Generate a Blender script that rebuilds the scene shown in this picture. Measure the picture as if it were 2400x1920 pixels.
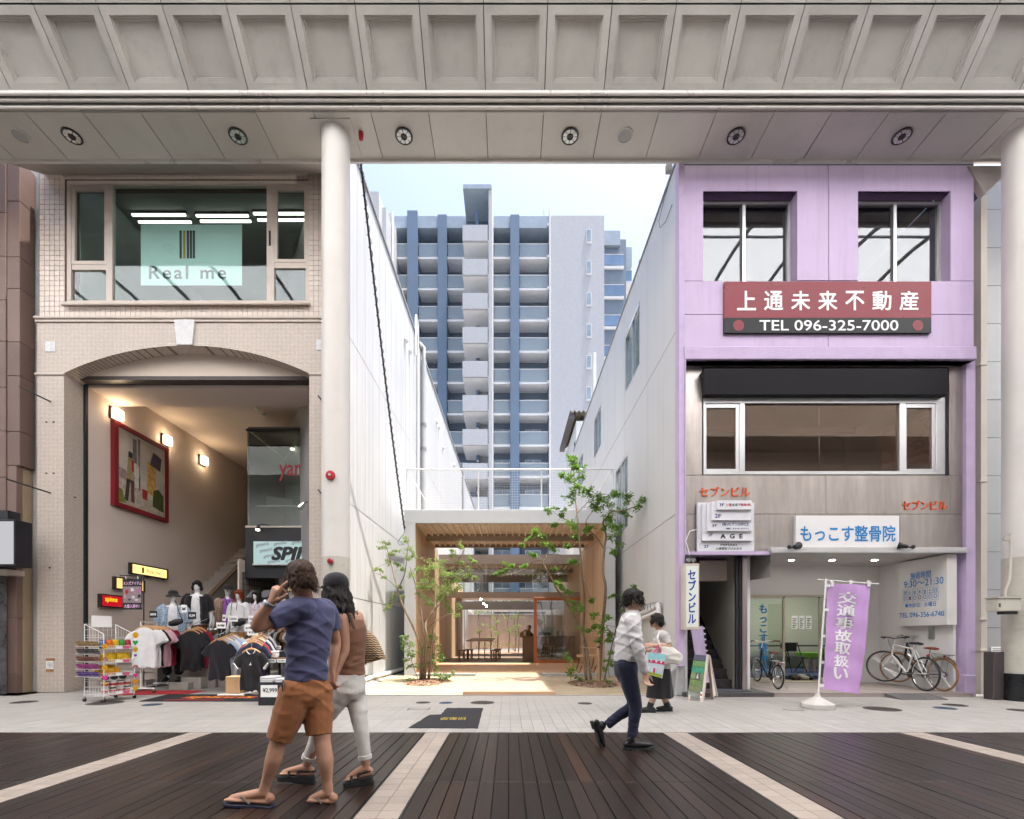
import bpy,bmesh,math,random
import numpy as np
from mathutils import Vector,Matrix
R=math.radians
random.seed(7)
for _o in list(bpy.data.objects):bpy.data.objects.remove(_o)
SC=bpy.context.scene
COL=SC.collection
# camera
F,CX,CY,EYE=1133.0,1191.0,1489.0,1.2
cd=bpy.data.cameras.new('camera');cam=bpy.data.objects.new('camera',cd);COL.objects.link(cam)
cam.location=(0,0,EYE);cam.rotation_euler=(R(90),0,0)
cd.sensor_width=36;cd.lens=36*F/2400
cd.shift_x=(1200-CX)/2400;cd.shift_y=(CY-960)/2400
cd.clip_start=.05;cd.clip_end=3000
SC.camera=cam
# sky, sun, exposure
SUN=Vector((.23,-.03,.97)).normalized()
w=bpy.data.worlds.new('World');SC.world=w;w.use_nodes=True
nt=w.node_tree;nt.nodes.clear()
sky=nt.nodes.new('ShaderNodeTexSky');sky.sky_type='NISHITA';sky.sun_disc=False
sky.sun_elevation=math.asin(SUN.z);sky.sun_rotation=math.atan2(SUN.x,SUN.y)
sky.air_density=1.0;sky.dust_density=5.5;sky.ozone_density=2.5
bg=nt.nodes.new('ShaderNodeBackground');bg.inputs[1].default_value=.118
wo=nt.nodes.new('ShaderNodeOutputWorld')
nt.links.new(sky.outputs[0],bg.inputs[0]);nt.links.new(bg.outputs[0],wo.inputs[0])
sl=bpy.data.lights.new('sun','SUN');sl.energy=3.5;sl.angle=R(.6);sl.color=(1,.955,.88)
so=bpy.data.objects.new('sun',sl);COL.objects.link(so);so.location=(6,10,40)
so.rotation_euler=(-SUN).to_track_quat('-Z','Y').to_euler()
vs_=SC.view_settings;vs_.view_transform='Standard';vs_.look='None'
vs_.exposure=1.74;vs_.gamma=1.0
SC.display_settings.display_device='sRGB'
cy=SC.cycles
cy.max_bounces=10;cy.diffuse_bounces=6;cy.glossy_bounces=4;cy.transmission_bounces=6;cy.transparent_max_bounces=16
cy.sample_clamp_indirect=6;cy.caustics_reflective=False;cy.caustics_refractive=False
try:cy.use_denoising=True;cy.denoiser='OPENIMAGEDENOISE'
except Exception:pass
# photo pixel -> place, at a known depth
def X(px,Y):return(px-CX)*Y/F
def Z(py,Y):return EYE+(CY-py)*Y/F
def P(px,py,Y):return Vector((X(px,Y),Y,Z(py,Y)))
def GY(py):return F*EYE/(py-CY)
# materials
MATS={}
def srgb(h):
 h=h.lstrip('#');c=[int(h[i:i+2],16)/255 for i in(0,2,4)]
 return tuple(((x+.055)/1.055)**2.4 if x>.04045 else x/12.92 for x in c)
def newmat(name):
 m=bpy.data.materials.new(name);m.use_nodes=True;n=m.node_tree
 for x in list(n.nodes):n.nodes.remove(x)
 o=n.nodes.new('ShaderNodeOutputMaterial');MATS[name]=m
 return m,n,o
def L(n,a,b):n.links.new(a,b)
def N(n,t,**kw):
 x=n.nodes.new('ShaderNode'+t)
 for k,v in kw.items():setattr(x,k,v)
 return x
def mixcol(n,fac,a,b,mode='MIX'):
 x=N(n,'Mix',data_type='RGBA',blend_type=mode)
 for s,v in((0,fac),(6,a),(7,b)):
  if hasattr(v,'is_linked'):L(n,v,x.inputs[s])
  else:x.inputs[s].default_value=v if s==0 else(*v[:3],1)
 return x.outputs[2]
def mth(n,op,a,b=None,c=None):
 x=N(n,'Math',operation=op)
 for i,v in enumerate((a,b,c)):
  if v is None:continue
  if hasattr(v,'is_linked'):L(n,v,x.inputs[i])
  else:x.inputs[i].default_value=v
 return x.outputs[0]
def wpos(n):return N(n,'NewGeometry').outputs['Position']
def opos(n):return N(n,'TexCoord').outputs['Object']
def noise(n,vec,scale,detail=4,rough=.6,dist=0):
 x=N(n,'TexNoise');x.inputs['Scale'].default_value=scale;x.inputs['Detail'].default_value=detail
 x.inputs['Roughness'].default_value=rough;x.inputs['Distortion'].default_value=dist
 L(n,vec,x.inputs['Vector']);return x.outputs['Fac']
def scaled(n,vec,s):
 x=N(n,'Mapping');x.inputs['Scale'].default_value=s;L(n,vec,x.inputs['Vector']);return x.outputs[0]
def ramp(n,fac,a,b):
 x=N(n,'MapRange');x.inputs['From Min'].default_value=a;x.inputs['From Max'].default_value=b
 L(n,fac,x.inputs['Value']);return x.outputs[0]
def principled(n,o,rough=.6,metal=0,spec=.5):
 b=N(n,'BsdfPrincipled');b.inputs['Roughness'].default_value=rough;b.inputs['Metallic'].default_value=metal
 b.inputs['Specular IOR Level'].default_value=spec
 L(n,b.outputs[0],o.inputs[0]);return b
def bump(n,b,h,strength,dist=.01):
 x=N(n,'Bump');x.inputs['Strength'].default_value=strength;x.inputs['Distance'].default_value=dist
 L(n,h,x.inputs['Height']);L(n,x.outputs[0],b.inputs['Normal'])
def mat(name,col,rough=.55,metal=0,var=.1,vs=1.6,bmp=0.,bs=80,spec=.4,rand=0.,stain=0.,streak=0.,streak_s=(9,9,.5),emit=0,local=False):
 """general painted / plain surface: soft tone variation, fine relief, optional stains and run marks"""
 if name in MATS:return MATS[name]
 if isinstance(col,str):col=srgb(col)
 m,n,o=newmat(name);b=principled(n,o,rough,metal,spec)
 p=opos(n)if local else wpos(n)
 f=noise(n,p,vs,5)
 c=mixcol(n,ramp(n,f,.3,.7),tuple(x*(1-var)for x in col),tuple(min(1,x*(1+var))for x in col))
 if stain:
  g=ramp(n,noise(n,p,vs*2.7,6,.7),.52,.75)
  c=mixcol(n,mth(n,'MULTIPLY',g,stain),c,tuple(x*.45 for x in col))
 if streak:
  g=ramp(n,noise(n,scaled(n,p,streak_s),1,5,.65),.5,.8)
  c=mixcol(n,mth(n,'MULTIPLY',g,streak),c,tuple(x*.5 for x in col))
 if rand:
  oi=N(n,'ObjectInfo').outputs['Random']
  k=mth(n,'MULTIPLY_ADD',oi,2*rand,1-rand)
  x=N(n,'HueSaturation');L(n,k,x.inputs['Value']);L(n,c,x.inputs['Color']);c=x.outputs[0]
 L(n,c,b.inputs['Base Color'])
 r=mth(n,'MULTIPLY_ADD',f,.25,max(.02,rough-.12));L(n,r,b.inputs['Roughness'])
 if bmp:bump(n,b,noise(n,p,bs,3),bmp)
 if emit:
  b.inputs['Emission Color'].default_value=(*col,1);b.inputs['Emission Strength'].default_value=emit
 return m
def emat(name,col,strength):
 if name in MATS:return MATS[name]
 if isinstance(col,str):col=srgb(col)
 m,n,o=newmat(name);e=N(n,'Emission');e.inputs[0].default_value=(*col,1);e.inputs[1].default_value=strength
 L(n,e.outputs[0],o.inputs[0]);return m
def glassmat(name,tint=(.9,.95,.95),refl=.08,rough=.01,gcol=(.95,.97,1)):
 """thin pane: tinted see-through plus fresnel mirror"""
 m,n,o=newmat(name)
 t=N(n,'BsdfTransparent');t.inputs[0].default_value=(*tint,1)
 g=N(n,'BsdfGlossy');g.inputs['Roughness'].default_value=rough;g.inputs[0].default_value=(*gcol,1)
 lw=N(n,'LayerWeight');lw.inputs[0].default_value=.5
 f=mth(n,'MAXIMUM',mth(n,'MULTIPLY_ADD',mth(n,'POWER',lw.outputs['Facing'],4.),.9,.04),refl)
 wv=noise(n,scaled(n,wpos(n),(1.2,1.2,.8)),1.3,2)
 bp=N(n,'Bump');bp.inputs['Strength'].default_value=.012;bp.inputs['Distance'].default_value=.05
 L(n,wv,bp.inputs['Height']);L(n,bp.outputs[0],g.inputs['Normal'])
 x=N(n,'MixShader');L(n,f,x.inputs[0]);L(n,t.outputs[0],x.inputs[1]);L(n,g.outputs[0],x.inputs[2])
 L(n,x.outputs[0],o.inputs[0]);return m
def tilemat(name,col,joint,size,jw=.1,rough=.35,var=.08,bmp=.4,stain=.12):
 """square mosaic; u runs along whichever wall direction, v is height"""
 m,n,o=newmat(name);b=principled(n,o,rough)
 p=wpos(n);s=N(n,'SeparateXYZ');L(n,p,s.inputs[0])
 u=mth(n,'ADD',s.outputs[0],s.outputs[1]);cmb=N(n,'CombineXYZ');L(n,u,cmb.inputs[0]);L(n,s.outputs[2],cmb.inputs[1])
 br=N(n,'TexBrick');br.offset=0;br.squash=1
 for k,v in(('Scale',1.),('Mortar Size',size*jw),('Mortar Smooth',.2),('Bias',0.),('Brick Width',size),('Row Height',size)):br.inputs[k].default_value=v
 L(n,cmb.outputs[0],br.inputs['Vector'])
 br.inputs['Color1'].default_value=(*[x*(1-var)for x in col],1);br.inputs['Color2'].default_value=(*[x*(1+var)for x in col],1)
 br.inputs['Mortar'].default_value=(*joint,1)
 g=ramp(n,noise(n,scaled(n,p,(1.5,1.5,.5)),1.5,6,.7),.45,.8)
 c=mixcol(n,mth(n,'MULTIPLY',g,stain),br.outputs[0],tuple(x*.5 for x in col))
 L(n,c,b.inputs['Base Color']);bump(n,b,mth(n,'SUBTRACT',1.,br.outputs[1]),bmp,.003)
 return m
def woodmat(name,a,c_,rough=.5,axis='Z',grain=18,rand=.12,odd=None,spec=.4,bmp=.15):
 """timber with grain along an axis; odd = colour of a few stray boards"""
 m,n,o=newmat(name);b=principled(n,o,rough,spec=spec)
 p=wpos(n);sc={'X':(.5,grain,grain),'Y':(grain,.5,grain),'Z':(grain,grain,.5)}[axis]
 f=noise(n,scaled(n,p,sc),1,6,.65,.6)
 oi=N(n,'ObjectInfo').outputs['Random']
 big=noise(n,scaled(n,p,tuple(.12*x for x in sc)),1,2)
 k=mth(n,'ADD',mth(n,'MULTIPLY',ramp(n,f,.3,.72),.6),mth(n,'MULTIPLY',ramp(n,big,.3,.7),.4))
 c=mixcol(n,k,a,c_)
 if odd:c=mixcol(n,mth(n,'MULTIPLY',mth(n,'GREATER_THAN',mth(n,'FRACT',mth(n,'MULTIPLY',oi,17.3)),.78),ramp(n,big,.35,.75)),c,odd)
 v=mth(n,'MULTIPLY_ADD',oi,2*rand,1-rand)
 h=N(n,'HueSaturation');L(n,v,h.inputs['Value']);L(n,c,h.inputs['Color']);L(n,h.outputs[0],b.inputs['Base Color'])
 L(n,mth(n,'MULTIPLY_ADD',f,.3,rough-.12),b.inputs['Roughness'])
 bump(n,b,f,bmp,.004);return m
 # mesh building
class MB:
 def __init__(s):s.v=[];s.f=[];s.m=[];s.k=0
 def add(s,vs,fs,mi=None):
  b=len(s.v);s.v+=[tuple(v)for v in vs];s.f+=[tuple(i+b for i in f)for f in fs]
  s.m+=[s.k if mi is None else mi]*len(fs);return s
 def box(s,x0,x1,y0,y1,z0,z1):
  if x0>x1:x0,x1=x1,x0
  if y0>y1:y0,y1=y1,y0
  if z0>z1:z0,z1=z1,z0
  return s.add([(x,y,z)for x in(x0,x1)for y in(y0,y1)for z in(z0,z1)],[(0,1,3,2),(4,6,7,5),(0,4,5,1),(2,3,7,6),(0,2,6,4),(1,5,7,3)])
 def hexa(s,p):return s.add(p,[(0,3,2,1),(4,5,6,7),(0,1,5,4),(1,2,6,5),(2,3,7,6),(3,0,4,7)])
 def prism(s,pts,O,u,v,d):
  """outline pts in the (u,v) plane at O, pushed along vector d"""
  O=Vector(O);u=Vector(u);v=Vector(v);d=Vector(d);n=len(pts)
  a=[O+u*p[0]+v*p[1]for p in pts];bb=[q+d for q in a]
  return s.add(a+bb,[tuple(range(n))[::-1],tuple(range(n,2*n))]+[(i,(i+1)%n,n+(i+1)%n,n+i)for i in range(n)])
 def quad(s,a,b,c,d):return s.add([a,b,c,d],[(0,1,2,3)])
 def tube(s,path,r,n=8,closed=False,cap=True,flat=1.):
  P_=[Vector(p)for p in path];m=len(P_)
  rr=[r]*m if not hasattr(r,'__len__')else list(r)
  if m<2:return s
  T=[]
  for i in range(m):
   if closed:t=P_[(i+1)%m]-P_[i-1]
   else:t=P_[min(i+1,m-1)]-P_[max(i-1,0)]
   T.append(t.normalized()if t.length>1e-9 else Vector((0,0,1)))
  up=Vector((0,0,1))if abs(T[0].z)<.9 else Vector((1,0,0))
  nn=(up-T[0]*up.dot(T[0])).normalized();vs=[]
  for i in range(m):
   nn=(nn-T[i]*nn.dot(T[i]));nn=nn.normalized()if nn.length>1e-6 else T[i].orthogonal().normalized()
   bb=T[i].cross(nn)
   for k in range(n):
    a=2*math.pi*k/n;vs.append(P_[i]+nn*(math.cos(a)*rr[i])+bb*(math.sin(a)*rr[i]*flat))
  fs=[]
  for i in range(m if closed else m-1):
   j=(i+1)%m
   for k in range(n):fs.append((i*n+k,i*n+(k+1)%n,j*n+(k+1)%n,j*n+k))
  if cap and not closed:fs+=[tuple(range(n))[::-1],tuple(range((m-1)*n,m*n))]
  return s.add(vs,fs)
 def lathe(s,prof,O,axis=(0,0,1),n=20,cap=True):
  """prof = [(radius, height)...] about axis at O"""
  O=Vector(O);ax=Vector(axis).normalized();u=ax.orthogonal().normalized();v=ax.cross(u);vs=[];fs=[]
  for(r,h)in prof:
   for k in range(n):
    a=2*math.pi*k/n;vs.append(O+ax*h+u*(r*math.cos(a))+v*(r*math.sin(a)))
  for i in range(len(prof)-1):
   for k in range(n):fs.append((i*n+k,i*n+(k+1)%n,(i+1)*n+(k+1)%n,(i+1)*n+k))
  if cap:fs+=[tuple(range(n))[::-1],tuple(range((len(prof)-1)*n,len(prof)*n))]
  return s.add(vs,fs)
 def ell(s,c,r,n=14,m=9,M3=None):
  c=Vector(c);vs=[];fs=[]
  for i in range(m+1):
   t=math.pi*i/m
   for k in range(n):
    a=2*math.pi*k/n;q=Vector((r[0]*math.sin(t)*math.cos(a),r[1]*math.sin(t)*math.sin(a),r[2]*math.cos(t)))
    vs.append(c+(M3@q if M3 is not None else q))
  for i in range(m):
   for k in range(n):fs.append((i*n+k,(i+1)*n+k,(i+1)*n+(k+1)%n,i*n+(k+1)%n))
  return s.add(vs,fs)
 def loft(s,secs,n=18,cap=True,e=1.):
  """secs = [(centre, half vector a, half vector b)...]"""
  vs=[];fs=[]
  def sg(x):return math.copysign(abs(x)**e,x)
  for c,a,b in secs:
   c=Vector(c);a=Vector(a);b=Vector(b)
   for k in range(n):
    t=2*math.pi*k/n;vs.append(c+a*sg(math.cos(t))+b*sg(math.sin(t)))
  for i in range(len(secs)-1):
   for k in range(n):fs.append((i*n+k,i*n+(k+1)%n,(i+1)*n+(k+1)%n,(i+1)*n+k))
  if cap:fs+=[tuple(range(n))[::-1],tuple(range((len(secs)-1)*n,len(secs)*n))]
  return s.add(vs,fs)
 def build(s,name,mats,parent=None,local=False,smooth=False,bevel=0,seg=1,fix=True):
  me=bpy.data.meshes.new(name)
  org=Vector((0,0,0))
  if not local:
   if parent is None:
    a=np.array(s.v);lo=a.min(0);hi=a.max(0);org=Vector(((lo[0]+hi[0])/2,(lo[1]+hi[1])/2,lo[2]))
   else:
    org=worldloc(parent)
  vv=[(v[0]-org.x,v[1]-org.y,v[2]-org.z)for v in s.v]if org.length>0 else s.v
  me.from_pydata(vv,[],s.f)
  mats=mats if isinstance(mats,(list,tuple))else[mats]
  for m_ in mats:me.materials.append(m_)
  if len(mats)>1:me.polygons.foreach_set('material_index',s.m)
  if fix or bevel:
   bm=bmesh.new();bm.from_mesh(me)
   if bevel:
    bmesh.ops.remove_doubles(bm,verts=bm.verts,dist=1e-5)
    es=[e for e in bm.edges if len(e.link_faces)==2 and e.calc_face_angle(0)>.6]
    bmesh.ops.bevel(bm,geom=es,offset=bevel,segments=seg,profile=.6,affect='EDGES',clamp_overlap=True)
   bmesh.ops.recalc_face_normals(bm,faces=bm.faces);bm.to_mesh(me);bm.free()
  if smooth:
   me.shade_smooth()
   if smooth!='all':
    try:me.set_sharp_from_angle(angle=R(40))
    except Exception:pass
  o=bpy.data.objects.new(name,me);COL.objects.link(o)
  if parent is None:o.location=org
  else:o.parent=parent
  return o
def worldloc(o):
 l=Vector(o.location)
 while o.parent:o=o.parent;l+=o.location
 return l
def tag(o,label=None,cat=None,group=None,kind=None):
 if label:o['label']=label
 if cat:o['category']=cat
 if group:o['group']=group
 if kind:o['kind']=kind
 return o
def thing(name,label,cat,loc=(0,0,0),rz=0,group=None):
 o=bpy.data.objects.new(name,None);COL.objects.link(o);o.location=loc;o.rotation_euler=(0,0,rz)
 o.empty_display_size=.1
 return tag(o,label,cat,group)
def struct(o):o['kind']='structure';return o
def stuff(o):o['kind']='stuff';return o
def inst(name,src,parent,loc,rot=None,mats=None):
 """another object on the same mesh data, in the parent's space"""
 o=bpy.data.objects.new(name,src.data if hasattr(src,'data')else src);COL.objects.link(o)
 if parent is not None:
  o.parent=parent;loc=Vector(loc)-worldloc(parent)
 o.location=loc
 if rot:o.rotation_euler=rot
 return o
def cpy(o,parent=None):
 c=o.copy();COL.objects.link(c);c.parent=parent
 for ch in list(o.children):cpy(ch,c)
 return c
TMP=bpy.data.scenes.new('workbench')
def evalmesh(o):
 """mesh of an object with its modifiers, made apart from the scene"""
 TMP.collection.objects.link(o)
 with bpy.context.temp_override(scene=TMP,view_layer=TMP.view_layers[0]):dg=bpy.context.evaluated_depsgraph_get()
 dg.update();me=bpy.data.meshes.new_from_object(o.evaluated_get(dg));TMP.collection.objects.unlink(o)
 d=o.data;bpy.data.objects.remove(o)
 (bpy.data.curves if isinstance(d,bpy.types.Curve)else bpy.data.meshes).remove(d)
 return me
def fuse(mb,name,material,parent,voxel=.008,smooth=6,wob=0.,wobs=14.,local=False,fold=None):
 """overlapping volumes -> one continuous skin"""
 me=bpy.data.meshes.new('raw');me.from_pydata([tuple(v)for v in mb.v],[],mb.f)
 bm=bmesh.new();bm.from_mesh(me);bmesh.ops.recalc_face_normals(bm,faces=bm.faces);bm.to_mesh(me);bm.free()
 o=bpy.data.objects.new('raw',me)
 r=o.modifiers.new('r','REMESH');r.mode='VOXEL';r.voxel_size=voxel
 if smooth:q=o.modifiers.new('s','SMOOTH');q.factor=.5;q.iterations=smooth
 me=evalmesh(o);n=len(me.vertices)
 co=np.empty(n*3,np.float32);me.vertices.foreach_get('co',co);co=co.reshape(-1,3)
 if wob or fold:
  no=np.empty(n*3,np.float32);me.vertices.foreach_get('normal',no);no=no.reshape(-1,3)
  d=np.zeros(n)
  if wob:
   rs=np.random.RandomState(len(name)+n%91)
   for q in range(7):
    k=rs.normal(size=3)*wobs*(1+.35*q);k[2]*=1.3;ph=rs.rand()*6.28
    d+=np.sin(co@k+ph)/(1+.5*q)
   d*=wob/2
  if fold:d+=fold(co)
  co=co+no*d[:,None]
 org=Vector((0,0,0))if local else(worldloc(parent)if parent else Vector((0,0,0)))
 co=co-np.array(org,np.float32)
 me.vertices.foreach_set('co',co.astype(np.float32).ravel());me.update()
 me.materials.clear();me.materials.append(material);me.shade_smooth();me.name=name
 ob=bpy.data.objects.new(name,me);COL.objects.link(ob)
 if parent:ob.parent=parent
 return ob
FRONT=(Vector((1,0,0)),Vector((0,0,1)))
LEFTW=(Vector((0,1,0)),Vector((0,0,1)))
RIGHTW=(Vector((0,-1,0)),Vector((0,0,1)))
FLOOR=(Vector((1,0,0)),Vector((0,1,0)))
def lettering(s,O,uv,w_,h_,material,parent,ext=.004,bold=0.,name='lettering',shear=0.,sp=1.,res=3,keep=False,line=1.):
 """raised print filling the box w_ x h_ whose lower left corner is O"""
 c=bpy.data.curves.new('t','FONT');c.body=s;c.resolution_u=res;c.extrude=0;c.shear=shear
 c.space_character=sp;c.space_line=line;c.align_x='CENTER'
 me=evalmesh(bpy.data.objects.new('t',c));n=len(me.vertices)
 co=np.empty(n*3,np.float32);me.vertices.foreach_get('co',co);co=co.reshape(-1,3)
 lo=co.min(0);hi=co.max(0);sx=w_/max(1e-6,hi[0]-lo[0]);sy=h_/max(1e-6,hi[1]-lo[1])
 O=Vector(O)
 if keep:
  k=min(sx,sy);O=O+Vector(uv[0])*((w_-(hi[0]-lo[0])*k)/2)+Vector(uv[1])*((h_-(hi[1]-lo[1])*k)/2);sx=sy=k
 fs=[tuple(p.vertices)for p in me.polygons];bpy.data.meshes.remove(me)
 u=np.array(uv[0]);v=np.array(uv[1]);nr=np.cross(u,v)
 a=np.array(O)+np.outer((co[:,0]-lo[0])*sx,u)+np.outer((co[:,1]-lo[1])*sy,v)
 mb=MB();mb.add(a+nr*ext,fs)
 if bold:
  kx,ky=bold*sx,bold*sy
  for j,(p_,q_)in enumerate(((1,.6),(-1,.6),(1,-.6),(-1,-.6),(0,1),(0,-1),(1,0),(-1,0))):
   mb.add(a+nr*(ext+.00012*(j+1))+u*kx*p_+v*ky*q_,fs)
 if ext>.006:
  from collections import Counter
  cnt=Counter(tuple(sorted((f[i],f[(i+1)%len(f)])))for f in fs for i in range(len(f)))
  b=len(mb.v);mb.v+=[tuple(q)for q in a];
  for f in fs:
   for i in range(len(f)):
    p,q=f[i],f[(i+1)%len(f)]
    if cnt[tuple(sorted((p,q)))]==1:mb.f.append((q,p,p+b,q+b));mb.m.append(0)
 return mb.build(name,material,parent,fix=False)
 # shared materials
M_={}
M_['white']=mat('white_paint',(.72,.72,.71),.45,var=.04)
M_['black']=mat('black_paint',(.018,.018,.022),.45,var=.2)
M_['steel']=mat('brushed_metal',(.55,.55,.56),.32,1,var=.08)
M_['alu']=mat('aluminium_frame',(.62,.62,.63),.35,.85,var=.05)
M_['dark']=mat('dark_void',(.03,.03,.032),.8)
M_['rubber']=mat('black_rubber',(.02,.02,.021),.7)
M_['chrome']=mat('chrome',(.75,.75,.76),.15,1,var=.03)
M_['paper']=mat('paper_white',(.78,.78,.77),.7,var=.03)
# street floor
M_['ground']=mat('ground_grit',(.16,.155,.15),.9,var=.2,vs=.4,bmp=.3)
g=MB().box(-400,400,-200,900,-.5,-.06).build('ground',M_['ground']);struct(g)
def stonemat(name,col,rand=.07):
 m,n,o=newmat(name);b=principled(n,o,.55,spec=.35)
 p=wpos(n);f=noise(n,p,260,2,.5);g=noise(n,p,1.1,5,.65)
 c=mixcol(n,ramp(n,f,.42,.62),tuple(x*.72 for x in col),tuple(x*1.12 for x in col))
 c=mixcol(n,mth(n,'MULTIPLY',ramp(n,g,.45,.72),.3),c,tuple(x*.55 for x in col))
 vo=N(n,'TexVoronoi');vo.inputs['Scale'].default_value=1.7;L(n,scaled(n,p,(1,1,0)),vo.inputs['Vector']);sp_=mth(n,'LESS_THAN',vo.outputs['Distance'],mth(n,'MULTIPLY',noise(n,p,3,1),.05));c=mixcol(n,mth(n,'MULTIPLY',sp_,.6),c,tuple(x*.35 for x in col))
 v=mth(n,'MULTIPLY_ADD',N(n,'ObjectInfo').outputs['Random'],2*rand,1-rand)
 h=N(n,'HueSaturation');L(n,v,h.inputs['Value']);L(n,c,h.inputs['Color']);L(n,h.outputs[0],b.inputs['Base Color'])
 L(n,mth(n,'MULTIPLY_ADD',g,.3,.38),b.inputs['Roughness']);bump(n,b,f,.12,.002);return m
M_['paver']=stonemat('pale_granite',(.43,.405,.375))
M_['strip']=stonemat('buff_granite',(.40,.335,.285))
M_['grout']=mat('grey_grout',(.10,.095,.09),.9)
PV0,PV1=5.975,9.56
TW,TL=.148,.2988
pv=struct(MB().box(-13,13,PV0,PV1,-.05,-.008).build('pavement',M_['grout']))
tile=MB().box(.0015,TW-.0015,.0015,TL-.0015,-.03,0)
proto=None;rest=MB()
for r in range(12):
 for c in range(-84,85):
  x=.03+c*TW;y=PV0+r*TL
  if r<3 and-45<=c<48:
   if proto is None:
    proto=tile.build('paving_stone',M_['paver'],pv,local=True,fix=False);proto.location=Vector((x,y,0))-worldloc(pv)
   else:inst('paving_stone',proto,pv,(x,y,(c*7+r*3)%3*.0006))
  else:rest.box(x+.0015,x+TW-.0015,y+.0015,y+TL-.0015,-.03,((c*7+r*3)%3)*.0006)
stuff(rest.build('paving_stones',M_['paver'],pv,fix=False))
M_['plank']=woodmat('dark_stained_deck',(.006,.0045,.0045),(.031,.0195,.016),.33,'Y',22,.38,spec=.42,odd=(.042,.019,.012))
M_['screw']=mat('screw_head',(.012,.012,.013),.5)
M_['deckedge']=mat('deck_edge_steel',(.03,.03,.032),.45,.4)
PITCH,S0,SW=2.92,-1.016,.296
deck=struct(MB().box(-13,13,-5,5.965,-.058,-.03).build('deck_base',M_['rubber']))
dk=thing('street_deck','dark stained timber decking laid along the shopping street','decking',(0,4,0));dk['kind']='structure'
plank=None;scr=MB();far=MB();strip_p=None
strips=thing('stone_bands','pale stone bands crossing the dark street decking','paving',(0,4,0));strips['kind']='structure'
edge=MB()
for k in range(-4,4):
 xs=S0+k*PITCH
 for s_ in(0,1):edge.box(xs+s_*SW-(.014 if s_==0 else .002),xs+s_*SW+(.002 if s_==0 else .014),-5,5.962,-.03,-.004)
 for r in range(19):
  for c in range(2):
   y=5.962-(r+1)*.1475;x=xs+.003+c*.1465
   if strip_p is None:
    strip_p=MB().box(.001,.1440,.001,.1455,-.028,0).build('band_stone',M_['strip'],strips,local=True,fix=False);strip_p.location=Vector((x,y,0))-worldloc(strips)
   elif-3<=k<=2:inst('band_stone',strip_p,strips,(x,y,0))
 far.box(xs,xs+SW,-5,3.15,-.028,-.001)
 bx0=xs+SW+.016;bw=(PITCH-SW-.032)/22
 for i in range(22):
  x=bx0+i*bw
  for(ya,yb)in((3.962,5.958),(1.964,3.956)):
   vis=(ya>3.9 and-3<k<3)or(ya<3.9 and-3<k<2)
   if vis:
    if plank is None:
     plank=MB().box(.003,bw-.003,0,1.992,-.028,0).build('deck_plank',M_['plank'],dk,local=True,bevel=.0025);plank.location=Vector((x,ya,0))-worldloc(dk)
    else:inst('deck_plank',plank,dk,(x,ya,-.0008*((i*5+k*3)%4)))
    for yy in((5.88,5.26,4.64,4.02)if ya>3.9 else(3.9,3.28,2.66)):
     for q in(.24,.76):
      if random.random()<.93:
       cx,cy_=x+bw*q+random.uniform(-.004,.004),yy+random.uniform(-.006,.006)
       scr.add([(cx+.005*math.cos(a*1.047),cy_+.005*math.sin(a*1.047),.0006)for a in range(6)],[tuple(range(6))])
  if not-3<k<3:far.box(x+.003,x+bw-.003,3.96,5.958,-.028,0)
  far.box(x+.003,x+bw-.003,-5,1.96,-.028,0)
stuff(scr.build('screw_heads',M_['screw'],dk,fix=False))
stuff(far.build('far_planks',M_['plank'],dk,fix=False))
edge.build('deck_edge',M_['deckedge'],dk)
M_['tarmac']=mat('fresh_tarmac',(.026,.026,.029),.85,var=.35,vs=60,bmp=.9,bs=180)
def patch_pts():
 c=[(957,1707),(1007,1676),(1033,1675),(1048,1660),(1132,1660),(1121,1708)]
 out=[]
 for i,(a,b)in enumerate(c):
  a2,b2=c[(i+1)%6]
  for t in range(9):
   px=a+(a2-a)*t/9;py=b+(b2-b)*t/9;Y=GY(py)
   out.append((X(px,Y)+random.uniform(-.008,.008),Y+random.uniform(-.012,.012)))
 return out
pp=patch_pts()
pt=MB().prism(pp,(0,0,.0055),(1,0,0),(0,1,0),(0,0,-.02)).build('tarmac_patch',M_['tarmac']);struct(pt)
lettering('仮復旧',(X(1034,7.0),GY(1689),.0075),FLOOR,.36,.22,mat('yellow_spray',(.45,.33,.06),.8,var=.5,vs=40),pt,ext=.001,bold=.005,name='spray_marks')
M_['iron']=mat('cast_iron_cover',(.07,.06,.055),.6,.3,var=.35,vs=30,bmp=.6,bs=90)
M_['iron_blue']=mat('blue_painted_cover',(.05,.09,.16),.55,.1,var=.3,vs=40,bmp=.5)
def manhole(px,py,wpx,label,blue=False):
 Y=GY(py);r=wpx/2*Y/F;x=X(px,Y)
 t=thing('manhole_cover',label,'manhole',(x,Y,0),group='round covers in the paving')
 MB().lathe([(r,-.01),(r,.004),(r*.92,.0045),(r*.92,.002)],(x,Y,0),n=28).build('rim',M_['iron'],t)
 d=MB().lathe([(r*.91,-.01),(r*.91,.0035)],(x,Y,0),n=28)
 for i in range(-3,4):
  for j in range(-3,4):
   if i*i+j*j<11:d.box(x+i*r*.24-r*.07,x+i*r*.24+r*.07,Y+j*r*.24-r*.05,Y+j*r*.24+r*.05,.003,.0055)
 d.build('lid',M_['iron_blue']if blue else M_['iron'],t)
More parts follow.
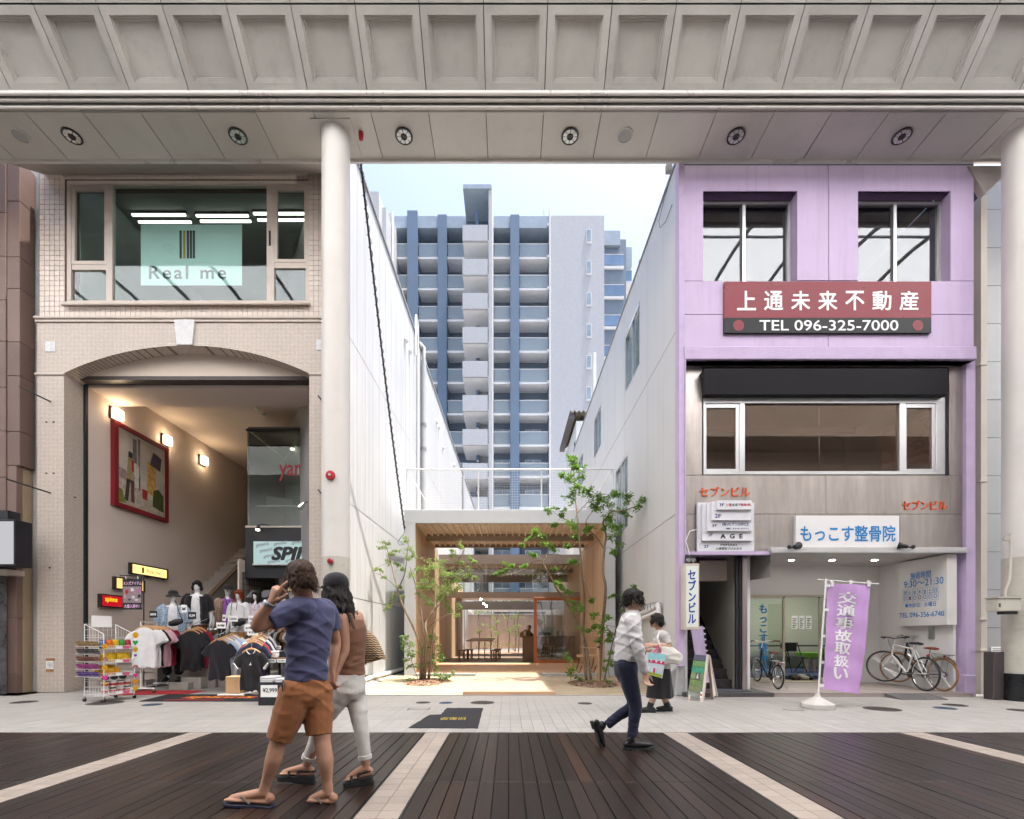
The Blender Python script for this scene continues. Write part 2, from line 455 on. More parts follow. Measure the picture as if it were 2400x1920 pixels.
for a in((992,1647,34,'small brown cover left of the blue one before the lot'),(1045,1647.5,33,'small blue cover before the sunny lot'),(1131,1647,56,'wide brown cover above the tarmac patch'),(1371,1649,34,'small dark cover in front of the right tree'),(2067,1662,75,'wide dark cover right of the lilac banner base'),(2214,1660,45,'blue cover below the grey ramp'),(2238,1653,48,'dark cover nearest the grey ramp'),(2390,1665,46,'dark cover cut by the right picture edge'),(57,1646,50,'dark cover near the left picture edge'),(247,1648,72,'large dark cover under the snack trolley'),(357,1652,42,'small blue cover before the doormat')):
 manhole(a[0],a[1],a[2],a[3],'blue' in a[3]and 'left of' not in a[3])
fr=MB()
for(a,b)in(((959,1660),(1005,1664)),((1832,1662),(1886,1666))):
 Y0,Y1=GY(b[1]),GY(a[1]);x0,x1=X(a[0],Y1),X(b[0],Y0)
 for q in((x0,x1,Y0,Y0+.012),(x0,x1,Y1-.012,Y1),(x0,x0+.012,Y0,Y1),(x1-.012,x1,Y0,Y1)):fr.box(*q,-.01,.003)
struct(fr.build('cover_frames',M_['iron']));
# arcade
M_['arc']=mat('arcade_panel',(.54,.525,.49),.45,var=.06,vs=.9,stain=.22,rand=.05)
M_['arc2']=mat('arcade_coffer',(.475,.46,.43),.5,var=.08,vs=1.1,stain=.3,rand=.08)
M_['arcgap']=mat('arcade_joint',(.10,.095,.09),.8)
M_['rail']=mat('arcade_rail',(.62,.595,.56),.3,.2,var=.04)
GX,GW=-.39,1.015
ZS,YN,YF=10.4,8.47,9.36
A0,A1=Vector((0,8.28,10.52)),Vector((0,7.62,11.15))
sv=(A1-A0).normalized();sn=Vector((0,-sv.z,sv.y));sn=-sn if sn.z>0 else sn
arc=thing('arcade_canopy','beige arcade canopy with coffered slope and flat soffit panels','arcade roof',(0,8.5,10.4))
bk=MB();bk.box(-32,32,YN+.01,YF-.01,ZS+.03,ZS+.12)
bk.hexa([Vector((-32,0,0))+A0-sn*.09,Vector((32,0,0))+A0-sn*.09,Vector((32,0,0))+A0+sv*1.86-sn*.09,Vector((-32,0,0))+A0+sv*1.86-sn*.09,Vector((-32,0,0))+A0-sn*.2,Vector((32,0,0))+A0-sn*.2,Vector((32,0,0))+A0+sv*1.86-sn*.2,Vector((-32,0,0))+A0+sv*1.86-sn*.2])
bk.build('backing',M_['arcgap'],arc)
panel=None;far=MB();coff=None
def coffer_mesh():
 mb=MB();w2,h2=GW-.014,.905;bd=[(0,0,0),(.115,.1,0),(.118,.103,-.032),(.143,.126,-.032),(.146,.129,-.058),(.170,.150,-.058),(.174,.154,-.082)]
 rings=[]
 for(ix,iv,d)in[(0,0,-.04)]+bd:
  rings.append([Vector((x,0,0))+sv*v+sn*d for x,v in((ix,iv),(w2-ix,iv),(w2-ix,h2-iv),(ix,h2-iv))])
 vs=[p for r in rings for p in r];fs=[]
 for i in range(len(rings)-1):
  for k in range(4):fs.append((i*4+k,i*4+(k+1)%4,i*4+4+(k+1)%4,i*4+4+k))
 fs.append(tuple(range(len(vs)-4,len(vs))));return mb.add(vs,fs)
for k in range(-31,31):
 x=GX+k*GW
 if-10<=k<=10:
  if panel is None:
   panel=MB().box(.006,GW-.006,0,YF-YN-.01,0,.03).build('soffit_panel',M_['arc'],arc,local=True,bevel=.004);panel.location=Vector((x,YN+.005,ZS))-worldloc(arc)
   coff=coffer_mesh().build('coffer_panel',M_['arc2'],arc,local=True);coff.location=Vector((x+.007,A0.y,A0.z))-worldloc(arc)
  else:
   inst('soffit_panel',panel,arc,(x,YN+.005,ZS+random.uniform(0,.004)));inst('coffer_panel',coff,arc,(x+.007,A0.y,A0.z))
  q=A0+sv*.925;inst('coffer_panel',coff,arc,(x+.007,q.y,q.z))
 else:far.box(x+.006,x+GW-.006,YN+.005,YF-.005,ZS,ZS+.03)
far.build('far_soffit',M_['arc'],arc,fix=False)
base=Vector((0,YN,ZS));top=A0.copy();dv=(top-base)
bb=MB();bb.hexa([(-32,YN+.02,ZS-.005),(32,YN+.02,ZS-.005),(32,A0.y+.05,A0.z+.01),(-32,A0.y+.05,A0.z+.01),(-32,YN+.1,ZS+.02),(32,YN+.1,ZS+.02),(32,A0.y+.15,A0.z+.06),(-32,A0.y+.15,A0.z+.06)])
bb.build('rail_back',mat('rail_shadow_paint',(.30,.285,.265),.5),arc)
for t,r in((.14,.034),(.52,.032),(.88,.04)):
 c=base+dv*t+Vector((0,-.012,-.008))
 MB().tube([(-32,c.y,c.z),(32,c.y,c.z)],r,12,flat=.75).build('moulding_rail',M_['rail'],arc,smooth=True)
MB().box(-32,32,YF-.012,YF+.03,ZS-.045,ZS+.1).build('edge_trim',M_['rail'],arc)
for i in range(3):
 xa,xb=-9.72+i*2.12,-9.72+(i+1)*2.12-.008
 MB().hexa([(xa,YF+.035,ZS-.03),(xb,YF+.035,ZS-.03),(xb,10.14,10.86),(xa,10.14,10.86),(xa,YF+.035,ZS+.06),(xb,YF+.035,ZS+.06),(xb,10.14,10.98),(xa,10.14,10.98)]).build('flashing',mat('flashing_paint',(.42,.38,.35),.6,var=.12,stain=.3),arc)
MB().hexa([(8.92,9.37,10.30),(9.6,9.37,10.30),(9.6,9.37,10.1),(9.25,9.37,9.75),(8.92,9.5,10.30),(9.6,9.5,10.30),(9.6,9.5,10.1),(9.25,9.5,9.75)]).build('bracket',mat('flashing_paint','#aaa'),arc)
m,n,o=newmat('milky_roof_sheet');tr=N(n,'BsdfTranslucent');tr.inputs[0].default_value=(.97,.975,.97,1);df=N(n,'BsdfDiffuse');df.inputs[0].default_value=(.6,.62,.62,1)
mx=N(n,'MixShader');mx.inputs[0].default_value=.04;L(n,tr.outputs[0],mx.inputs[1]);L(n,df.outputs[0],mx.inputs[2]);L(n,mx.outputs[0],o.inputs[0]);M_['milk']=m
def arch(t,off=0):return Vector((0,1.7+(5.4+off)*math.cos(math.pi*t),11.9+(2.6+off)*math.sin(math.pi*t)))
gl=MB()
for i in range(16):
 a,b=arch(i/16),arch((i+1)/16)
 gl.quad((-34,a.y,a.z),(34,a.y,a.z),(34,b.y,b.z),(-34,b.y,b.z))
gl.build('roof_glazing',M_['milk'],arc,fix=False)
M_['ribs']=mat('roof_steel',(.16,.16,.165),.5,.3)
for k in range(-16,17):
 x=GX+k*2.03
 MB().tube([arch(i/16,-.09)+Vector((x,0,0))for i in range(17)],.065,6).build('roof_rib',M_['ribs'],arc)
for t in(.2,.4,.6,.8):
 c=arch(t,-.05);MB().box(-34,34,c.y-.025,c.y+.025,c.z-.04,c.z+.02).build('purlin',M_['ribs'],arc)
oc=MB().box(-32,32,-5.2,-3.1,10.4,10.9);oc.hexa([(-32,-3.1,10.9),(32,-3.1,10.9),(32,-3.0,11.95),(-32,-3.0,11.95),(-32,-3.4,10.9),(32,-3.4,10.9),(32,-3.4,11.95),(-32,-3.4,11.95)])
oc.build('far_eaves',M_['arc'],arc)
ob=thing('facing_shop_row','row of plain shops across the street, seen mirrored in the windows','building',(0,-5,0))
MB().box(-32,32,-5.6,-5.0,0,11).build('wall',mat('facing_wall',(.74,.72,.69),.7,var=.06),ob)
for k in range(-5,6):
 MB().box(k*5.8-2.2,k*5.8+2.2,-5.02,-4.98,4.6,6.6).build('window',mat('facing_window',(.05,.055,.06),.2),ob)
 MB().box(k*5.8-2.4,k*5.8+2.4,-5.02,-4.97,.1,3.0).build('shopfront',mat('facing_shop',(.12,.10,.085),.4),ob)
M_['lens']=mat('downlight_lens',(.75,.75,.72),.18,.4,var=.2,vs=30)
M_['bezel']=mat('downlight_bezel',(.06,.06,.065),.35,.5)
names=['leftmost, above the brown building','above the left window','right of the left column','above the sunny lot, right one','above the left lilac window','above the right lilac window']
yl=8.9
for k in range(6):
 x=-8.03+3.056*k
 t=thing('downlight','round soffit downlight, '+names[k],'light',(x,yl,ZS),group='downlights in the arcade soffit')
 MB().lathe([(.155,.0),(.16,-.02),(.15,-.03),(.135,-.028),(.13,-.005)],(x,yl,ZS-.001),n=28).build('bezel',M_['bezel'],t,smooth=True)
 for i in range(8):
  a0,a1=(i+.1)*math.pi/4,(i+.9)*math.pi/4
  vs=[(x+r*math.cos(a),yl+r*math.sin(a),ZS-.018-d)for d in(0,.008)for r in(.062,.128)for a in(a0,(a0+a1)/2,a1)]
  MB().add(vs,[(0,1,4,3),(1,2,5,4),(6,9,10,7),(7,10,11,8),(3,4,10,9),(4,5,11,10),(0,6,7,1),(1,7,8,2)]).build('lens',M_['lens'],t,fix=False)
 MB().lathe([(.058,-.006),(.055,-.04),(.04,-.045),(.03,-.03)],(x,yl,ZS),n=18).build('core',M_['bezel'],t,smooth=True)
for x,nm in((-8.98,'at the far left of the arcade soffit'),(2.15,'right of the lamp above the lot')):
 t=thing('ceiling_speaker','flat round grey speaker '+nm,'speaker',(x,yl,ZS),group='soffit speakers')
 MB().lathe([(.15,0),(.15,-.012),(.125,-.016),(.125,-.008)],(x,yl,ZS),n=26).build('rim',M_['arc'],t,smooth=True)
 MB().lathe([(.122,-.004),(.122,-.010)],(x,yl,ZS),n=26).build('grille',mat('speaker_grille',(.36,.36,.355),.6,bmp=.5,bs=400),t)
M_['red']=mat('signal_red',(.42,.02,.03),.35,var=.1)
t=MB().lathe([(.045,0),(.045,-.05),(.038,-.12),(.015,-.14)],(X(846,8.85),8.85,ZS-.001),n=14).build('warning_lamp',M_['red'],smooth=True)
tag(t,'small red warning lamp under the arcade soffit beside the column','lamp')
M_['colp']=mat('column_paint',(.66,.63,.595),.35,var=.04,vs=.7,stain=.12)
M_['colp2']=mat('column_paint_lower',(.50,.47,.41),.5,var=.07,vs=3,stain=.35)
M_['colb']=mat('column_black_base',(.012,.012,.014),.25,var=.2)
def column(x,label):
 t=thing('arcade_column',label,'column',(x,8.9,0),group='arcade columns')
 MB().lathe([(.25,2.62),(.25,10.30),(.262,10.33),(.262,10.4)],(x,8.9,0),n=40).build('shaft',M_['colp'],t,smooth=True)
 MB().lathe([(.253,.5),(.253,2.618)],(x,8.9,0),n=40).build('lower_shaft',M_['colp2'],t,smooth=True)
 MB().lathe([(.262,0),(.262,.5)],(x,8.9,0),n=40).build('base_band',M_['colb'],t,smooth=True)
 MB().box(x-.36,x+.36,8.6,9.3,10.385,10.399).build('cap_plate',M_['arc'],t)
column(-3.17,'round beige column beside the tiled building')
column(9.43,'round beige column with a black base at the right edge')
c=P(775,1115,8.64);t=thing('alarm_bell','round red alarm button high on the left column','alarm',c)
MB().lathe([(.085,0),(.085,.03),(.07,.05),(.03,.055)],c,(0,-1,0),22).build('dome',M_['red'],t,smooth=True);MB().lathe([(.022,.05),(.022,.07)],c,(0,-1,0),12).build('button',M_['alu'],t)
c=P(775,1316,8.64);t=thing('alarm_lamp','small red glass lamp low on the left column','lamp',c)
MB().lathe([(.062,0),(.062,.015)],c,(0,-1,0),20).build('collar',M_['alu'],t);MB().lathe([(.05,.014),(.048,.05),(.025,.07)],c,(0,-1,0),18).build('glass',mat('red_glass',(.30,.01,.012),.12),t,smooth=True)
t=thing('meter_box','beige metal box with conduit strapped to the right column','electric box',(9.13,8.75,1.7))
MB().box(X(2325,8.6),X(2381,8.6),8.5,8.72,Z(1433,8.6),Z(1403,8.6)).build('box',M_['colp2'],t,bevel=.01)
MB().box(X(2322,8.6),X(2384,8.6),8.48,8.73,Z(1403,8.6)+.001,Z(1401,8.6)+.005).build('lid',M_['colp2'],t)
MB().box(X(2326,8.6)+.012,X(2330,8.6)+.01,8.492,8.5,Z(1424,8.6),Z(1415,8.6)).build('latch',M_['bezel'],t)
MB().tube([P(2356,1402,8.6),P(2356,1385,8.6),P(2366,1360,8.6),P(2368,1330,8.62),P(2368,1250,8.62)],.02,8).build('conduit',M_['colp2'],t,smooth=True)
MB().box(X(2350,8.6),X(2380,8.6),8.56,8.7,Z(1440,8.6),Z(1433.5,8.6)).build('bracket',M_['bezel'],t)
t=MB().tube([P(2357,1262,8.64),P(2362,1262,8.55)],.045,12).build('camera_lamp',M_['colp2']);tag(t,'small floodlight can on the right column above the box','lamp')
# tiled building on the left
YL=10.15
def bx(mb,p0,p1,q0,q1,Ya,Yb,Yr=None):
 """box covering photo columns p0..p1 and rows q0..q1 at depth Yr (front face), from Ya to Yb"""
 Yr=Ya if Yr is None else Yr
 return mb.box(X(p0,Yr),X(p1,Yr),Ya,Yb,Z(q1,Yr),Z(q0,Yr))
M_['tile']=mat('cream_glazed_tile',(.62,.535,.47),.3,var=.05,vs=2,rand=.05,stain=.08)
M_['mortar']=mat('brown_mortar',(.11,.065,.055),.85)
M_['mosaic']=tilemat('cream_mosaic',(.63,.555,.485),(.19,.125,.10),.0275,.10,stain=.2)
M_['marble']=mat('white_marble',(.60,.60,.61),.35,var=.12,vs=9,stain=.35)
M_['trimc']=mat('cream_trim',(.52,.45,.395),.45,var=.07,stain=.18)
M_['frame']=mat('cream_window_frame',(.56,.49,.43),.4,var=.06,stain=.2)
M_['inwall']=mat('alcove_plaster',(.62,.525,.465),.8,var=.05,vs=.8,bmp=.15,bs=120)
M_['inceil']=mat('alcove_ceiling',(.58,.50,.45),.8,var=.04)
lb=thing('tiled_building','cream tiled shop building with arched alcove and large upper window','building',(-6.5,YL,0))
XR=-3.76;XL_=X(87,YL)
wb=MB()
for a in((90,156,380,744),(725,757,380,744)):bx(wb,*a,YL+.012,YL+.3,YL)
wb.box(X(757,YL),XR-.01,YL+.012,YL+.3,Z(744,YL),11.2)
bx(wb,156,725,380,423,YL+.012,YL+.3,YL);bx(wb,156,725,712,744,YL+.012,YL+.3,YL)
wb.build('upper_wall',M_['mortar'],lb)
ts=.1066;t0=None;rest=MB()
z0=Z(742,YL)+.004
for r in range(30):
 z=z0+r*ts
 for c in range(-1,58):
  x=X(92,YL)+c*ts;pxc=CX+(x+ts/2)*F/YL
  if x<X(89,YL)-.02 or x+ts>XR:continue
  side=pxc<152 or pxc>728
  inwin=(153<pxc<727)and Z(714,YL)<z+ts/2<Z(421,YL)
  if inwin:continue
  if side and pxc<765 and c>=0:
   if t0 is None:
    t0=MB().box(.004,ts-.004,0,.014,.004,ts-.004).build('wall_tile',M_['tile'],lb,local=True,fix=False);t0.location=Vector((x,YL,z))-worldloc(lb)
   else:inst('wall_tile',t0,lb,(x,YL+random.uniform(0,.0015),z))
  elif c>=0:rest.box(x+.004,x+ts-.004,YL,YL+.014,z+.004,z+ts-.004)
stuff(rest.build('strip_tiles',M_['tile'],lb,fix=False))
MB().box(X(83,YL),XR,YL-.06,YL+.05,Z(750,YL),Z(744,YL)).build('cornice',M_['trimc'],lb,bevel=.01)
MB().box(X(85,YL),XR,YL-.03,YL+.05,Z(756,YL),Z(750,YL)-.002).build('cornice_lower',M_['trimc'],lb)
xa,xb=X(150,YL),X(725,YL);zs,za=Z(876,YL),Z(811,YL)
hw=(xb-xa)/2;rise=za-zs;Rr=(hw*hw+rise*rise)/(2*rise);xc=(xa+xb)/2
arcp=[(xc+Rr*math.sin(t),za-Rr+Rr*math.cos(t))for t in[math.asin(hw/Rr)*(1-2*i/28)for i in range(29)]]
top=Z(756,YL)-.004
MB().prism([(XL_,top),(XR-.012,top),(XR-.012,zs)]+arcp+[(XL_,zs)],(0,YL,0),(1,0,0),(0,0,1),(0,.46,0)).build('arch_wall',M_['mosaic'],lb)
MB().box(XL_,xa,YL,YL+.46,0,zs-.002).build('left_pier',M_['mosaic'],lb)
MB().box(xb,XR-.012,YL,YL+.46,0,zs-.002).build('right_pier',M_['mosaic'],lb)
ar=MB()
for i in range(28):
 (x0,zz0),(x1,zz1)=arcp[i],arcp[i+1]
 ar.hexa([(x0,YL-.015,zz0),(x1,YL-.015,zz1),(x1,YL+.02,zz1),(x0,YL+.02,zz0),(x0,YL-.015,zz0+.045),(x1,YL-.015,zz1+.045),(x1,YL+.02,zz1+.045),(x0,YL+.02,zz0+.045)])
ar.build('arch_moulding',M_['mosaic'],lb)
for(a,b)in((83,152),(724,772)):MB().box(X(a,YL),X(b,YL),YL-.025,YL+.02,zs-.03,zs+.015).build('spring_band',M_['trimc'],lb)
MB().prism([(X(411,YL),Z(752,YL)),(X(459,YL),Z(752,YL)),(X(454,YL),Z(811,YL)),(X(417,YL),Z(811,YL))],(0,YL+.01,0),(1,0,0),(0,0,1),(0,-.06,0)).build('keystone',M_['marble'],lb,bevel=.006)
for a in((107,131,801,825),(742,766,797,821)):bx(MB(),*a,YL-.012,YL+.01,YL).build('marble_block',M_['marble'],lb)
MB().box(xa-.02,xb+.02,YL+.30,YL+.45,6.80,8.1).build('tympanum',mat('tympanum_render',(.55,.47,.40),.6,var=.04,stain=.08),lb)
MB().box(xa+.004,xb-.004,YL+.3,10.68,6.72,6.8).build('shutter_track',mat('track_dark',(.06,.05,.048),.5),lb)
for xx in(xa-.005,xb-.05):MB().box(xx,xx+.055,10.615,10.68,0,6.72).build('shutter_guide',M_['black'],lb)
XW=-9.28
sh=MB();sh.box(XW-.3,XW,10.62,18.2,0,7.3);sh.build('alcove_wall',M_['inwall'],lb)
MB().box(XW,XR-.4,18.0,18.3,0,7.3).build('back_wall',M_['inwall'],lb)
MB().box(X(724,YL)+.02,XR-.02,10.62,18.0,0,7.3).build('right_wall',M_['inwall'],lb)
MB().box(XW,xb+.03,10.70,11.56,6.67,7.3).build('low_ceiling',M_['inceil'],lb)
MB().box(XW,xb+.03,11.56,18.0,7.06,7.3).build('high_ceiling',M_['inceil'],lb)
fl=MB().box(XW,xb+.02,YL-.1,18.0,-.05,.003).build('alcove_floor',mat('concrete_floor',(.27,.255,.24),.6,var=.12,stain=.2),lb)
MB().box(-9.7,XR-.012,PV1,YL-.1,-.05,.002).build('threshold',stonemat('threshold_stone',(.36,.34,.32)),lb)
MB().box(X(556,17.9),X(580,17.9),17.95,18.0,4.25,7.0).build('door',mat('brown_door',(.17,.10,.06),.5),lb)
for(a,b)in((600,955),(617,970)):
 c=P(a,b,(7.06-EYE)*F/(CY-b));MB().lathe([(.06,0),(.05,-.05),(.02,-.06)],(c.x,c.y,7.06),n=14).build('smoke_detector',M_['white'],lb,smooth=True)
st=thing('staircase','concrete staircase climbing along the alcove wall behind the mannequins','stairs',(-8.7,11,0))
M_['step']=mat('stair_paint',(.42,.38,.345),.6,var=.08,stain=.2)
for i in range(22):
 y=10.95+i*.27;MB().box(XW+.002,-8.21,y,y+.30,max(0,i*.19-.1),(i+1)*.19-.03).build('riser',M_['step'],st);MB().box(XW+.002,-8.21,y-.03,y+.27,(i+1)*.19-.028,(i+1)*.19).build('tread',M_['step'],st)
def sl_(y):return 2.24+.707*(y-13.1)
MB().prism([(11.2,0),(17.2,0),(17.2,sl_(17.2)-.05),(11.2,sl_(11.2)-.05)],(-8.2,0,0),(0,1,0),(0,0,1),(.07,0,0)).build('side_panel',mat('stair_side_steel',(.36,.33,.30),.4,.3,var=.15,vs=.7),st)
MB().hexa([(-8.23,11.1,sl_(11.1)-.05),(-8.10,11.1,sl_(11.1)-.05),(-8.10,17.2,sl_(17.2)-.05),(-8.23,17.2,sl_(17.2)-.05),(-8.23,11.1,sl_(11.1)),(-8.10,11.1,sl_(11.1)),(-8.10,17.2,sl_(17.2)),(-8.23,17.2,sl_(17.2))]).build('handrail',mat('rail_wood_dark',(.11,.075,.055),.4),st)
wn=MB;FR=M_['frame']
Yw=YL+.03
win=thing('display_window','wide upper window with side casements over the arch','window',P(440,712,Yw))
def bars(lst,par,name,m,Ya,Yb,Yr):
 for a in lst:bx(MB(),*a,Ya,Yb,Yr).build(name,m,par,bevel=.006)
bars([(156,725,423,431),(156,725,704,712),(156,166,431,704),(716,725,431,704)],win,'frame',FR,Yw-.03,Yw+.09,YL)
bars([(247,262,431,704),(624,642,431,704)],win,'mullion',FR,Yw-.02,Yw+.08,YL)
bars([(166,247,618,631),(642,716,614,627)],win,'transom',FR,Yw-.01,Yw+.07,YL)
M_['glassL']=glassmat('greenish_glass',(.88,.95,.93),.05)
for i,a in enumerate(((262,624,431,704),(166,247,431,618),(166,247,631,704),(642,716,431,614),(642,716,627,704))):
 q=bx(MB(),*a,Yw+.02,Yw+.026,YL).build('pane',M_['glassL'],win)
 if i in(1,3):
  w0,w1,h0,h1=a
  for e in((w0,w0+7,h0,h1),(w1-4,w1,h0,h1),(w0+7,w1-4,h0,h0+13),(w0+7,w1-4,h1-8,h1)):bx(MB(),*e,Yw-.015,Yw+.045,YL).build('sash',FR,win)
bx(MB(),630,634,541,575,Yw-.035,Yw-.02,YL).build('handle',M_['black'],win)
MB().tube([P(148,413,YL-.08),P(720,408,YL-.08)],.022,8).build('rail',M_['trimc'],win,smooth=True)
MB().tube([P(145,714,YL-.08),P(722,712,YL-.08)],.022,8).build('rail',M_['trimc'],win,smooth=True)
bx(MB(),150,728,712,717,YL-.07,YL+.02,YL).build('sill',FR,win,bevel=.005)
rm=MB();rm.box(-9.4,-9.3,10.5,16,7.9,11.5);rm.box(-4.0,-3.9,10.5,16,7.9,11.5);rm.box(-9.4,-3.9,16,16.1,7.9,11.5);rm.build('upper_room_wall',mat('room_wall_grey',(.20,.25,.24),.8),lb)
MB().box(-9.4,-3.9,10.46,16,11.4,11.5).build('upper_room_ceiling',mat('room_ceiling',(.20,.22,.21),.8),lb)
MB().box(-9.4,-3.9,10.46,16,7.8,7.9).build('upper_room_floor',mat('room_floor',(.16,.15,.14),.6),lb)
M_['tube']=emat('tube_light_glow',(1,.98,.88),1.6)
for(a,b,row,zz)in((310,435,504,11.33),(325,448,521,11.33),(460,582,506,11.33),(470,588,519,11.33),(594,716,501,11.33),(604,716,516,11.33)):
 Y=(zz-EYE)*F/(CY-row);o=MB().box(X(a,Y),X(b,Y),Y-.018,Y+.018,zz-.02,zz+.02).build('tube_lamp',M_['tube']);tag(o,'fluorescent tube in the upper room, '+('front' if row<510 else 'rear')+' row, '+('left' if a<400 else 'middle' if a<550 else 'right'),'lamp','tubes in the upper room')
 MB().box(X(a,Y)-.02,X(b,Y)+.02,Y-.03,Y+.03,zz+.021,zz+.07).build('fitting',M_['bezel'],o)
sg=bx(MB(),330,567,527,669,10.32,10.33,10.32).build('window_sign',mat('pale_teal_board',(.58,.74,.72),.5,var=.03));tag(sg,'pale teal sign with striped emblem hung behind the upper window','sign')
Yg=10.319
for i,(a,cl)in enumerate(((421,'k'),(429.5,'y'),(438,'k'),(445,'k'),(452,'k'))):
 bx(MB(),a,a+5,541,606,Yg-.006,Yg,Yg).build('emblem_bar',M_['black']if cl=='k' else mat('emblem_ochre',(.45,.24,.02),.5),sg)
lettering('Real me',P(350,654,Yg),FRONT,X(530,Yg)-X(350,Yg),Z(624,Yg)-Z(654,Yg),M_['black'],sg,sp=1.25,bold=.014)
XP=XW+.10
pa=thing('framed_painting','large watercolour street scene in a dark red frame on the alcove wall','painting',(XP,12.2,4.24))
def wq(mb,y0,y1,z0,z1,x0,x1):return mb.box(x0,x1,y0,y1,z0,z1)
RD=mat('dark_red_frame',(.20,.012,.02),.35,var=.1)
for(y0,y1,z0,z1)in((11.28,11.40,4.24,6.24),(12.98,13.08,4.24,6.24),(11.40,12.98,4.24,4.34),(11.40,12.98,6.14,6.24)):wq(MB(),y0,y1,z0,z1,XW,XP).build('frame',RD,pa)
wq(MB(),11.40,12.98,4.34,6.14,XW,XP-.04).build('canvas',mat('watercolour_paper',(.50,.46,.40),.7,var=.18,vs=3,stain=.3),pa)
def blot(pts,col,d):
 c=[(11.42+p[0]*1.54,4.36+p[1]*1.76)for p in pts]
 MB().prism(c,(XP-.04,0,0),(0,1,0),(0,0,1),(.002+.001*d,0,0)).build('paint_patch',mat('paint_%02x%02x%02x'%tuple(int(255*x)for x in col),col,.7,var=.3,vs=12),pa)
blot([(0,0),(1,0),(1,.14),(.55,.2),(.2,.33),(0,.36)],(.42,.36,.29),0)
blot([(0,.35),(.2,.33),(.45,.25),(.45,.45),(0,.48)],(.30,.23,.22),1)
blot([(.60,.27),(.80,.24),(.80,.72),(.60,.72)],(.55,.33,.10),1)
blot([(.30,.62),(.38,.62),(.37,.95),(.29,.95)],(.16,.14,.14),1);blot([(.41,.30),(.44,.30),(.45,.98),(.40,.98)],(.20,.18,.18),1)
blot([(.66,.70),(.9,.66),(.93,.86),(.74,.9)],(.07,.065,.09),2)
blot([(.16,.34),(.30,.34),(.31,.66),(.2,.68)],(.32,.26,.12),2);blot([(.13,.06),(.2,.05),(.24,.36),(.17,.36)],(.05,.035,.035),2);blot([(.26,.06),(.33,.05),(.32,.36),(.25,.36)],(.12,.05,.04),2)
blot([(.20,.67),(.29,.66),(.29,.74),(.21,.75)],(.04,.03,.035),3);blot([(.33,.28),(.42,.28),(.42,.6),(.33,.6)],(.58,.55,.5),2)
blot([(.27,.5),(.32,.48),(.31,.64),(.26,.64)],(.40,.03,.03),4)
blot([(.50,.16),(.60,.16),(.61,.3),(.49,.3)],(.38,.03,.03),3);blot([(.72,.1),(.98,.06),(.98,.3),(.86,.38),(.74,.34)],(.06,.08,.02),3);blot([(0,.0),(.16,.02),(.08,.18),(0,.2)],(.16,.19,.04),3)
WL=emat('lamp_glass_glow',(1,.74,.45),12)
for i,(py_,pz_)in enumerate(((11.38,6.40),(13.05,6.46),(14.62,6.48))):
 t=thing('wall_lamp','lit square glass wall lamp '+('above the painting, nearest the street','at the upper right corner of the painting','deepest in the alcove')[i],'lamp',(XW,py_,pz_),group='alcove wall lamps')
 MB().box(XW,XW+.05,py_-.14,py_+.14,pz_-.14,pz_+.14).build('back_plate',M_['bezel'],t)
 MB().box(XW+.05,XW+.15,py_-.11,py_+.11,pz_-.11,pz_+.11).build('glass',WL,t,bevel=.02,seg=2)
def wallsign(name,label,y0,y1,z0,z1,face):
 t=thing(name,label,'sign',(XW,(y0+y1)/2,z0))
 for q in((y0,y1,z0,z0+.03),(y0,y1,z1-.03,z1),(y0,y0+.03,z0+.03,z1-.03),(y1-.03,y1,z0+.03,z1-.03)):MB().box(XW,XW+.09,*q).build('frame',mat('sign_frame_brown',(.035,.025,.02),.4),t)
 MB().box(XW,XW+.06,y0+.03,y1-.03,z0+.03,z1-.03).build('face',face,t);return t
t=wallsign('lit_sign','long lit yellow sign on the alcove wall, highest of three',11.80,13.08,2.70,2.98,emat('yellow_lit_face',(1,.74,.26),.5))
lettering('Real me',(XW+.0605,12.33,2.79),LEFTW,.5,.1,mat('ochre_print',(.25,.14,.03),.6),t,ext=.002);MB().box(XW+.06,XW+.063,12.17,12.24,2.77,2.91).build('emblem',mat('ochre_print','#000'),t)
t=wallsign('lit_sign','small lit yellow sign half hidden behind the hanging poster',11.32,12.25,2.28,2.58,emat('amber_lit_face',(1,.66,.22),.4))
lettering('yama',(XW+.0605,11.62,2.34),LEFTW,.5,.16,mat('ochre_print','#000'),t,ext=.002)
t=wallsign('lit_sign','red lit sign with yellow lettering, lowest on the alcove wall',10.92,11.58,1.84,2.14,emat('red_lit_face',(.62,.012,.025),.3))
lettering('spinns',(XW+.0605,11.06,1.95),LEFTW,.34,.13,emat('yellow_glow_print',(.9,.6,.02),.4),t,ext=.003,bold=.03);lettering('spinns vintage',(XW+.0605,11.06,1.91),LEFTW,.34,.03,M_['black'],t,ext=.003)
sx0,sx1,Ys=X(579,12.3),xb+.02,12.3
gs=thing('glazed_salon','dark glazed upstairs room inside the alcove with red lettering','glass room',(sx0,Ys,4))
MB().box(sx0,sx1,Ys,Ys+.012,3.98,6.40).build('pane',glassmat('dark_green_glass',(.70,.76,.71),.1),gs)
MB().box(sx0-.02,sx1,Ys-.02,Ys+.05,6.40,6.45).build('head_rail',M_['black'],gs)
q=MB();q.box(sx0+.02,sx1,16.4,16.5,3.9,6.5);q.box(sx0,sx0+.03,Ys+.05,16.4,3.9,6.4);q.build('back_wall',mat('salon_wall',(.10,.105,.09),.7),gs)
MB().box(sx0,sx1,Ys+.05,16.5,6.45,6.52).build('ceiling',mat('salon_ceiling',(.12,.115,.10),.7),gs);MB().box(sx0,sx1,Ys+.1,16.5,3.86,3.95).build('floor',M_['dark'],gs)
dl=emat('salon_lamp_glow',(1,.9,.65),5)
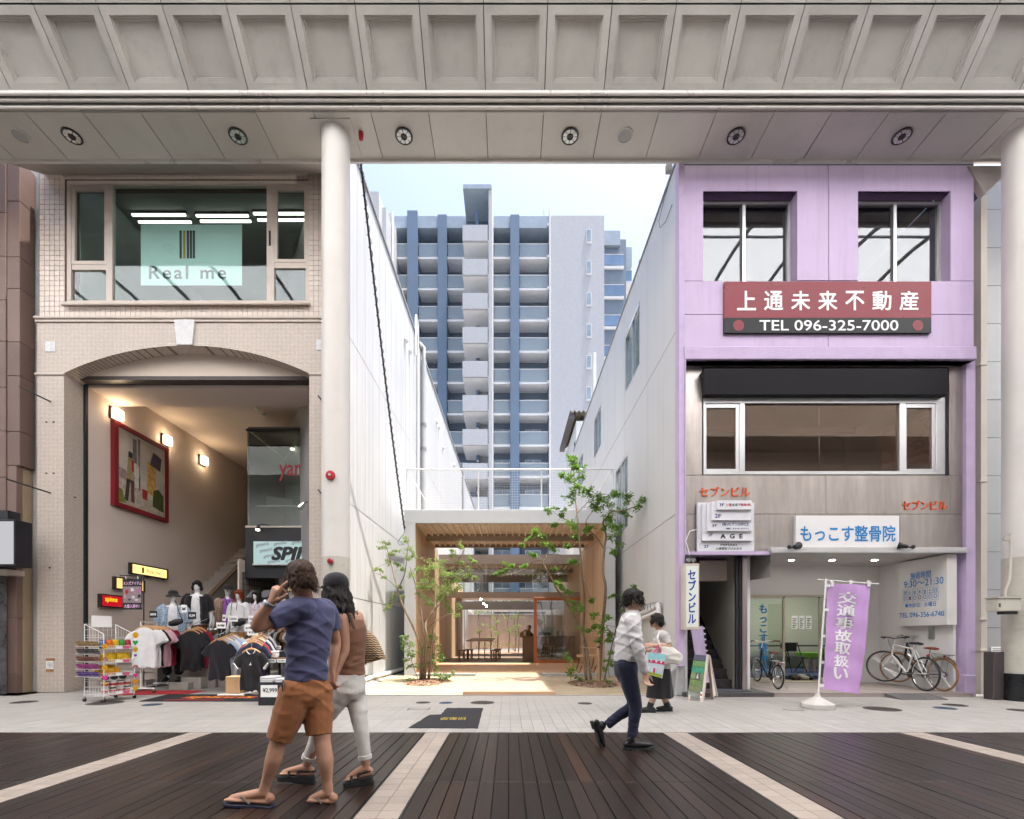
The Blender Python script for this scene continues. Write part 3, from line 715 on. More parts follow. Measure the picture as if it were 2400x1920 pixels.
for(a,b)in((596,1052),(685,1052),(586,1083),(640,1105),(668,1137)):
 Y=12.9+abs(b-1052)*.02;c=P(a,b,Y);MB().lathe([(.05,0),(.05,-.02)],c,n=12).build('ceiling_lamp',dl,gs)
MB().hexa([P(602,1160,13.2),P(724,1175,13.2),P(724,1225,13.2),P(602,1178,13.2)]+[v+Vector((0,.03,0))for v in(P(602,1160,13.2),P(724,1175,13.2),P(724,1225,13.2),P(602,1178,13.2))]).build('stair_soffit',mat('salon_grey',(.22,.24,.25),.5),gs)
MB().tube([P(592,1232,12.7),P(592,1192,12.7),P(597,1186,12.7),P(724,1186,12.7)],.02,8).build('guard_rail',M_['white'],gs,smooth=True)
lettering('yama',P(655,1127,Ys),FRONT,X(735,Ys)-X(655,Ys),Z(1090,Ys)-Z(1127,Ys),mat('red_print',(.33,.015,.03),.5),gs,ext=.006,bold=.012)
bf=thing('black_fascia','black shop fascia under the glazed room carrying a pale light box','fascia',(sx0,12.2,2.7))
MB().box(X(575,12.2),sx1,12.2,12.29,Z(1355,12.2),Z(1237,12.2)).build('board',M_['black'],bf);MB().box(X(575,12.2),sx1,12.18,12.29,Z(1237,12.2)+.001,Z(1233,12.2)).build('cap',M_['trimc'],bf)
lx=thing('light_box','pale blue light box with bold black shop lettering','sign',P(660,1322,12.14))
bx(MB(),594,800,1269,1322,12.13,12.19,12.13).build('face',emat('pale_blue_lit',(.50,.66,.66),.28),lx);bx(MB(),592,802,1322,1325,12.11,12.2,12.13).build('trim',M_['alu'],lx)
lettering('SPINNS',P(638,1312,12.128),FRONT,X(790,12.13)-X(638,12.13),Z(1283,12.13)-Z(1312,12.13),M_['black'],lx,bold=.045,shear=.25,ext=.004)
gp=mat('grey_print',(.22,.24,.26),.6)
for r in range(4):
 for c in range(4):
  a=600+c*42+r*9;b=1284+r*13-c*3
  O=P(a,b,12.129);u=Vector((1,0,.22)).normalized();v=Vector((-.22,0,1)).normalized()
  lettering('SPINNS',O,(u,v),.34,.075,gp,lx,bold=.02,shear=.25,ext=.001)
sp=thing('clip_spotlight','small black clip-on spotlight on the shop fascia','lamp',P(612,1238,12.1));MB().tube([P(606,1232,12.1),P(613,1228,12.05),P(632,1232,12.1)],.012,6).build('arm',M_['black'],sp);MB().lathe([(.035,0),(.06,.12)],P(606,1232,12.1),(0,-.4,-1),12).build('shade',M_['black'],sp);
MB().lathe([(.05,.118),(.05,.124)],P(606,1232,12.1),(0,-.4,-1),12).build('bulb',dl,sp)
sp=thing('clip_spotlight','chrome spotlight reaching from the right pier','lamp',P(712,1186,11.5));MB().tube([P(726,1175,11.5),P(712,1180,11.4)],.012,6).build('arm',M_['black'],sp);MB().lathe([(.06,0),(.085,.16)],P(712,1180,11.4),(-.5,-.2,-.6),14).build('shade',M_['chrome'],sp)
si=thing('shop_interior','dim shop interior behind the mannequins with warm bulbs','interior',(-5.5,14,0))
q=MB();q.box(-8.1,sx1,16.9,17.0,0,3.9);q.build('back_wall',mat('shop_back',(.10,.06,.045),.7,var=.3),si);MB().box(sx0,sx1,12.3,17,2.9,3.0).build('ceiling',mat('shop_ceiling',(.06,.045,.04),.8),si)
for i in range(5):
 c=P(690+i*9,1363+(i%2)*3,13.2);MB().ell(c,(.03,.03,.03),8,6).build('bulb',emat('warm_bulb',(1,.55,.2),25),si)
dr=thing('panel_door','pale framed door with wire mesh standing open by the stairs','door',P(600,1440,12.6))
A,B=P(557,1312,12.0),P(650,1336,13.6);A2,B2=Vector((A.x,A.y,0.02)),Vector((B.x,B.y,.02));B.z=A.z
def leaf(f0,f1,g0,g1,name,m,th=.04):
 d=(B2-A2);nrm=Vector((d.y,-d.x,0)).normalized()*th
 pts=[A2+d*f+Vector((0,0,A.z*g))for f,g in((f0,g0),(f1,g0),(f1,g1),(f0,g1))]
 MB().hexa(pts+[p+nrm for p in pts]).build(name,m,dr)
for a in((0,.06,0,1),(.94,1,0,1),(.06,.94,.9,1),(.06,.94,0,.3)):leaf(*a,'door_rail',M_['trimc'])
leaf(.06,.94,.3,.9,'mesh_back',mat('door_grey',(.24,.215,.195),.6),.012)
for k in range(14):leaf(.06+.88*k/14,.06+.88*k/14+.006,.3,.9,'mesh_wire',M_['rubber'],.02)
for k in range(12):leaf(.06,.94,.3+.05*k,.304+.05*k,'mesh_wire',M_['rubber'],.019)
for k in range(2):
 c=P(588+k*28,1392,12.05);MB().hexa([c+Vector(v)for v in((-.14,0,-.09),(.1,0,-.09),(.18,.1,.1),(-.03,.1,.1),(-.14,.02,-.09),(.1,.02,-.09),(.18,.12,.1),(-.03,.12,.1))]).build('tilted_frame',M_['bezel'],dr)
for i,(a,b)in enumerate((((119,942),(45,906)),((119,1156),(13,1122)))):
 o=MB().tube([P(*a,YL+.01),P(*b,9.25)],.016,8).build('banner_rod',M_['bezel']);tag(o,('upper','lower')[i]+' metal rod sticking out from the left tiled pier','rod','banner rods')
o=bx(MB(),109,126,1549,1568,YL-.008,YL-.004,YL).build('paper_notice',M_['paper']);tag(o,'small white paper notice taped to the left tiled pier','notice')
for a in((109,128,1543,1549),(109,126,1568,1574)):bx(MB(),*a,YL-.009,YL-.001,YL).build('tape',mat('brown_tape',(.33,.15,.06),.4),o)
lettering('お知らせ\n駐輪禁止\nご協力を',P(111,1565,YL-.008),FRONT,.13,.12,M_['black'],o,ext=.001)
for(a,b)in((110,990),(127,990),(110,1110),(127,1110),(118,1331),(177,1166)):MB().lathe([(.014,0),(.018,.02)],P(a,b,YL+.005),(0,-1,0),8).build('bolt',M_['bezel'],lb)
for(a,b)in((752,936),(752,1156)):MB().tube([P(a,b,YL),P(a-6,b-8,YL-.3)],.014,6).build('hook',M_['bezel'],lb)
# brown building at the left edge
nb=thing('brown_building','brown stone building front at the left picture edge','building',(-10.4,10,0))
M_['brown']=stonemat('brown_granite',(.19,.125,.105),.12)
M_['ochre']=mat('ochre_render',(.32,.24,.15),.8,var=.12,stain=.3,streak=.3)
MB().box(-14,X(70,10.3),10.3,12,0,11.2).build('wall',M_['ochre'],nb)
z=0;i=0
for zt in(.14,1.55,2.6,3.5,4.45,5.4,6.3,7.25,8.1,9.0,9.9,11):
 bx0,bx1=X(-160,9.95),X(36 if zt<5 else 44,9.95)
 MB().box(bx0,X(14,9.95)-.006,9.95,10.29,z+.006,zt).build('stone_block',M_['brown'],nb,bevel=.006)
 MB().box(X(14,9.95),bx1,9.97,10.29,z+.006+(.25 if i else 0)*(i%2),zt+(.25*((i+1)%2)if zt<10 else 0)).build('stone_block',M_['brown'],nb,bevel=.006);z=zt;i+=1
MB().box(X(38,10.15),X(60,10.15),10.1,10.3,0,8.6).build('plaster_strip',M_['ochre'],nb)
MB().box(X(-20,9.9),X(12,9.9),9.7,9.93,0,2.9).build('shopfront',mat('shopfront_grey',(.12,.12,.13),.3,var=.6,vs=5),nb)
MB().box(X(72,10.32),X(92,10.32)-.004,10.32,10.6,0,11.2).build('gap_panel',mat('gap_white',(.46,.46,.47),.6,var=.08,stain=.3),nb)
MB().tube([P(66,1620,10.25),P(66,1570,10.25)],.03,8).build('drain_pipe',M_['bezel'],nb)
t=thing('projecting_sign','white light box sign in a black frame on the brown building','sign',P(10,1327,9.4))
bx(MB(),-60,35,1217,1327,9.4,9.75,9.4).build('frame',M_['black'],t,bevel=.01);bx(MB(),-60,30,1222,1322,9.385,9.4,9.385).build('face',emat('white_lit_face',(.78,.78,.82),.22),t);bx(MB(),-60,18,1196,1217,9.45,9.7,9.45).build('bracket',M_['black'],t)
bx(MB(),-60,18,1334,1346,9.6,9.94,9.6).build('awning_bar',M_['trimc'],nb)
# the open lot
M_['sand']=mat('packed_sand',(.34,.27,.18),.9,var=.16,vs=1.3,bmp=.5,bs=220,stain=.2)
sand=struct(MB().box(-3.85,3.55,9.60,14.4,-.055,.004).build('sand_ground',M_['sand']))
M_['conc']=mat('grey_concrete',(.36,.36,.355),.8,var=.1,vs=2,stain=.25,bmp=.2)
struct(MB().box(-3.6,3.5,9.553,9.606,-.05,.012).build('kerb',mat('kerb_stone',(.30,.31,.33),.7,var=.1)))
struct(MB().box(-4.2,4.2,14.4,44,-.055,-.004).build('back_ground',M_['ground']))
# pale sided wall, left
M_['siding']=mat('white_siding',(.47,.475,.48),.5,var=.04,vs=.6,streak=.3,streak_s=(5,5,.25),rand=.02,stain=.05)
M_['seam']=mat('siding_seam',(.25,.25,.255),.7)
lw=thing('white_sided_building','tall white panelled side wall left of the open lot','building',(-3.9,11,0))
def lx_(Y):return-3.75+.0256*(Y-10)
def lz_(Y):return 12.85-.02*(Y-10)
Yend=42
MB().hexa([(lx_(10.0)-.03,10.0,0),(lx_(Yend)-.03,Yend,0),(lx_(Yend)-8,Yend,0),(-9.3,18.4,0)]+[(a,b,c)for a,b,c in((lx_(10.0)-.03,10.0,lz_(10)-.02),(lx_(Yend)-.03,Yend,lz_(Yend)-.02),(lx_(Yend)-8,Yend,lz_(Yend)-.02),(-9.3,18.4,12.6))]).build('core',M_['seam'],lw)
hts=[0.05,2.1,4.3,8.2,14]
PWD=.62;k=0;Y=10.0;th=math.atan(.0256)
ridge=None
while Y<Yend-.1:
 for i in range(4):
  za,zb=hts[i]+.009,min(hts[i+1],lz_(Y)-.02)-.009
  mb=MB();x0,x1=lx_(Y),lx_(Y+PWD)
  pts=[]
  nr=6
  for q in range(nr+1):
   f=q/nr;pts.append((f,0));
   if q<nr:pts+=[(f+.05/nr*1.5,.0),(f+.12/nr*1.5,-.008),(f+.32/nr*1.5,-.008),(f+.4/nr*1.5,0)]
  vs=[];fs=[]
  for f,d in pts:
   yy=Y+.005+(PWD-.010)*f;xx=lx_(yy)+d
   vs+=[(xx,yy,za),(xx,yy,zb)]
  fs=[(2*j,2*j+2,2*j+3,2*j+1)for j in range(len(pts)-1)]
  mb.add(vs,fs).build('wall_panel',M_['siding'],lw,fix=False)
 Y+=PWD;k+=1
MB().hexa([(lx_(10)-.2,9.98,lz_(10)-.02),(lx_(10)+.04,9.98,lz_(10)-.02),(lx_(Yend)+.04,Yend,lz_(Yend)-.02),(lx_(Yend)-.2,Yend,lz_(Yend)-.02),(lx_(10)-.2,9.98,lz_(10)+.06),(lx_(10)+.04,9.98,lz_(10)+.06),(lx_(Yend)+.04,Yend,lz_(Yend)+.06),(lx_(Yend)-.2,Yend,lz_(Yend)+.06)]).build('coping',M_['seam'],lw)
pip=mat('grey_downpipe',(.42,.43,.43),.5,var=.05)
xw=lx_(19.4)
q=MB().tube([(xw+.12,19.4,0),(xw+.12,19.4,Z(845,19.4)),],.1,12);q.build('downpipe',pip,lw,smooth=True)
MB().tube([(xw+.12,19.4,Z(845,19.4)),(xw+.12,19.4,Z(815,19.4)),(xw-.05,19.4,Z(805,19.4))],.075,10).build('downpipe_top',pip,lw,smooth=True)
for zz in(Z(1000,19.4),Z(1056,19.4)):MB().lathe([(.115,0),(.115,.12)],(xw+.12,19.4,zz),n=12).build('pipe_collar',M_['seam'],lw)
MB().tube([(lx_(18.6)+.06,18.6,0),(lx_(18.6)+.06,18.6,Z(760,18.6)),(lx_(18.6)+.02,18.4,Z(748,18.6)),(lx_(18.3)+.06,18.2,Z(760,18.4)),(lx_(18.3)+.06,18.2,Z(840,18.4))],.04,8).build('thin_pipe',M_['white'],lw,smooth=True)
MB().tube([(lx_(38)+.1,33,0),(lx_(33)+.1,33,Z(1115,33))],.09,8).build('far_downpipe',pip,lw,smooth=True)
for(a,b)in((949,797),(959,823),(1022,988),(1028,1001),(1037,1049),(1063,1090)):
 Yv=3.7*F/(CX-a)
 for _ in range(3):Yv=-lx_(Yv)*F/(CX-a)
 c=Vector((lx_(Yv),Yv,Z(b,Yv)));MB().lathe([(.1,0),(.1,.08),(.05,.12)],c,(1,0,-.25),12).build('vent_hood',M_['white'],lw,smooth=True)
MB().tube([(lx_(10.2)+.1,10.2,.07),(lx_(13)+.1,13,.09),(lx_(17)+.12,17,.07)],.06,8).build('ground_pipe',M_['white'],lw,smooth=True)
gv=MB();random.seed(3)
for i in range(500):
 Yq=random.uniform(9.9,14.2);xq=lx_(Yq)+random.uniform(.03,.45);s=random.uniform(.012,.05)
 a=random.random()*3;vs=[(xq+s*math.cos(a+j*2.1),Yq+s*math.sin(a+j*2.1),.0)for j in range(3)]+[(xq+random.uniform(-s,s)*.3,Yq,s*.8)]
 gv.add(vs,[(0,1,3),(1,2,3),(2,0,3)])
stuff(gv.build('gravel',mat('pale_rubble',(.46,.42,.36),.9,var=.3,vs=30),fix=False))
bpy.context.view_layer.update()
# white building, right of the lot
rb=thing('white_rendered_building','white side wall with three windows right of the open lot','building',(3.5,11,0))
M_['rwall']=mat('right_wall_white',(.55,.55,.55),.55,var=.04,vs=.5,streak=.14,streak_s=(3,3,.2),stain=.05)
RX,RY1,RZ=3.4,25.2,10.75
wins=[(12.5,14.1,8.2,9.85),(17.7,19.1,8.15,9.68),(13.75,15.3,4.3,6.4),(22.0,23.5,8.1,9.55),(18.0,19.5,4.3,6.3)]
def holed(y0,y1,z0,z1,holes):
 """rectangles left over when the openings are cut out of a wall"""
 ys=sorted({y0,y1}|{a for h in holes for a in h[:2]});zs_=sorted({z0,z1}|{a for h in holes for a in h[2:]})
 out=[]
 for a,b in zip(ys,ys[1:]):
  run=None
  for c,d in zip(zs_,zs_[1:]):
   ins=any(h[0]<=a and b<=h[1]and h[2]<=c and d<=h[3]for h in holes)
   if ins:
    if run:out.append((a,b,*run));run=None
   else:run=(run[0],d)if run else(c,d)
  if run:out.append((a,b,*run))
 return out
q=MB()
for(a,b,c,d)in holed(9.60,RY1,0,RZ,wins):q.quad((RX,a,c),(RX,b,c),(RX,b,d),(RX,a,d))
q.build('wall',M_['rwall'],rb,fix=False)
q=MB();q.quad((RX,9.6,0),(RX,9.6,RZ),(3.56,9.6,RZ),(3.56,9.6,0));q.quad((RX,RY1,0),(8,RY1,0),(8,RY1,RZ),(RX,RY1,RZ));q.box(RX+.25,8,16.2,RY1-.02,0,RZ-.05);q.build('inner_wall',M_['rwall'],rb,fix=False)
MB().box(RX-.03,RX+.2,9.62,RY1+.02,RZ,RZ+.05).build('coping',M_['seam'],rb)
for zz,ya in((3.65,9.62),(7.35,9.62)):MB().box(RX-.004,RX+.01,ya,RY1,zz,zz+.018).build('joint',mat('grey_joint',(.30,.30,.30),.8),rb)
for yy in np.arange(10.6,RY1,1.18):MB().box(RX-.002,RX+.01,float(yy),float(yy)+.008,.7,RZ).build('panel_joint',mat('soft_joint',(.48,.48,.48),.8),rb)
M_['rglass']=mat('grey_green_glass',(.10,.16,.17),.12,spec=.8,var=.2)
for(a,b,c,d)in wins:
 t=MB()
 for e in((a,b,c,c+.06),(a,b,d-.06,d),(a,a+.06,c+.06,d-.06),(b-.06,b,c+.06,d-.06),((a+b)/2-.03,(a+b)/2+.03,c+.06,d-.06)):t.box(RX+.01,RX+.12,*e)
 f=t.build('window',M_['alu'],rb)
 MB().box(RX+.05,RX+.07,a+.06,(a+b)/2-.03,c+.06,d-.06).build('pane',M_['rglass'],f);MB().box(RX+.07,RX+.09,(a+b)/2+.03,b-.06,c+.06,d-.06).build('pane',M_['rglass'],f)
MB().hexa([(RX-.22,9.62,0),(RX+.02,9.62,0),(RX+.02,11.6,0),(RX-.06,11.6,0),(RX-.16,9.62,.5),(RX+.02,9.62,.62),(RX+.02,11.6,.55),(RX-.03,11.6,.5)]).build('plinth',M_['conc'],rb,bevel=.02)
MB().hexa([(RX-.12,9.5,0),(X(1604,9.5),9.5,0),(X(1604,9.62),9.6,0),(RX-.12,9.6,0),(RX-.05,9.5,.62),(X(1604,9.5),9.5,.7),(X(1604,9.62),9.6,.7),(RX-.05,9.6,.62)]).build('plinth_end',M_['conc'],rb,bevel=.02)
pb=thing('wall_pipe','white capped pipe bends fixed to the right lot wall','pipe',(RX-.1,11,1.8))
for dz in(0,-.13):MB().tube([(RX-.1,12.6,Z(1445,12.6)+dz),(RX-.1,10.9,Z(1424,10.9)+dz),(RX-.1,10.6,Z(1418,10.6)+dz)],.045,10).build('pipe',M_['white'],pb,smooth=True)
MB().tube([(RX-.1,10.6,Z(1412,10.6)),(RX-.1,10.6,Z(1440,10.6)-.25)],.05,10).build('riser',M_['white'],pb,smooth=True)
for i in range(7):
 y=10.7+i*.26;MB().tube([(RX-.16,y,1.78),(RX-.17,y+.02,1.9),(RX-.08,y+.04,1.95)],.006,5).build('tie',M_['black'],pb)
o=MB().tube([P(1583,386,9.7),P(1565,440,10.2),P(1556,470,10.5),P(1544,520,10.6),P(1547,534,10.5),P(1560,520,10.4),P(1575,480,10.0)],.006,5).build('loose_wire',M_['black']);tag(o,'thin loose wire hanging at the top of the right lot wall','wire')
o=bx(MB(),1563,1576,380,398,9.45,9.55,9.45).build('junction_box',M_['conc']);tag(o,'small grey box under the soffit at the right of the sky gap','box')
hs=thing('tiled_roof_house','small white house with corrugated roof edge beyond the right wall','house',(5,27,0))
MB().box(3.72,8,26.4,31,0,12.9).build('wall',mat('house_white',(.66,.68,.66),.7,var=.05,stain=.1),hs)
rf=MB();nx=40;vs=[]
for i in range(nx+1):
 xx=3.35+i*.12;zz=13.25+.06*math.cos(i*math.pi);vs+=[(xx,26.1,zz),(xx,31,zz),(xx,26.1,zz+.05),(xx,31,zz+.05)]
fs=[]
for i in range(nx):
 a=i*4;fs+=[(a,a+4,a+5,a+1),(a+2,a+3,a+7,a+6),(a,a+2,a+6,a+4)]
rf.add(vs,fs).build('roof',mat('old_roof_sheet',(.16,.14,.12),.8,var=.2),hs,fix=False)
MB().box(3.3,3.6,26.2,31,12.95,13.15).build('gutter',mat('gutter_dark',(.09,.085,.085),.6),hs)
MB().box(3.7,3.75,26.8,27.2,11.2,12.0).build('window',M_['rglass'],hs)
MB().box(X(1390,26.4),X(1397,26.4),26.3,26.45,14.0,16.6).build('antenna_panel',M_['white'],hs);MB().tube([(X(1391,26.4),26.4,12.9),(X(1391,26.4),26.4,14.2)],.04,6).build('antenna_pole',M_['alu'],hs)
MB().box(3.75,8,31.2,44,0,9).build('rear_wing',M_['rwall'],hs)
# pavilion
YP=14.3;PX0,PX1=-3.07,3.17;IX0,IX1=-2.76,2.86
pav=thing('timber_pavilion','grey framed cafe pavilion with timber walls and ribbed ceiling','pavilion',(0,YP,0))
M_['pgrey']=mat('pavilion_grey',(.50,.515,.525),.5,var=.03,streak=.06)
M_['cedar']=woodmat('cedar_board',(.43,.29,.17),(.60,.44,.29),.5,'Z',14,.10)
M_['cedarX']=woodmat('cedar_deck',(.40,.225,.12),(.58,.37,.22),.5,'X',16,.08)
zt,zf=4.91,4.52
MB().box(PX0,PX1,YP,YP+.16,zf,zt).build('fascia',M_['pgrey'],pav,bevel=.006)
for a,b in((PX0,IX0),(IX1,PX1)):MB().box(a,b,YP,19.0,0,zf-.001 if True else 0).build('side_wall',M_['pgrey'],pav)
for a,b in((PX0,IX0),(IX1,PX1)):MB().box(a,b,YP+.16,19.0,zf,zt-.002).build('side_beam',M_['pgrey'],pav)
bw=.124
for sx,s_ in((IX0,1),(IX1,-1)):
 Yc=YP+.02;b0=None
 while Yc<29:
  h=(zf if Yc<18.9 else 4.05)
  o=MB().box(sx,sx+s_*.02,Yc+.0015,Yc+bw-.0015,.1,h-.004).build('wall_board',M_['cedar'],pav,fix=False)
  Yc+=bw
MB().box(IX0-.3,IX0,19.0,29,0,4.2).build('inner_side_wall',M_['pgrey'],pav);MB().box(IX1,IX1+.3,19.0,29,0,4.2).build('inner_side_wall',M_['pgrey'],pav)
fb=MB();yy=YP+.02
while yy<19.15:
 fb.box(IX0+.02,IX1-.02,yy+.002,yy+.116,.02,.10);yy+=.118
fb.build('floor_boards',M_['cedarX'],pav,fix=False)
MB().box(IX0,IX1,19.2,29,.0,.098).build('inner_floor',woodmat('inner_floor_wood',(.15,.11,.075),(.24,.175,.12),.45,'Y',10,.02),pav)
MB().box(PX0+.02,PX1-.02,YP+.02,YP+.06,0,.085).build('floor_edge',M_['conc'],pav)
for a,b in((-2.75,-.93),(.97,2.85)):MB().box(a,b,YP-.25,YP+.015,0,.075).build('plinth',M_['conc'],pav)
M_['rib']=mat('ribbed_deck_sheet',(.74,.66,.57),.4,.1,var=.08)
M_['brownbeam']=mat('beam_brown_paint',(.27,.215,.175),.5,var=.05)
def ribbed(y0,y1,z0,z1,name='ceiling_sheet',x0=IX0+.02,x1=IX1-.02):
 mb=MB();vs=[];p=.2;n_=int((x1-x0)/p);p=(x1-x0)/n_
 prof=[]
 for i in range(n_):
  xx=x0+i*p
  prof+=[(xx,.0),(xx+p*.10,.0),(xx+p*.2,.075),(xx+p*.48,.075),(xx+p*.52,.062),(xx+p*.56,.075),(xx+p*.85,.075),(xx+p*.95,0)]
 prof.append((x1,0))
 for xx,d in prof:vs+=[(xx,y0,z0+d),(xx,y1,z1+d)]
 mb.add(vs,[(2*i,2*i+2,2*i+3,2*i+1)for i in range(len(prof)-1)]).build(name,M_['rib'],pav,fix=False)
ribbed(YP+.165,16.12,4.50,4.50);ribbed(16.28,18.0,4.50,4.50)
MB().box(IX0,IX1,YP+.17,18.05,4.59,4.63).build('roof_slab',M_['pgrey'],pav)
MB().box(IX0+.02,IX1-.02,16.12,16.28,4.36,4.58).build('beam',M_['brownbeam'],pav);MB().box(IX0+.02,IX1-.02,17.96,18.05,4.46,4.58).build('beam',M_['brownbeam'],pav)
YD=19.2
MB().box(IX0,IX1,YD,YD+.14,Z(1322,YD),Z(1300,YD)).build('front_beam',M_['brownbeam'],pav)
MB().box(IX0,IX1,YD-.02,YD+.12,Z(1401,YD),Z(1388,YD)).build('header_beam',M_['brownbeam'],pav)
cg=glassmat('cafe_glass',(.92,.95,.94),.07)
for i in range(3):
 a=IX0+.02+i*(IX1-IX0-.04)/3;b=a+(IX1-IX0-.04)/3-.01
 MB().box(a,b,YD+.05,YD+.056,Z(1388,YD),Z(1322,YD)).build('clerestory_pane',cg,pav)
for i in(1,2):MB().box(IX0+.02+i*(IX1-IX0-.04)/3-.014,IX0+.02+i*(IX1-IX0-.04)/3+.004,YD+.03,YD+.08,Z(1388,YD),Z(1322,YD)).build('glazing_bar',M_['alu'],pav)
ribbed(YD+.2,21.2,4.05,4.05,'inner_ceiling_sheet');ribbed(21.3,23.3,4.05,4.05,'inner_ceiling_sheet')
MB().box(IX0,IX1,YD+.15,23.35,4.14,4.18).build('inner_roof',M_['pgrey'],pav)
MB().box(IX0,IX1,21.18,21.32,3.93,4.12).build('beam',M_['brownbeam'],pav);MB().box(IX0,IX1,23.28,23.4,3.75,4.12).build('beam',M_['brownbeam'],pav)
MB().box(IX0,IX1,24.9,25.05,2.52,2.94).build('back_beam',mat('back_beam_grey',(.20,.18,.165),.5),pav)
MB().box(IX0,IX1,25.06,29.3,3.3,3.36).build('rear_roof',M_['rib'],pav)
MB().box(IX0,IX1,19.25,19.3,.098,.115).build('threshold',M_['alu'],pav)
M_['orange']=woodmat('orange_timber',(.33,.095,.035),(.45,.15,.055),.4,'Z',20,.04)
sd=thing('sliding_door','wide orange timber sliding door with one large pane','door',P(1311,1556,YD-.04))
for a in((1251,1258,1401,1556),(1365,1371,1401,1556),(1258,1365,1401,1408),(1258,1365,1547,1556)):bx(MB(),*a,YD-.09,YD-.03,YD).build('frame',M_['orange'],sd,bevel=.004)
bx(MB(),1258,1365,1408,1547,YD-.065,YD-.057,YD).build('pane',glassmat('door_glass',(.80,.82,.80),.14),sd)
ct=thing('cafe_counter','brown board counter standing inside the pavilion','counter',(1.4,20.6,.1))
CB=mat('counter_board',(.20,.13,.085),.6,var=.06)
MB().box(X(1226,20.4),IX1-.05,20.4,21.4,.1,1.13).build('body',CB,ct,bevel=.01);MB().box(X(1224,20.4),IX1-.04,20.38,21.42,1.131,1.17).build('top',CB,ct)
MB().box(1.2,1.9,20.6,21.0,1.171,1.55).build('machine',M_['steel'],ct,bevel=.03);MB().box(1.28,1.82,20.58,20.6,1.2,1.32).build('machine_tray',M_['black'],ct)
for xq in(.72,2.1,2.3):MB().lathe([(.06,0),(.07,.2),(.05,.22)],(xq,20.6,1.171),n=14).build('canister',M_['steel'],ct,smooth=True)
def stool(x,y,lab):
 t=thing('stool',lab,'stool',(x,y,.1),group='plywood stools at the cafe table')
 W=M_['oak'];MB().lathe([(.19,0),(.19,.03)],(x,y,.52),n=20).build('seat',W,t)
 for a in range(4):
  c,s=math.cos(.785+a*1.571)*.15,math.sin(.785+a*1.571)*.15
  MB().box(x+c-.03,x+c+.03,y+s-.02,y+s+.02,.1,.52).build('leg',W,t)
M_['oak']=woodmat('oak_ply',(.20,.125,.075),(.30,.19,.11),.5,'X',16,.1)
tb=thing('cafe_table','square brown table on slim steel legs in the pavilion','table',(-1.2,21.6,.1))
MB().hexa([P(1092,1503.5,20.9),P(1154,1503.5,20.9),P(1160,1497,23.0),P(1109,1497,23.0)]+[p+Vector((0,0,.035))for p in(P(1092,1503.5,20.9),P(1154,1503.5,20.9),P(1160,1497,23.0),P(1109,1497,23.0))]).build('tabletop',M_['oak'],tb)
for(a,y)in((1104,21.0),(1136,21.0),(1122,22.8),(1150,22.8)):MB().tube([(X(a,y),y,.1),(X(a,y),y,.92)],.025,8).build('leg',M_['steel'],tb)
for i,(a,y)in enumerate(((1082,20.9),(1092,21.9),(1101,22.9))):stool(X(a,y),y,('nearest','middle','farthest')[i]+' stool on the left of the cafe table')
for i,(a,y)in enumerate(((1158,20.9),(1163,22.1),(1167,23.2))):stool(X(a,y),y,('nearest','middle','farthest')[i]+' stool on the right of the cafe table')
pl=emat('pendant_glow',(1,.95,.85),30)
for i,(a,b,y)in enumerate(((1134,1415,22),(1140,1421,22.6),(1127,1405,21.5))):
 c=P(a,b,y);t=thing('pendant_bulb','bare pendant bulb over the table, '+('middle','lowest','highest')[i],'lamp',c,group='pendant bulbs');MB().ell(c,(.035,.035,.045),10,7).build('bulb',pl,t);MB().tube([c+Vector((0,0,.04)),(c.x,c.y,4.0)],.004,5).build('cord',M_['black'],t)
gr=thing('roof_railing','thin white railing with fine mesh on the pavilion roof','railing',(0,14.4,4.91))
zr=6.14
M_['wr']=mat('white_rail',(.66,.66,.66),.4)
for(a,b)in(((PX0+.05,14.4),(PX1-.05,14.4)),((PX0+.05,14.4),(PX0+.05,18.9)),((PX1-.05,14.4),(PX1-.05,18.9))):MB().tube([(*a,zr),(*b,zr)],.025,8).build('top_rail',M_['wr'],gr,smooth=True)
for(x,y)in((PX0+.05,14.4),(X(1121,14.4),14.4),(X(1269,14.4),14.4),(PX1-.05,14.4),(PX0+.05,18.9),(PX1-.05,18.9),(PX0+.05,16.6),(PX1-.05,16.6)):MB().tube([(x,y,4.9),(x,y,zr)],.018,8).build('post',M_['wr'],gr,smooth=True)
ms=MB();wr=.0022
for i in range(1,82):x=PX0+.05+i*(PX1-PX0-.1)/82;ms.box(x-wr,x+wr,14.398,14.402,4.93,zr)
for i in range(16):z=4.95+i*.075;ms.box(PX0+.05,PX1-.05,14.398,14.402,z-wr,z+wr)
ms.build('mesh',M_['wr'],gr,fix=False)
o=MB().tube([P(845,376,9.5)+(P(948,1240,14.25)-P(845,376,9.5))*t+Vector((0,0,-.28*math.sin(math.pi*t)))for t in[i/40 for i in range(41)]],.022,7).build('twisted_cable',M_['black'])
tag(o,'black cable running down from the soffit to the pavilion corner','cable')
a,b=P(845,376,9.5),P(948,1240,14.25);hel=[a+(b-a)*t+Vector((.035*math.cos(t*260),.035*math.sin(t*260),-.28*math.sin(math.pi*t)))for t in[i/600 for i in range(601)]]
MB().tube(hel,.007,4).build('spiral_wrap',M_['black'],o,fix=False)
o=MB().tube([P(948,1240,14.25),P(947,1250,14.2),P(938,1262,14.1),P(932,1272,14.1),P(938,1278,14.1),P(944,1276,14.1)],.008,5).build('cable_tail',M_['black']);tag(o,'curled thin cable end at the pavilion corner','cable')
dp=thing('deck_path','pale timber boardwalk from the street to the pavilion','boardwalk',(0,12,0))
mb=MB();yy=9.62
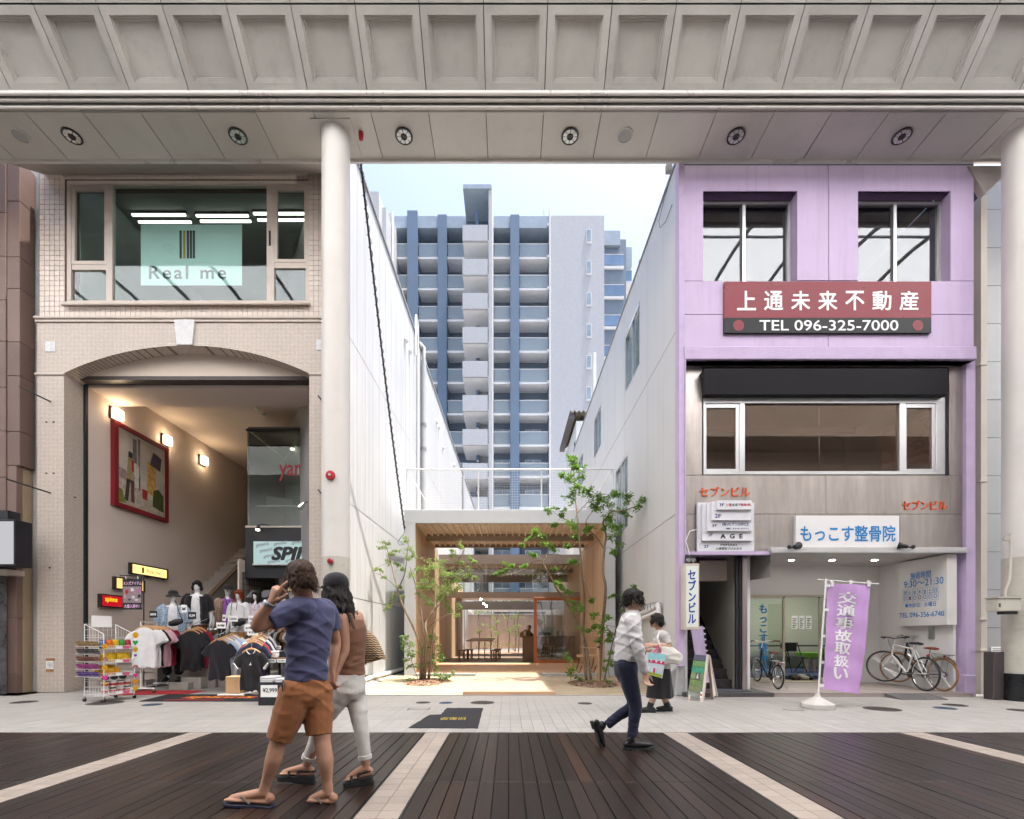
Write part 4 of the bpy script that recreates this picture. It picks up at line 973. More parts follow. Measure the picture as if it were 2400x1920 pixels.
while yy<YP-.02:
 mb.box(-.9,.92,yy+.002,yy+.128,.0,.07+(yy-9.6)*.005);yy+=.13
mb.build('path_boards',woodmat('sunlit_larch',(.30,.215,.15),(.40,.30,.22),.6,'X',14,.03),dp,fix=False)
MB().box(-.9,.92,9.605,9.62,.0,.07).build('path_edge',M_['cedarX'],dp)
# rear garden
gf=thing('garden_fence','beige board fence closing the rear garden','fence',(0,36,0))
for i in range(22):MB().box(-5+i*.48,-5+i*.48+.47,36,36.05,.2,2.7).build('board',mat('beige_board',(.40,.34,.29),.7,rand=.06),gf)
MB().box(-5,5.6,35.95,36,2.7,2.8).build('cap',M_['alu'],gf)
MB().box(-3.3,3.5,29.4,36,-.05,.05).build('garden_bed',mat('red_mulch_bed',(.36,.22,.16),.95,var=.3,vs=8,bmp=.8,bs=60),gf)
q=MB();q.box(-3.2,-2.55,26.5,26.6,.1,2.5);q.build('white_panel',M_['white'],gf)
pg=thing('garden_pergola','white slatted frame over the rear garden','pergola',(0,32,2.8))
for i in range(8):MB().box(-2.6,2.8,30+i*.6,30.1+i*.6,2.85,2.95).build('slat',M_['white'],pg)
for x in(-2.6,2.7):MB().box(x,x+.1,30,35,2.7,2.84).build('beam',M_['white'],pg)
for x in(-2.6,2.7):MB().box(x,x+.1,30,30.1,.05,2.7).build('post',M_['white'],pg)
# apartment tower
YT=45.0
tw=thing('apartment_tower','blue grey apartment tower with stacked balconies behind the lot','tower',(0,YT,0))
M_['brick']=tilemat('pale_grey_brick',(.48,.49,.51),(.43,.44,.46),.17,.06,.6,var=.04,bmp=.2,stain=.06)
M_['tblue']=mat('slate_blue_wall',(.19,.235,.30),.6,var=.06)
M_['tblue2']=mat('slate_blue_pillar',(.14,.205,.295),.6,var=.08,vs=.5)
M_['slab']=mat('balcony_soffit',(.88,.88,.87),.7,var=.04)
M_['tgl']=mat('balcony_glass',(.50,.58,.64),.25,spec=.5,var=.06,vs=.3,rand=.05);_b=[x for x in M_['tgl'].node_tree.nodes if x.type=='BSDF_PRINCIPLED'][0];_o=[x for x in M_['tgl'].node_tree.nodes if x.type=='OUTPUT_MATERIAL'][0];_t=N(M_['tgl'].node_tree,'BsdfTranslucent');_t.inputs[0].default_value=(.85,.9,.93,1);_x=N(M_['tgl'].node_tree,'MixShader');_x.inputs[0].default_value=.62;L(M_['tgl'].node_tree,_b.outputs[0],_x.inputs[1]);L(M_['tgl'].node_tree,_t.outputs[0],_x.inputs[2]);L(M_['tgl'].node_tree,_x.outputs[0],_o.inputs[0])
M_['tgl2']=mat('balcony_glass_blue',(.17,.27,.42),.15,spec=.7,var=.1,rand=.08)
M_['tglass']=mat('tower_window_glass',(.30,.36,.42),.15,spec=.8,var=.2)
FH=73.3*YT/F
zrail0=Z(573,YT)
ztop=Z(511,YT)
DB=1.7
tx=lambda p:X(p,YT)
MB().box(tx(923),tx(1478),YT+DB,YT+14,0,ztop-.6).build('back_wall',M_['tblue'],tw)
MB().box(tx(1289),tx(1415),YT-.25,YT+8,0,ztop).build('brick_wing',M_['brick'],tw)
for(a,b,zz)in((956,980,Z(501,YT)),(1027,1048,ztop+.02),(1196,1217,ztop+.02)):MB().box(tx(a),tx(b),YT-.35,YT+DB,0,zz).build('pillar',M_['tblue2'],tw)
MB().box(tx(925),tx(1287),YT-.2,YT+3,ztop-1.1,ztop).build('parapet',mat('parapet_blue',(.33,.40,.47),.5),tw)
bays=((925,956),(980,1027),(1048,1096),(1157,1196),(1217,1286))
pan={}
for k in range(-1,13):
 zr=zrail0-k*FH;zs=Z(607,YT)-k*FH
 if zs<.5:break
 for i,(a,b)in enumerate(bays):
  MB().box(tx(a)+.01,tx(b)-.01,YT,YT+DB,zs,zs+.22).build('floor_slab',M_['slab'],tw)
  if k>=0:
   g_=MB().box(tx(a)+.06,tx(b)-.06,YT-.06,YT-.02,zs+.24,zr-.05).build('balcony_panel',M_['tgl'],tw)
   MB().box(tx(a)+.02,tx(b)-.02,YT-.08,YT,zr-.04,zr+.03).build('rail',M_['wr'],g_)
   for q in range(3):
    xx=tx(a)+.06+(tx(b)-tx(a)-.16)*q/2;MB().box(xx,xx+.03,YT-.02,YT+.01,zs+.22,zr).build('post',M_['wr'],g_)
   if i in(1,3,4):
    xc=(tx(a)+tx(b))/2;zz=zs+.22
    f=MB().box(xc-.75,xc+.75,YT+DB-.06,YT+DB+.01,zz+.05,zz+2.05).build('window',M_['alu'],tw)
    for s in(-1,1):MB().box(xc+(.03 if s>0 else-.7),xc+(.7 if s>0 else-.03),YT+DB-.08,YT+DB-.062,zz+.1,zz+2.0).build('pane',M_['tglass'],f)
 zc=Z(500,YT)-k*FH
 if 0<=k<11:
  zz=Z(563,YT)-k*FH;xa_=tx(1373);f=MB().box(xa_,tx(1385),YT-.3,YT-.24,zz-.55,zz+.75).build('slot_window',M_['white'],tw);MB().box(xa_+.06,tx(1385)-.06,YT-.32,YT-.302,zz-.35,zz+.7).build('pane',M_['tglass'],f)
 if 0<=k<9:
  for(a,b,dy,q0)in((1415,1462,1.5,0),(1462,1481,3.0,10)):
   Yq=YT+dy;zz=Z(600+q0,YT)-k*FH
   MB().box(X(a,Yq),X(b,Yq),Yq,Yq+2.4,zz,zz+.25).build('side_slab',M_['slab'],tw)
   f=MB().box(X(a,Yq)+.02,X(b,Yq)-.02,Yq-.05,Yq,zz+.27,zz+1.25).build('side_panel',M_['tgl2'],tw);MB().box(X(a,Yq),X(b,Yq),Yq-.07,Yq+.01,zz+1.25,zz+1.31).build('rail',M_['wr'],f)
for(a,y1)in((1155,ztop+.3),(1287.5,ztop+.4)):MB().tube([(tx(a),YT-.3,0),(tx(a),YT-.3,y1)],.07,8).build('downpipe',M_['wr'],tw,smooth=True)
for k in range(13):
 zz=Z(534,YT)-k*FH
 if zz>.5:MB().box(tx(1282),tx(1288),YT-.35,YT-.2,zz-.1,zz+.15).build('pipe_bracket',M_['wr'],tw)
MB().tube([(tx(1278.5),YT+2,ztop),(tx(1278.5),YT+2,Z(447,YT))],.03,5).build('mast',M_['seam'],tw)
MB().box(tx(1415),tx(1462),YT+1.4,YT+6,ztop-1.4,ztop).build('side_parapet',mat('parapet_blue','#000'),tw);MB().box(X(1462,YT+3),X(1481,YT+3),YT+3,YT+6,ztop-2.2,ztop-.3).build('side_parapet',mat('parapet_blue','#000'),tw)
YB=41.3;cxx=lambda p:X(p,YB)
FB=79.8*YB/F
MB().box(cxx(1145),cxx(1153),YB+.1,YT,0,Z(432,YB)).build('fin_wall',M_['brick'],tw)
for k in range(0,14):
 zt_=Z(527,YB)-k*FB;zb=zt_-37*YB/F
 if zb<.3:break
 MB().box(cxx(1084),cxx(1143),YB,YB+.22,zb,zt_).build('landing_box',M_['brick'],tw)
 MB().box(cxx(1084),cxx(1145),YB+.22,YT,zb+.02,zb+.22).build('landing_slab',M_['slab'],tw)
 MB().box(cxx(1112),cxx(1120),YB+2.3,YB+2.9,zb-1.4,zb+.02).build('landing_post',M_['tblue2'],tw)
 MB().ell((cxx(1116),YB+2.28,zb-.55),(.12,.05,.12),8,6).build('landing_lamp',M_['white'],tw)
 MB().box(cxx(1120),cxx(1145),YT-.9,YT-.8,zb-1.5,zb).build('landing_screen',M_['brick'],tw)
cn=MB();a0,a1=cxx(1085),cxx(1151);zt_,zm=Z(432,YB),Z(442,YB)
cn.box(a0,a1,YB,YT+1,zm,zt_);cn.build('top_canopy',mat('parapet_blue','#000'),tw)
MB().box(cxx(1112),cxx(1119),YB+1.2,YB+1.7,Z(527,YB),Z(465,YB)).build('canopy_post',M_['tblue2'],tw);MB().box(a0,a1-.2,YT-.4,YT,Z(527,YB),zm).build('canopy_back',M_['tblue2'],tw)
b2=thing('penthouse_block','pale brick rooftop block above the left white wall','building',(-11,40,0))
MB().box(X(862,40),X(888,40),40,46,0,Z(449,40)).build('wall',M_['brick'],b2);MB().box(X(880,40),X(898,40),41,46,0,Z(486,41)).build('step_wall',M_['brick'],b2)
MB().box(X(898,43),X(918,43),43,50,0,Z(500,43)).build('stair_wall',M_['brick'],b2)
for i in range(4):MB().box(X(902+i*3,42.9),X(903.2+i*3,42.9),42.85,42.98,Z(548,42.9),Z(508,42.9)).build('louvre_bar',M_['wr'],b2)
MB().tube([(X(921,43),42.8,0),(X(921,43),42.8,Z(500,43))],.09,8).build('downpipe',M_['wr'],b2)
# lilac building on the right
YR=9.4
pb_=thing('lilac_building','lilac painted office building with steel clad middle floor','building',(5.6,YR,0))
M_['lilac']=mat('lilac_paint',(.50,.395,.575),.55,var=.05,vs=.8,stain=.2,streak=.34,bmp=.15)
M_['lilac_r']=mat('lilac_rough_render',(.50,.395,.575),.7,var=.07,vs=3,bmp=.8,bs=70,stain=.12)
M_['ldark']=mat('lilac_joint',(.12,.07,.16),.7)
rx=lambda p:X(p,YR);rz=lambda q:Z(q,YR)
def rbx(name,a,b,c,d,m,y0=YR,y1=YR+.25,par=None,bevel=0,Yr=YR):return MB().box(X(a,Yr),X(b,Yr),y0,y1,Z(d,Yr),Z(c,Yr)).build(name,m,par or pb_,bevel=bevel)
g_=.8
w1,w2=(1648,1867),(2011,2228)
MB().box(rx(1604),rx(2282),YR+.02,YR+.2,rz(845),rz(658.5)).build('wall_core',M_['ldark'],pb_)
MB().box(rx(1604),rx(2282),YR+.02,YR+.2,rz(448),rz(388)).build('wall_core',M_['ldark'],pb_)
for a in((1604,1941-g_,388,448),(1941+g_,2282,388,448),(1604,1648,448.2,658),(2228,2282,448.2,658),(1604,1941-g_,659.5,737-g_),(1941+g_,2282,659.5,737-g_),(1604,1941-g_,737+g_,814),(1941+g_,2282,737+g_,814)):rbx('wall_panel',*a,M_['lilac'],YR,YR+.24 if 448<a[2]<449 else YR+.05)
for a in((1868,1941-g_,448.2,658),(1941+g_,2010,448.2,658)):rbx('pier_panel',*a,M_['lilac'],YR-.012,YR+.24)
rbx('ledge',1602,2284,815,845,M_['lilac_r'],YR-.05,YR+.3,bevel=.01)
rbx('top_gap',1604,2282,384.5,388,M_['dark'],YR,YR+.2)
M_['glassR']=glassmat('grey_glass',(.60,.62,.62),.12)
for i,(a,b)in enumerate((w1,w2)):
 Yi=YR+.2;q=MB();x0,x1,z0,z1=rx(a),rx(b),rz(658),rz(448.5)
 t=thing('sliding_window',('left','right')[i]+' two-pane window of the lilac top floor','window',((x0+x1)/2,Yi,z0),group='lilac building windows')
 for e in((x0,x1,z0,z0+.05),(x0,x1,z1-.07,z1-.02),(x0,x0+.04,z0+.05,z1-.07),(x1-.05,x1,z0+.05,z1-.07)):MB().box(e[0],e[1],Yi,Yi+.09,e[2],e[3]).build('frame',M_['alu'],t)
 xm=(x0+x1)/2-.01
 MB().box(xm-.03,xm+.03,Yi+.01,Yi+.06,z0+.05,z1-.07).build('meeting_stile',M_['alu'],t)
 MB().box(xm-.075,xm-.03,Yi+.03,Yi+.08,z0+.05,z1-.07).build('rear_stile',M_['black'],t)
 for e in((x0+.04,xm-.06),(xm+.03,x1-.05)):MB().box(*e,Yi+.035,Yi+.041,z0+.05,z1-.07).build('pane',M_['glassR'],t)
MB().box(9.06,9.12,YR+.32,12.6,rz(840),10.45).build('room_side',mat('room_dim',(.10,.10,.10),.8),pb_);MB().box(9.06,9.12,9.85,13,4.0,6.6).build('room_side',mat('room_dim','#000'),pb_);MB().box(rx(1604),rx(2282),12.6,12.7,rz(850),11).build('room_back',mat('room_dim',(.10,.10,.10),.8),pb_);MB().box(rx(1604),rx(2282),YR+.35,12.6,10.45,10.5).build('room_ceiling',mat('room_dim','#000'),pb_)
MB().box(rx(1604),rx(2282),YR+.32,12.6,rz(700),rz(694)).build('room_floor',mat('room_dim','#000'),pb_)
pl_=thing('window_plant','green palm leaves behind the right lilac window','plant',(rx(2030),YR+.5,rz(657)))
q=MB()
for i in range(14):
 a=random.uniform(.4,2.7);ln=random.uniform(.25,.5);c=Vector((rx(2030),YR+.5,rz(655)))
 pts=[c+Vector((math.cos(a)*ln*t,.05*math.sin(i)*t,math.sin(a)*ln*t-.25*ln*t*t))for t in(0,.35,.7,1)]
 q.tube(pts,[.006,.02,.015,.002],4,flat=.2)
q.build('leaves',mat('palm_green',(.06,.15,.03),.5,var=.2),pl_)
sb=thing('signboard','dark red and black estate agency board with white characters','sign',(rx(1940),YR-.06,rz(780)))
Yb=YR-.06
rbx('red_face',1698,2183,660,745,mat('glossy_red_board',(.20,.018,.03),.3,var=.06,spec=.3),Yb,YR-.005,sb,Yr=Yb);rbx('black_face',1698,2183,745.3,780,mat('glossy_black_board',(.010,.010,.013),.35,spec=.25),Yb,YR-.005,sb,Yr=Yb)
wp=mat('white_print',(.78,.78,.78),.5,var=.02)
for i,ch in enumerate('上通未来不動産'):
 c=1749.5+i*63.4;lettering(ch,P(c-21.5,727,Yb),FRONT,X(c+21.5,Yb)-X(c-21.5,Yb),Z(683,Yb)-Z(727,Yb),wp,sb,bold=.018,name='character')
lettering('TEL 096-325-7000',P(1780,775,Yb),FRONT,X(2105,Yb)-X(1780,Yb),Z(751,Yb)-Z(775,Yb),wp,sb,bold=.008)
for a in(1731,2151):MB().lathe([(.105,0),(.105,.004)],P(a,763,Yb),(0,-1,0),28).build('red_dot',mat('glossy_red_board','#000'),sb)
M_['stain']=None
m,n,o=newmat('stainless_cladding');b=principled(n,o,.3,.85)
p=wpos(n);f=noise(n,scaled(n,p,(3,3,.6)),1.2,4);
c=mixcol(n,ramp(n,f,.3,.7),(.37,.325,.30),(.54,.495,.465));L(n,c,b.inputs['Base Color'])
L(n,mth(n,'MULTIPLY_ADD',noise(n,scaled(n,p,(1,1,160)),1,2),.14,.24),b.inputs['Roughness'])
bump(n,b,noise(n,scaled(n,p,(2.2,2.2,.35)),1,3),.6,.05);M_['inox']=m
Ym=9.58
def sbx(name,a,b,c,d,m=M_['inox'],y0=Ym,y1=Ym+.06,par=None):return MB().box(X(a,Ym)+.003,X(b,Ym)-.003,y0,y1,Z(d,Ym)+.003,Z(c,Ym)-.003).build(name,m,par or pb_,bevel=.003)
MB().box(X(1604,Ym),X(2268,Ym),Ym+.05,Ym+.2,Z(1296,Ym),Z(1112,Ym)).build('cladding_core',M_['dark'],pb_);MB().box(X(1604,Ym),X(1649,Ym),Ym+.05,Ym+.2,Z(1112,Ym),Z(846,Ym)).build('cladding_core',M_['dark'],pb_);MB().box(X(2214,Ym),X(2268,Ym),Ym+.05,Ym+.2,Z(1112,Ym),Z(846,Ym)).build('cladding_core',M_['dark'],pb_);MB().box(X(1649,Ym),X(2214,Ym),Ym+.12,Ym+.2,Z(936,Ym),Z(846,Ym)).build('cladding_core',M_['dark'],pb_)
for a in((1604,1936,846,860),(1936,2268,846,860),(1604,1646,860,1114),(2225,2268,860,1114),(1604,1936,1114,1205),(1936,2228,1114,1205),(2228,2268,1114,1205),(1604,1864,1205,1294),(2109,2268,1205,1294),(1864,2109,1205,1294)):sbx('steel_panel',*a)
aw=MB().hexa([(X(1650,9.5),9.44,Z(931,9.55)),(X(2215,9.5),9.44,Z(931,9.55)),(X(2215,9.5),9.70,Z(931,9.55)),(X(1650,9.5),9.70,Z(931,9.55)),(X(1650,9.36),9.36,Z(864,9.36)),(X(2222,9.36),9.36,Z(864,9.36)),(X(2222,9.36),9.70,Z(864,9.36)),(X(1650,9.36),9.70,Z(864,9.36))]).build('blank_sign_panel',mat('matt_black_panel',(.012,.0115,.015),.55,var=.15,streak=.2,spec=.2));tag(aw,'long blank black panel tilted above the middle floor window','sign panel')
mw=thing('shop_window','wide brown tinted window in the steel clad middle floor','window',(X(1930,9.62),9.62,Z(1112,9.62)))
def wbx(name,a,b,c,d,m,y0,y1):return MB().box(X(a,9.6),X(b,9.6),y0,y1,Z(d,9.6),Z(c,9.6)).build(name,m,mw,bevel=.004)
for a in((1648,2213,933,946),(1648,2213,1105,1113),(1648,1653,946,1105),(2193,2213,946,1105),(1733,1745,946,1105),(2107,2122,946,1105)):wbx('frame',*a,M_['alu'],9.58,9.68)
for(a,b)in((1653,1733),(2122,2193)):
 for e in((a,a+3,946,1105),(b-8,b,946,1105),(a+3,b-8,946,956),(a+3,b-8,1099,1105)):wbx('sash',*e,M_['alu'],9.60,9.66)
bg_=glassmat('bronze_glass',(.52,.39,.31),.16,gcol=(.80,.66,.56))
for a in((1656,1725,956,1099),(1745,1922,946,1105),(1922.6,2107,946,1105),(2125,2185,956,1099)):wbx('pane',*a,bg_,9.635,9.641)
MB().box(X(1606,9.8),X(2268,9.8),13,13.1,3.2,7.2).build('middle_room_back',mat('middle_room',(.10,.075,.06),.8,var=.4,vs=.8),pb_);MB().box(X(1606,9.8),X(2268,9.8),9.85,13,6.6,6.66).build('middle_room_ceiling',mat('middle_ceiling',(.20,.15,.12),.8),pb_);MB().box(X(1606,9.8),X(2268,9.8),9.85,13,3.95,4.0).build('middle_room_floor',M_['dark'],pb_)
ib=thing('reflection_sheet','added sheet inside the bronze window imitating mirrored red and white lettering','reflection',P(2115,1104,9.9))  # added sheet standing in for lettering reflected in the bronze glass
ps=[P(2068,1010,10.2),P(2186,955,9.8),P(2186,1078,9.8),P(2068,1102,10.2)]
MB().hexa([ps[3],ps[2],ps[2]+Vector((0,.02,0)),ps[3]+Vector((0,.02,0)),ps[0],ps[1],ps[1]+Vector((0,.02,0)),ps[0]+Vector((0,.02,0))]).build('sheet',mat('reflection_white',(.62,.58,.55),.6),ib)
for f0,f1 in((0,.1),(.78,.86),(.96,1)):
 def pf(s_,t_):return(ps[0]+(ps[1]-ps[0])*s_)*(1-t_)+(ps[3]+(ps[2]-ps[3])*s_)*t_
 qd=[pf(0,f1),pf(1,f1),pf(1,f0),pf(0,f0)]
 MB().hexa([v+Vector((0,-.003,0))for v in qd]+[v+Vector((0,.001,0))for v in qd]).build('red_band',mat('reflection_red',(.45,.05,.04),.6),ib)
u_=(ps[2]-ps[3]).normalized()
lettering('で\nる。',pf(.55,.72)+Vector((0,-.006,0)),(u_,Vector((0,0,1))),.42,.62,mat('reflection_print',(.20,.06,.05),.6),ib,bold=.03,ext=.002);lettering('3F',pf(.1,.78)+Vector((0,-.006,0)),(u_,Vector((0,0,1))),.25,.16,mat('reflection_print','#000'),ib,bold=.03,ext=.002)
og=mat('orange_letter',(.62,.09,.02),.4)
o=lettering('セブンビル',P(1639,1164,Ym),FRONT,X(1757,Ym)-X(1639,Ym),Z(1142,Ym)-Z(1164,Ym),og,None,bold=.012,ext=.02,name='building_name');tag(o,'orange raised building name over the tenant board','lettering')
o=lettering('セブンビル',P(2114,1195,Ym),FRONT,X(2218,Ym)-X(2114,Ym),Z(1174,Ym)-Z(1195,Ym),og,None,bold=.018,ext=.02,name='building_name');tag(o,'smaller orange raised building name at the right','lettering')
tbd=thing('tenant_board','stepped white tenant directory board beside the stairs','sign',P(1701,1293,9.5))
WPn=mat('sign_acrylic',(.66,.66,.70),.35,var=.05,stain=.08);navy=mat('navy_print',(.015,.025,.14),.5);blk=M_['black']
plates=[(1634,1768,1178,1293,9.50,9.57),(1646,1764,1181,1268,9.44,9.498),(1657,1763,1178,1245,9.39,9.438),(1668,1762,1176,1220,9.34,9.388),(1680,1762,1173,1195,9.29,9.338)]
for(a,b,c,d,y0,y1)in plates:MB().box(X(a,y0),X(b,y0),y0,y1,Z(d,y0),Z(c,y0)).build('plate',WPn,tbd,bevel=.008)
def sgn(s_,a,b,c,d,y,m,bold=.02,**k):return lettering(s_,P(a,d,y),FRONT,X(b,y)-X(a,y),Z(c,y)-Z(d,y),m,tbd,bold=bold,ext=.002,**k)
rp=mat('crimson_print',(.42,.02,.04),.5);gp_=mat('green_print',(.01,.16,.08),.5)
sgn('3F',1686,1697,1180,1187,9.29,navy);sgn('上通',1700,1714,1180,1187,9.29,rp);sgn('未来',1715,1729,1180,1187,9.29,gp_);sgn('不動産(株)',1730,1760,1180,1187,9.29,rp)
sgn('2F',1675,1690,1205,1214,9.34,navy);sgn('3F',1669,1680,1229,1235,9.39,navy);sgn('(有)セブンOFFICE',1693,1754,1225,1234,9.39,navy);sgn('☎ 324-4321',1700,1754,1237,1241,9.39,navy)
sgn('2F',1659,1670,1251,1257,9.44,navy);sgn('A  G  E',1689,1740,1252,1262,9.44,blk,.04);sgn('2F',1650,1661,1278,1284,9.50,navy);sgn('MIMAKI',1689,1727,1275,1280,9.50,blk);sgn('上通買取プロみまき',1677,1738,1283,1289,9.50,blk)
MB().tube([P(1636,1240,9.5),P(1616,1246,9.4),P(1607,1268,9.35),P(1614,1290,9.35),P(1618,1310,9.35)],.008,5).build('cable',M_['white'],tbd)
cs=thing('clinic_sign','white clinic sign with large blue characters over the shopfront','sign',P(1986,1292,9.5))
rbx('board',1865,2108,1209,1292,mat('clinic_white',(.70,.69,.69),.4,var=.02),9.5,9.578,cs,bevel=.004,Yr=9.5)
blu=mat('clinic_blue',(.012,.20,.50),.5);
lettering('もっこす整骨院',P(1876,1269,9.499),FRONT,X(2098,9.5)-X(1876,9.5),Z(1232,9.5)-Z(1269,9.5),blu,cs,bold=.016)
wg=emat('spot_glow',(1,.62,.3),8)
for i,(a,s_)in enumerate(((1862,1),(2128,-1))):
 t=thing('sign_spotlight','small black spotlight at the '+('left','right')[i]+' lower corner of the clinic sign','lamp',P(a,1283,9.4),group='clinic sign spotlights')
 c=P(a,1282,9.35);MB().lathe([(.035,0),(.05,.1),(.07,.16)],c,(s_,.6,.35),14).build('shade',M_['black'],t,smooth=True);MB().lathe([(.05,.13),(.05,.14)],c,(s_,.6,.35),12).build('bulb',wg,t);MB().tube([c,c+Vector((-.1*s_,0,-.02)),P(a-12*s_,1284,9.58)],.016,6).build('arm',M_['black'],t);MB().ell(c+Vector((-.1*s_,0,0)),(.04,.04,.04),8,6).build('ballast',M_['black'],t)
rbx('right_pilaster',2265,2286,846,1640,M_['lilac_r'],9.5,9.75,Yr=9.5);MB().box(X(2263,9.46),X(2288,9.46),9.46,9.76,0,.42).build('pilaster_base',M_['lilac_r'],pb_,bevel=.01)
MB().box(X(1591,9.4),X(1603.5,9.4),9.38,9.59,.6,rz(380)).build('left_pilaster',M_['lilac_r'],pb_)
rbx('pilaster_edge',1603.6,1606,845,1294,M_['lilac_r'],9.36,9.6)
# ground floor
xw_=4.66;ZST=.08;XI=X(1807,9.5);XWR=8.84
wpt=mat('shop_white',(.72,.71,.70),.6,var=.03,vs=.7)
MB().box(X(1604,9.38),X(1815,9.38),9.38,12.9,0,ZST+.002).build('stair_step',mat('dark_kerb_tile',(.075,.07,.07),.5,var=.15),pb_,bevel=.006)
MB().box(X(1640,9.6),X(1760,9.6),9.55,11.6,ZST+.003,ZST+.012).build('entrance_mat',mat('blue_grey_mat',(.07,.075,.09),.95,var=.2,vs=60),pb_)
stt=stonemat('porch_tile',(.40,.34,.31))
xs_=X(1815,9.38)+.004
for i in range(6):
 a=xs_+i*.77
 MB().box(a,min(a+.765,XWR-.01),9.38,11.6,0,ZST-.012).build('porch_core',mat('porch_riser',(.33,.28,.26),.5,rand=.05),pb_)
 for j in range(4):
  y=9.375+j*.555;MB().box(a,min(a+.765,XWR-.01),y,y+.552,ZST-.01,ZST).build('porch_tile',stt,pb_)
MB().box(X(1807,9.45),X(2266,9.45),9.45,11.6,2.83,2.92).build('porch_soffit',mat('porch_soffit',(.52,.50,.49),.5),pb_)
rbx('fascia_lip',1807,2266,1290.5,1296,M_['alu'],9.42,9.58,Yr=9.45)
for i,a in enumerate((1855,1950,2050)):
 Y=(2.83-EYE)*F/(CY-1312.5);c=Vector((X(a,Y),Y,2.829));t=thing('porch_light','recessed light in the porch ceiling, '+('left','middle','right')[i],'lamp',c,group='porch lights');MB().lathe([(.07,0),(.07,-.006)],c,n=16).build('rim',M_['white'],t);MB().lathe([(.055,-.0065),(.055,-.009)],c,n=16).build('glass',emat('porch_glow',(1,.95,.88),30),t)
YDr=11.5
MB().box(xw_+.27,XWR,YDr,YDr+.12,Z(1395,YDr),3.0).build('shop_wall',wpt,pb_);MB().box(xw_+.27,X(1740,YDr)-.03,YDr,YDr+.12,ZST,Z(1395,YDr)-.001).build('shop_wall',wpt,pb_);MB().box(X(1942,YDr),XWR,YDr,YDr+.12,ZST,Z(1395,YDr)).build('shop_wall',wpt,pb_)
MB().box(X(2083,YDr)-.01,X(2086,YDr),YDr-.006,YDr+.01,ZST,3.0).build('wall_joint',M_['dark'],pb_)
MB().box(XWR,XWR+.05,9.6,YDr+.12,ZST-.05,3.0).build('side_wall',wpt,pb_)
MB().box(X(1740,YDr)-.02,X(1750,YDr),YDr-.12,YDr+.1,ZST,Z(1395,YDr)).build('jamb',wpt,pb_)
dpc=P(1742,1390,11.36);MB().box(XWR-.03,XWR,10.02,10.14,1.12,1.38).build('intercom',M_['steel'],pb_);MB().box(XWR-.002,XWR-.04,9.62,9.75,2.55,2.75).build('switch_box',M_['white'],pb_)
dd=df_=thing('door_track','cream door head and sill of the clinic entrance','door frame',(X(1850,YDr),YDr,ZST))
cf=mat('cream_aluminium',(.52,.47,.38),.4,.2)
def dbx(name,a,b,c,d,m,y0=YDr-.04,y1=YDr,par=None):return MB().box(X(a,YDr),X(b,YDr),y0,y1,Z(d,YDr),Z(c,YDr)).build(name,m,par or dd)
dbx('head',1750,1945,1395,1399,cf,YDr-.06,YDr+.1);dbx('sill',1750,1945,1597.5,1599.5,cf,YDr-.06,YDr+.1)
cgl=glassmat('clinic_glass',(.88,.91,.86),.07)
for(a,b,y0)in((1750,1836,YDr-.05),(1836.5,1841,YDr+.02),(1917,1943,YDr-.05)):
 dd=thing('glass_door',{1750:'cream framed glass sliding door with blue vertical characters',1836.5:'edge of the slid-back clinic door beside the opening',1917:'clinic sliding door right of the opening behind the banner'}[a],'door',(X((a+b)/2,YDr),y0,ZST));dl_=dl_ if a>1750 else dd
 for e in((a,a+3.5,1399,1597),(b-4,b,1399,1597),(a,b,1399,1403),(a,b,1588,1597)):
  if b-a>6:dbx('door_frame',*e,cf,y0,y0+.035)
 if b-a>6:dbx('pane',a+3.5,b-4,1403,1588,cgl,y0+.014,y0+.02)
 else:dbx('door_frame',a,b,1399,1597,cf,y0,y0+.035)
for a in(1828,1920):dbx('pull',a-1.5,a+1,1507,1520,M_['bezel'],YDr-.06,YDr-.045,dl_ if a<1900 else dd)
lettering('も\nっ\nこ\nす\n整\n骨\n院',P(1779,1575,YDr-.055),FRONT,X(1799,YDr)-X(1779,YDr),Z(1418,YDr)-Z(1575,YDr),mat('window_blue',(.01,.22,.52),.5),dl_,bold=.025,ext=.002,line=.95)
cr=thing('clinic_room','pale green clinic waiting room behind the sliding doors','interior',(5.6,13,ZST))
gw=mat('pale_green_wall',(.46,.49,.40),.8,var=.04)
MB().box(X(1740,YDr),10.7,15.4,15.5,ZST,3).build('back_wall',gw,cr);MB().box(5.42,5.5,YDr+.15,15.4,ZST,3).build('left_wall',gw,cr);MB().box(10.7,10.8,YDr+.15,15.4,ZST,3).build('right_wall',gw,cr);MB().box(5.4,10.8,YDr+.13,15.4,2.75,2.85).build('ceiling',M_['white'],cr)
MB().box(5.5,10.7,12.2,15.4,ZST,ZST+.1).build('raised_floor',mat('blue_carpet',(.05,.075,.16),.95,var=.15),cr);MB().box(5.5,10.7,YDr+.13,12.2,0,ZST+.004).build('entry_floor',mat('entry_floor',(.35,.28,.19),.6),cr)
MB().box(6.5,9.8,13.2,14.4,2.70,2.74).build('ceiling_lamp',emat('clinic_lamp_glow',(1,.97,.88),1.5),cr)
for i,(a,b)in enumerate(((1859,1873),(1877,1889),(1893,1906))):
 o=MB().box(X(a,15.3),X(b,15.3),15.38,15.398,Z(1475,15.3),Z(1443,15.3)).build('wall_notice',M_['paper']);tag(o,('left','middle','right')[i]+' paper notice on the green clinic wall','notice','clinic notices')
 for r in range(6):MB().box(X(a+2,15.3),X(b-2-(r%3)*2,15.3),15.372,15.379,Z(1451+r*4,15.3),Z(1449.5+r*4,15.3)).build('text_line',M_['bezel'],o)
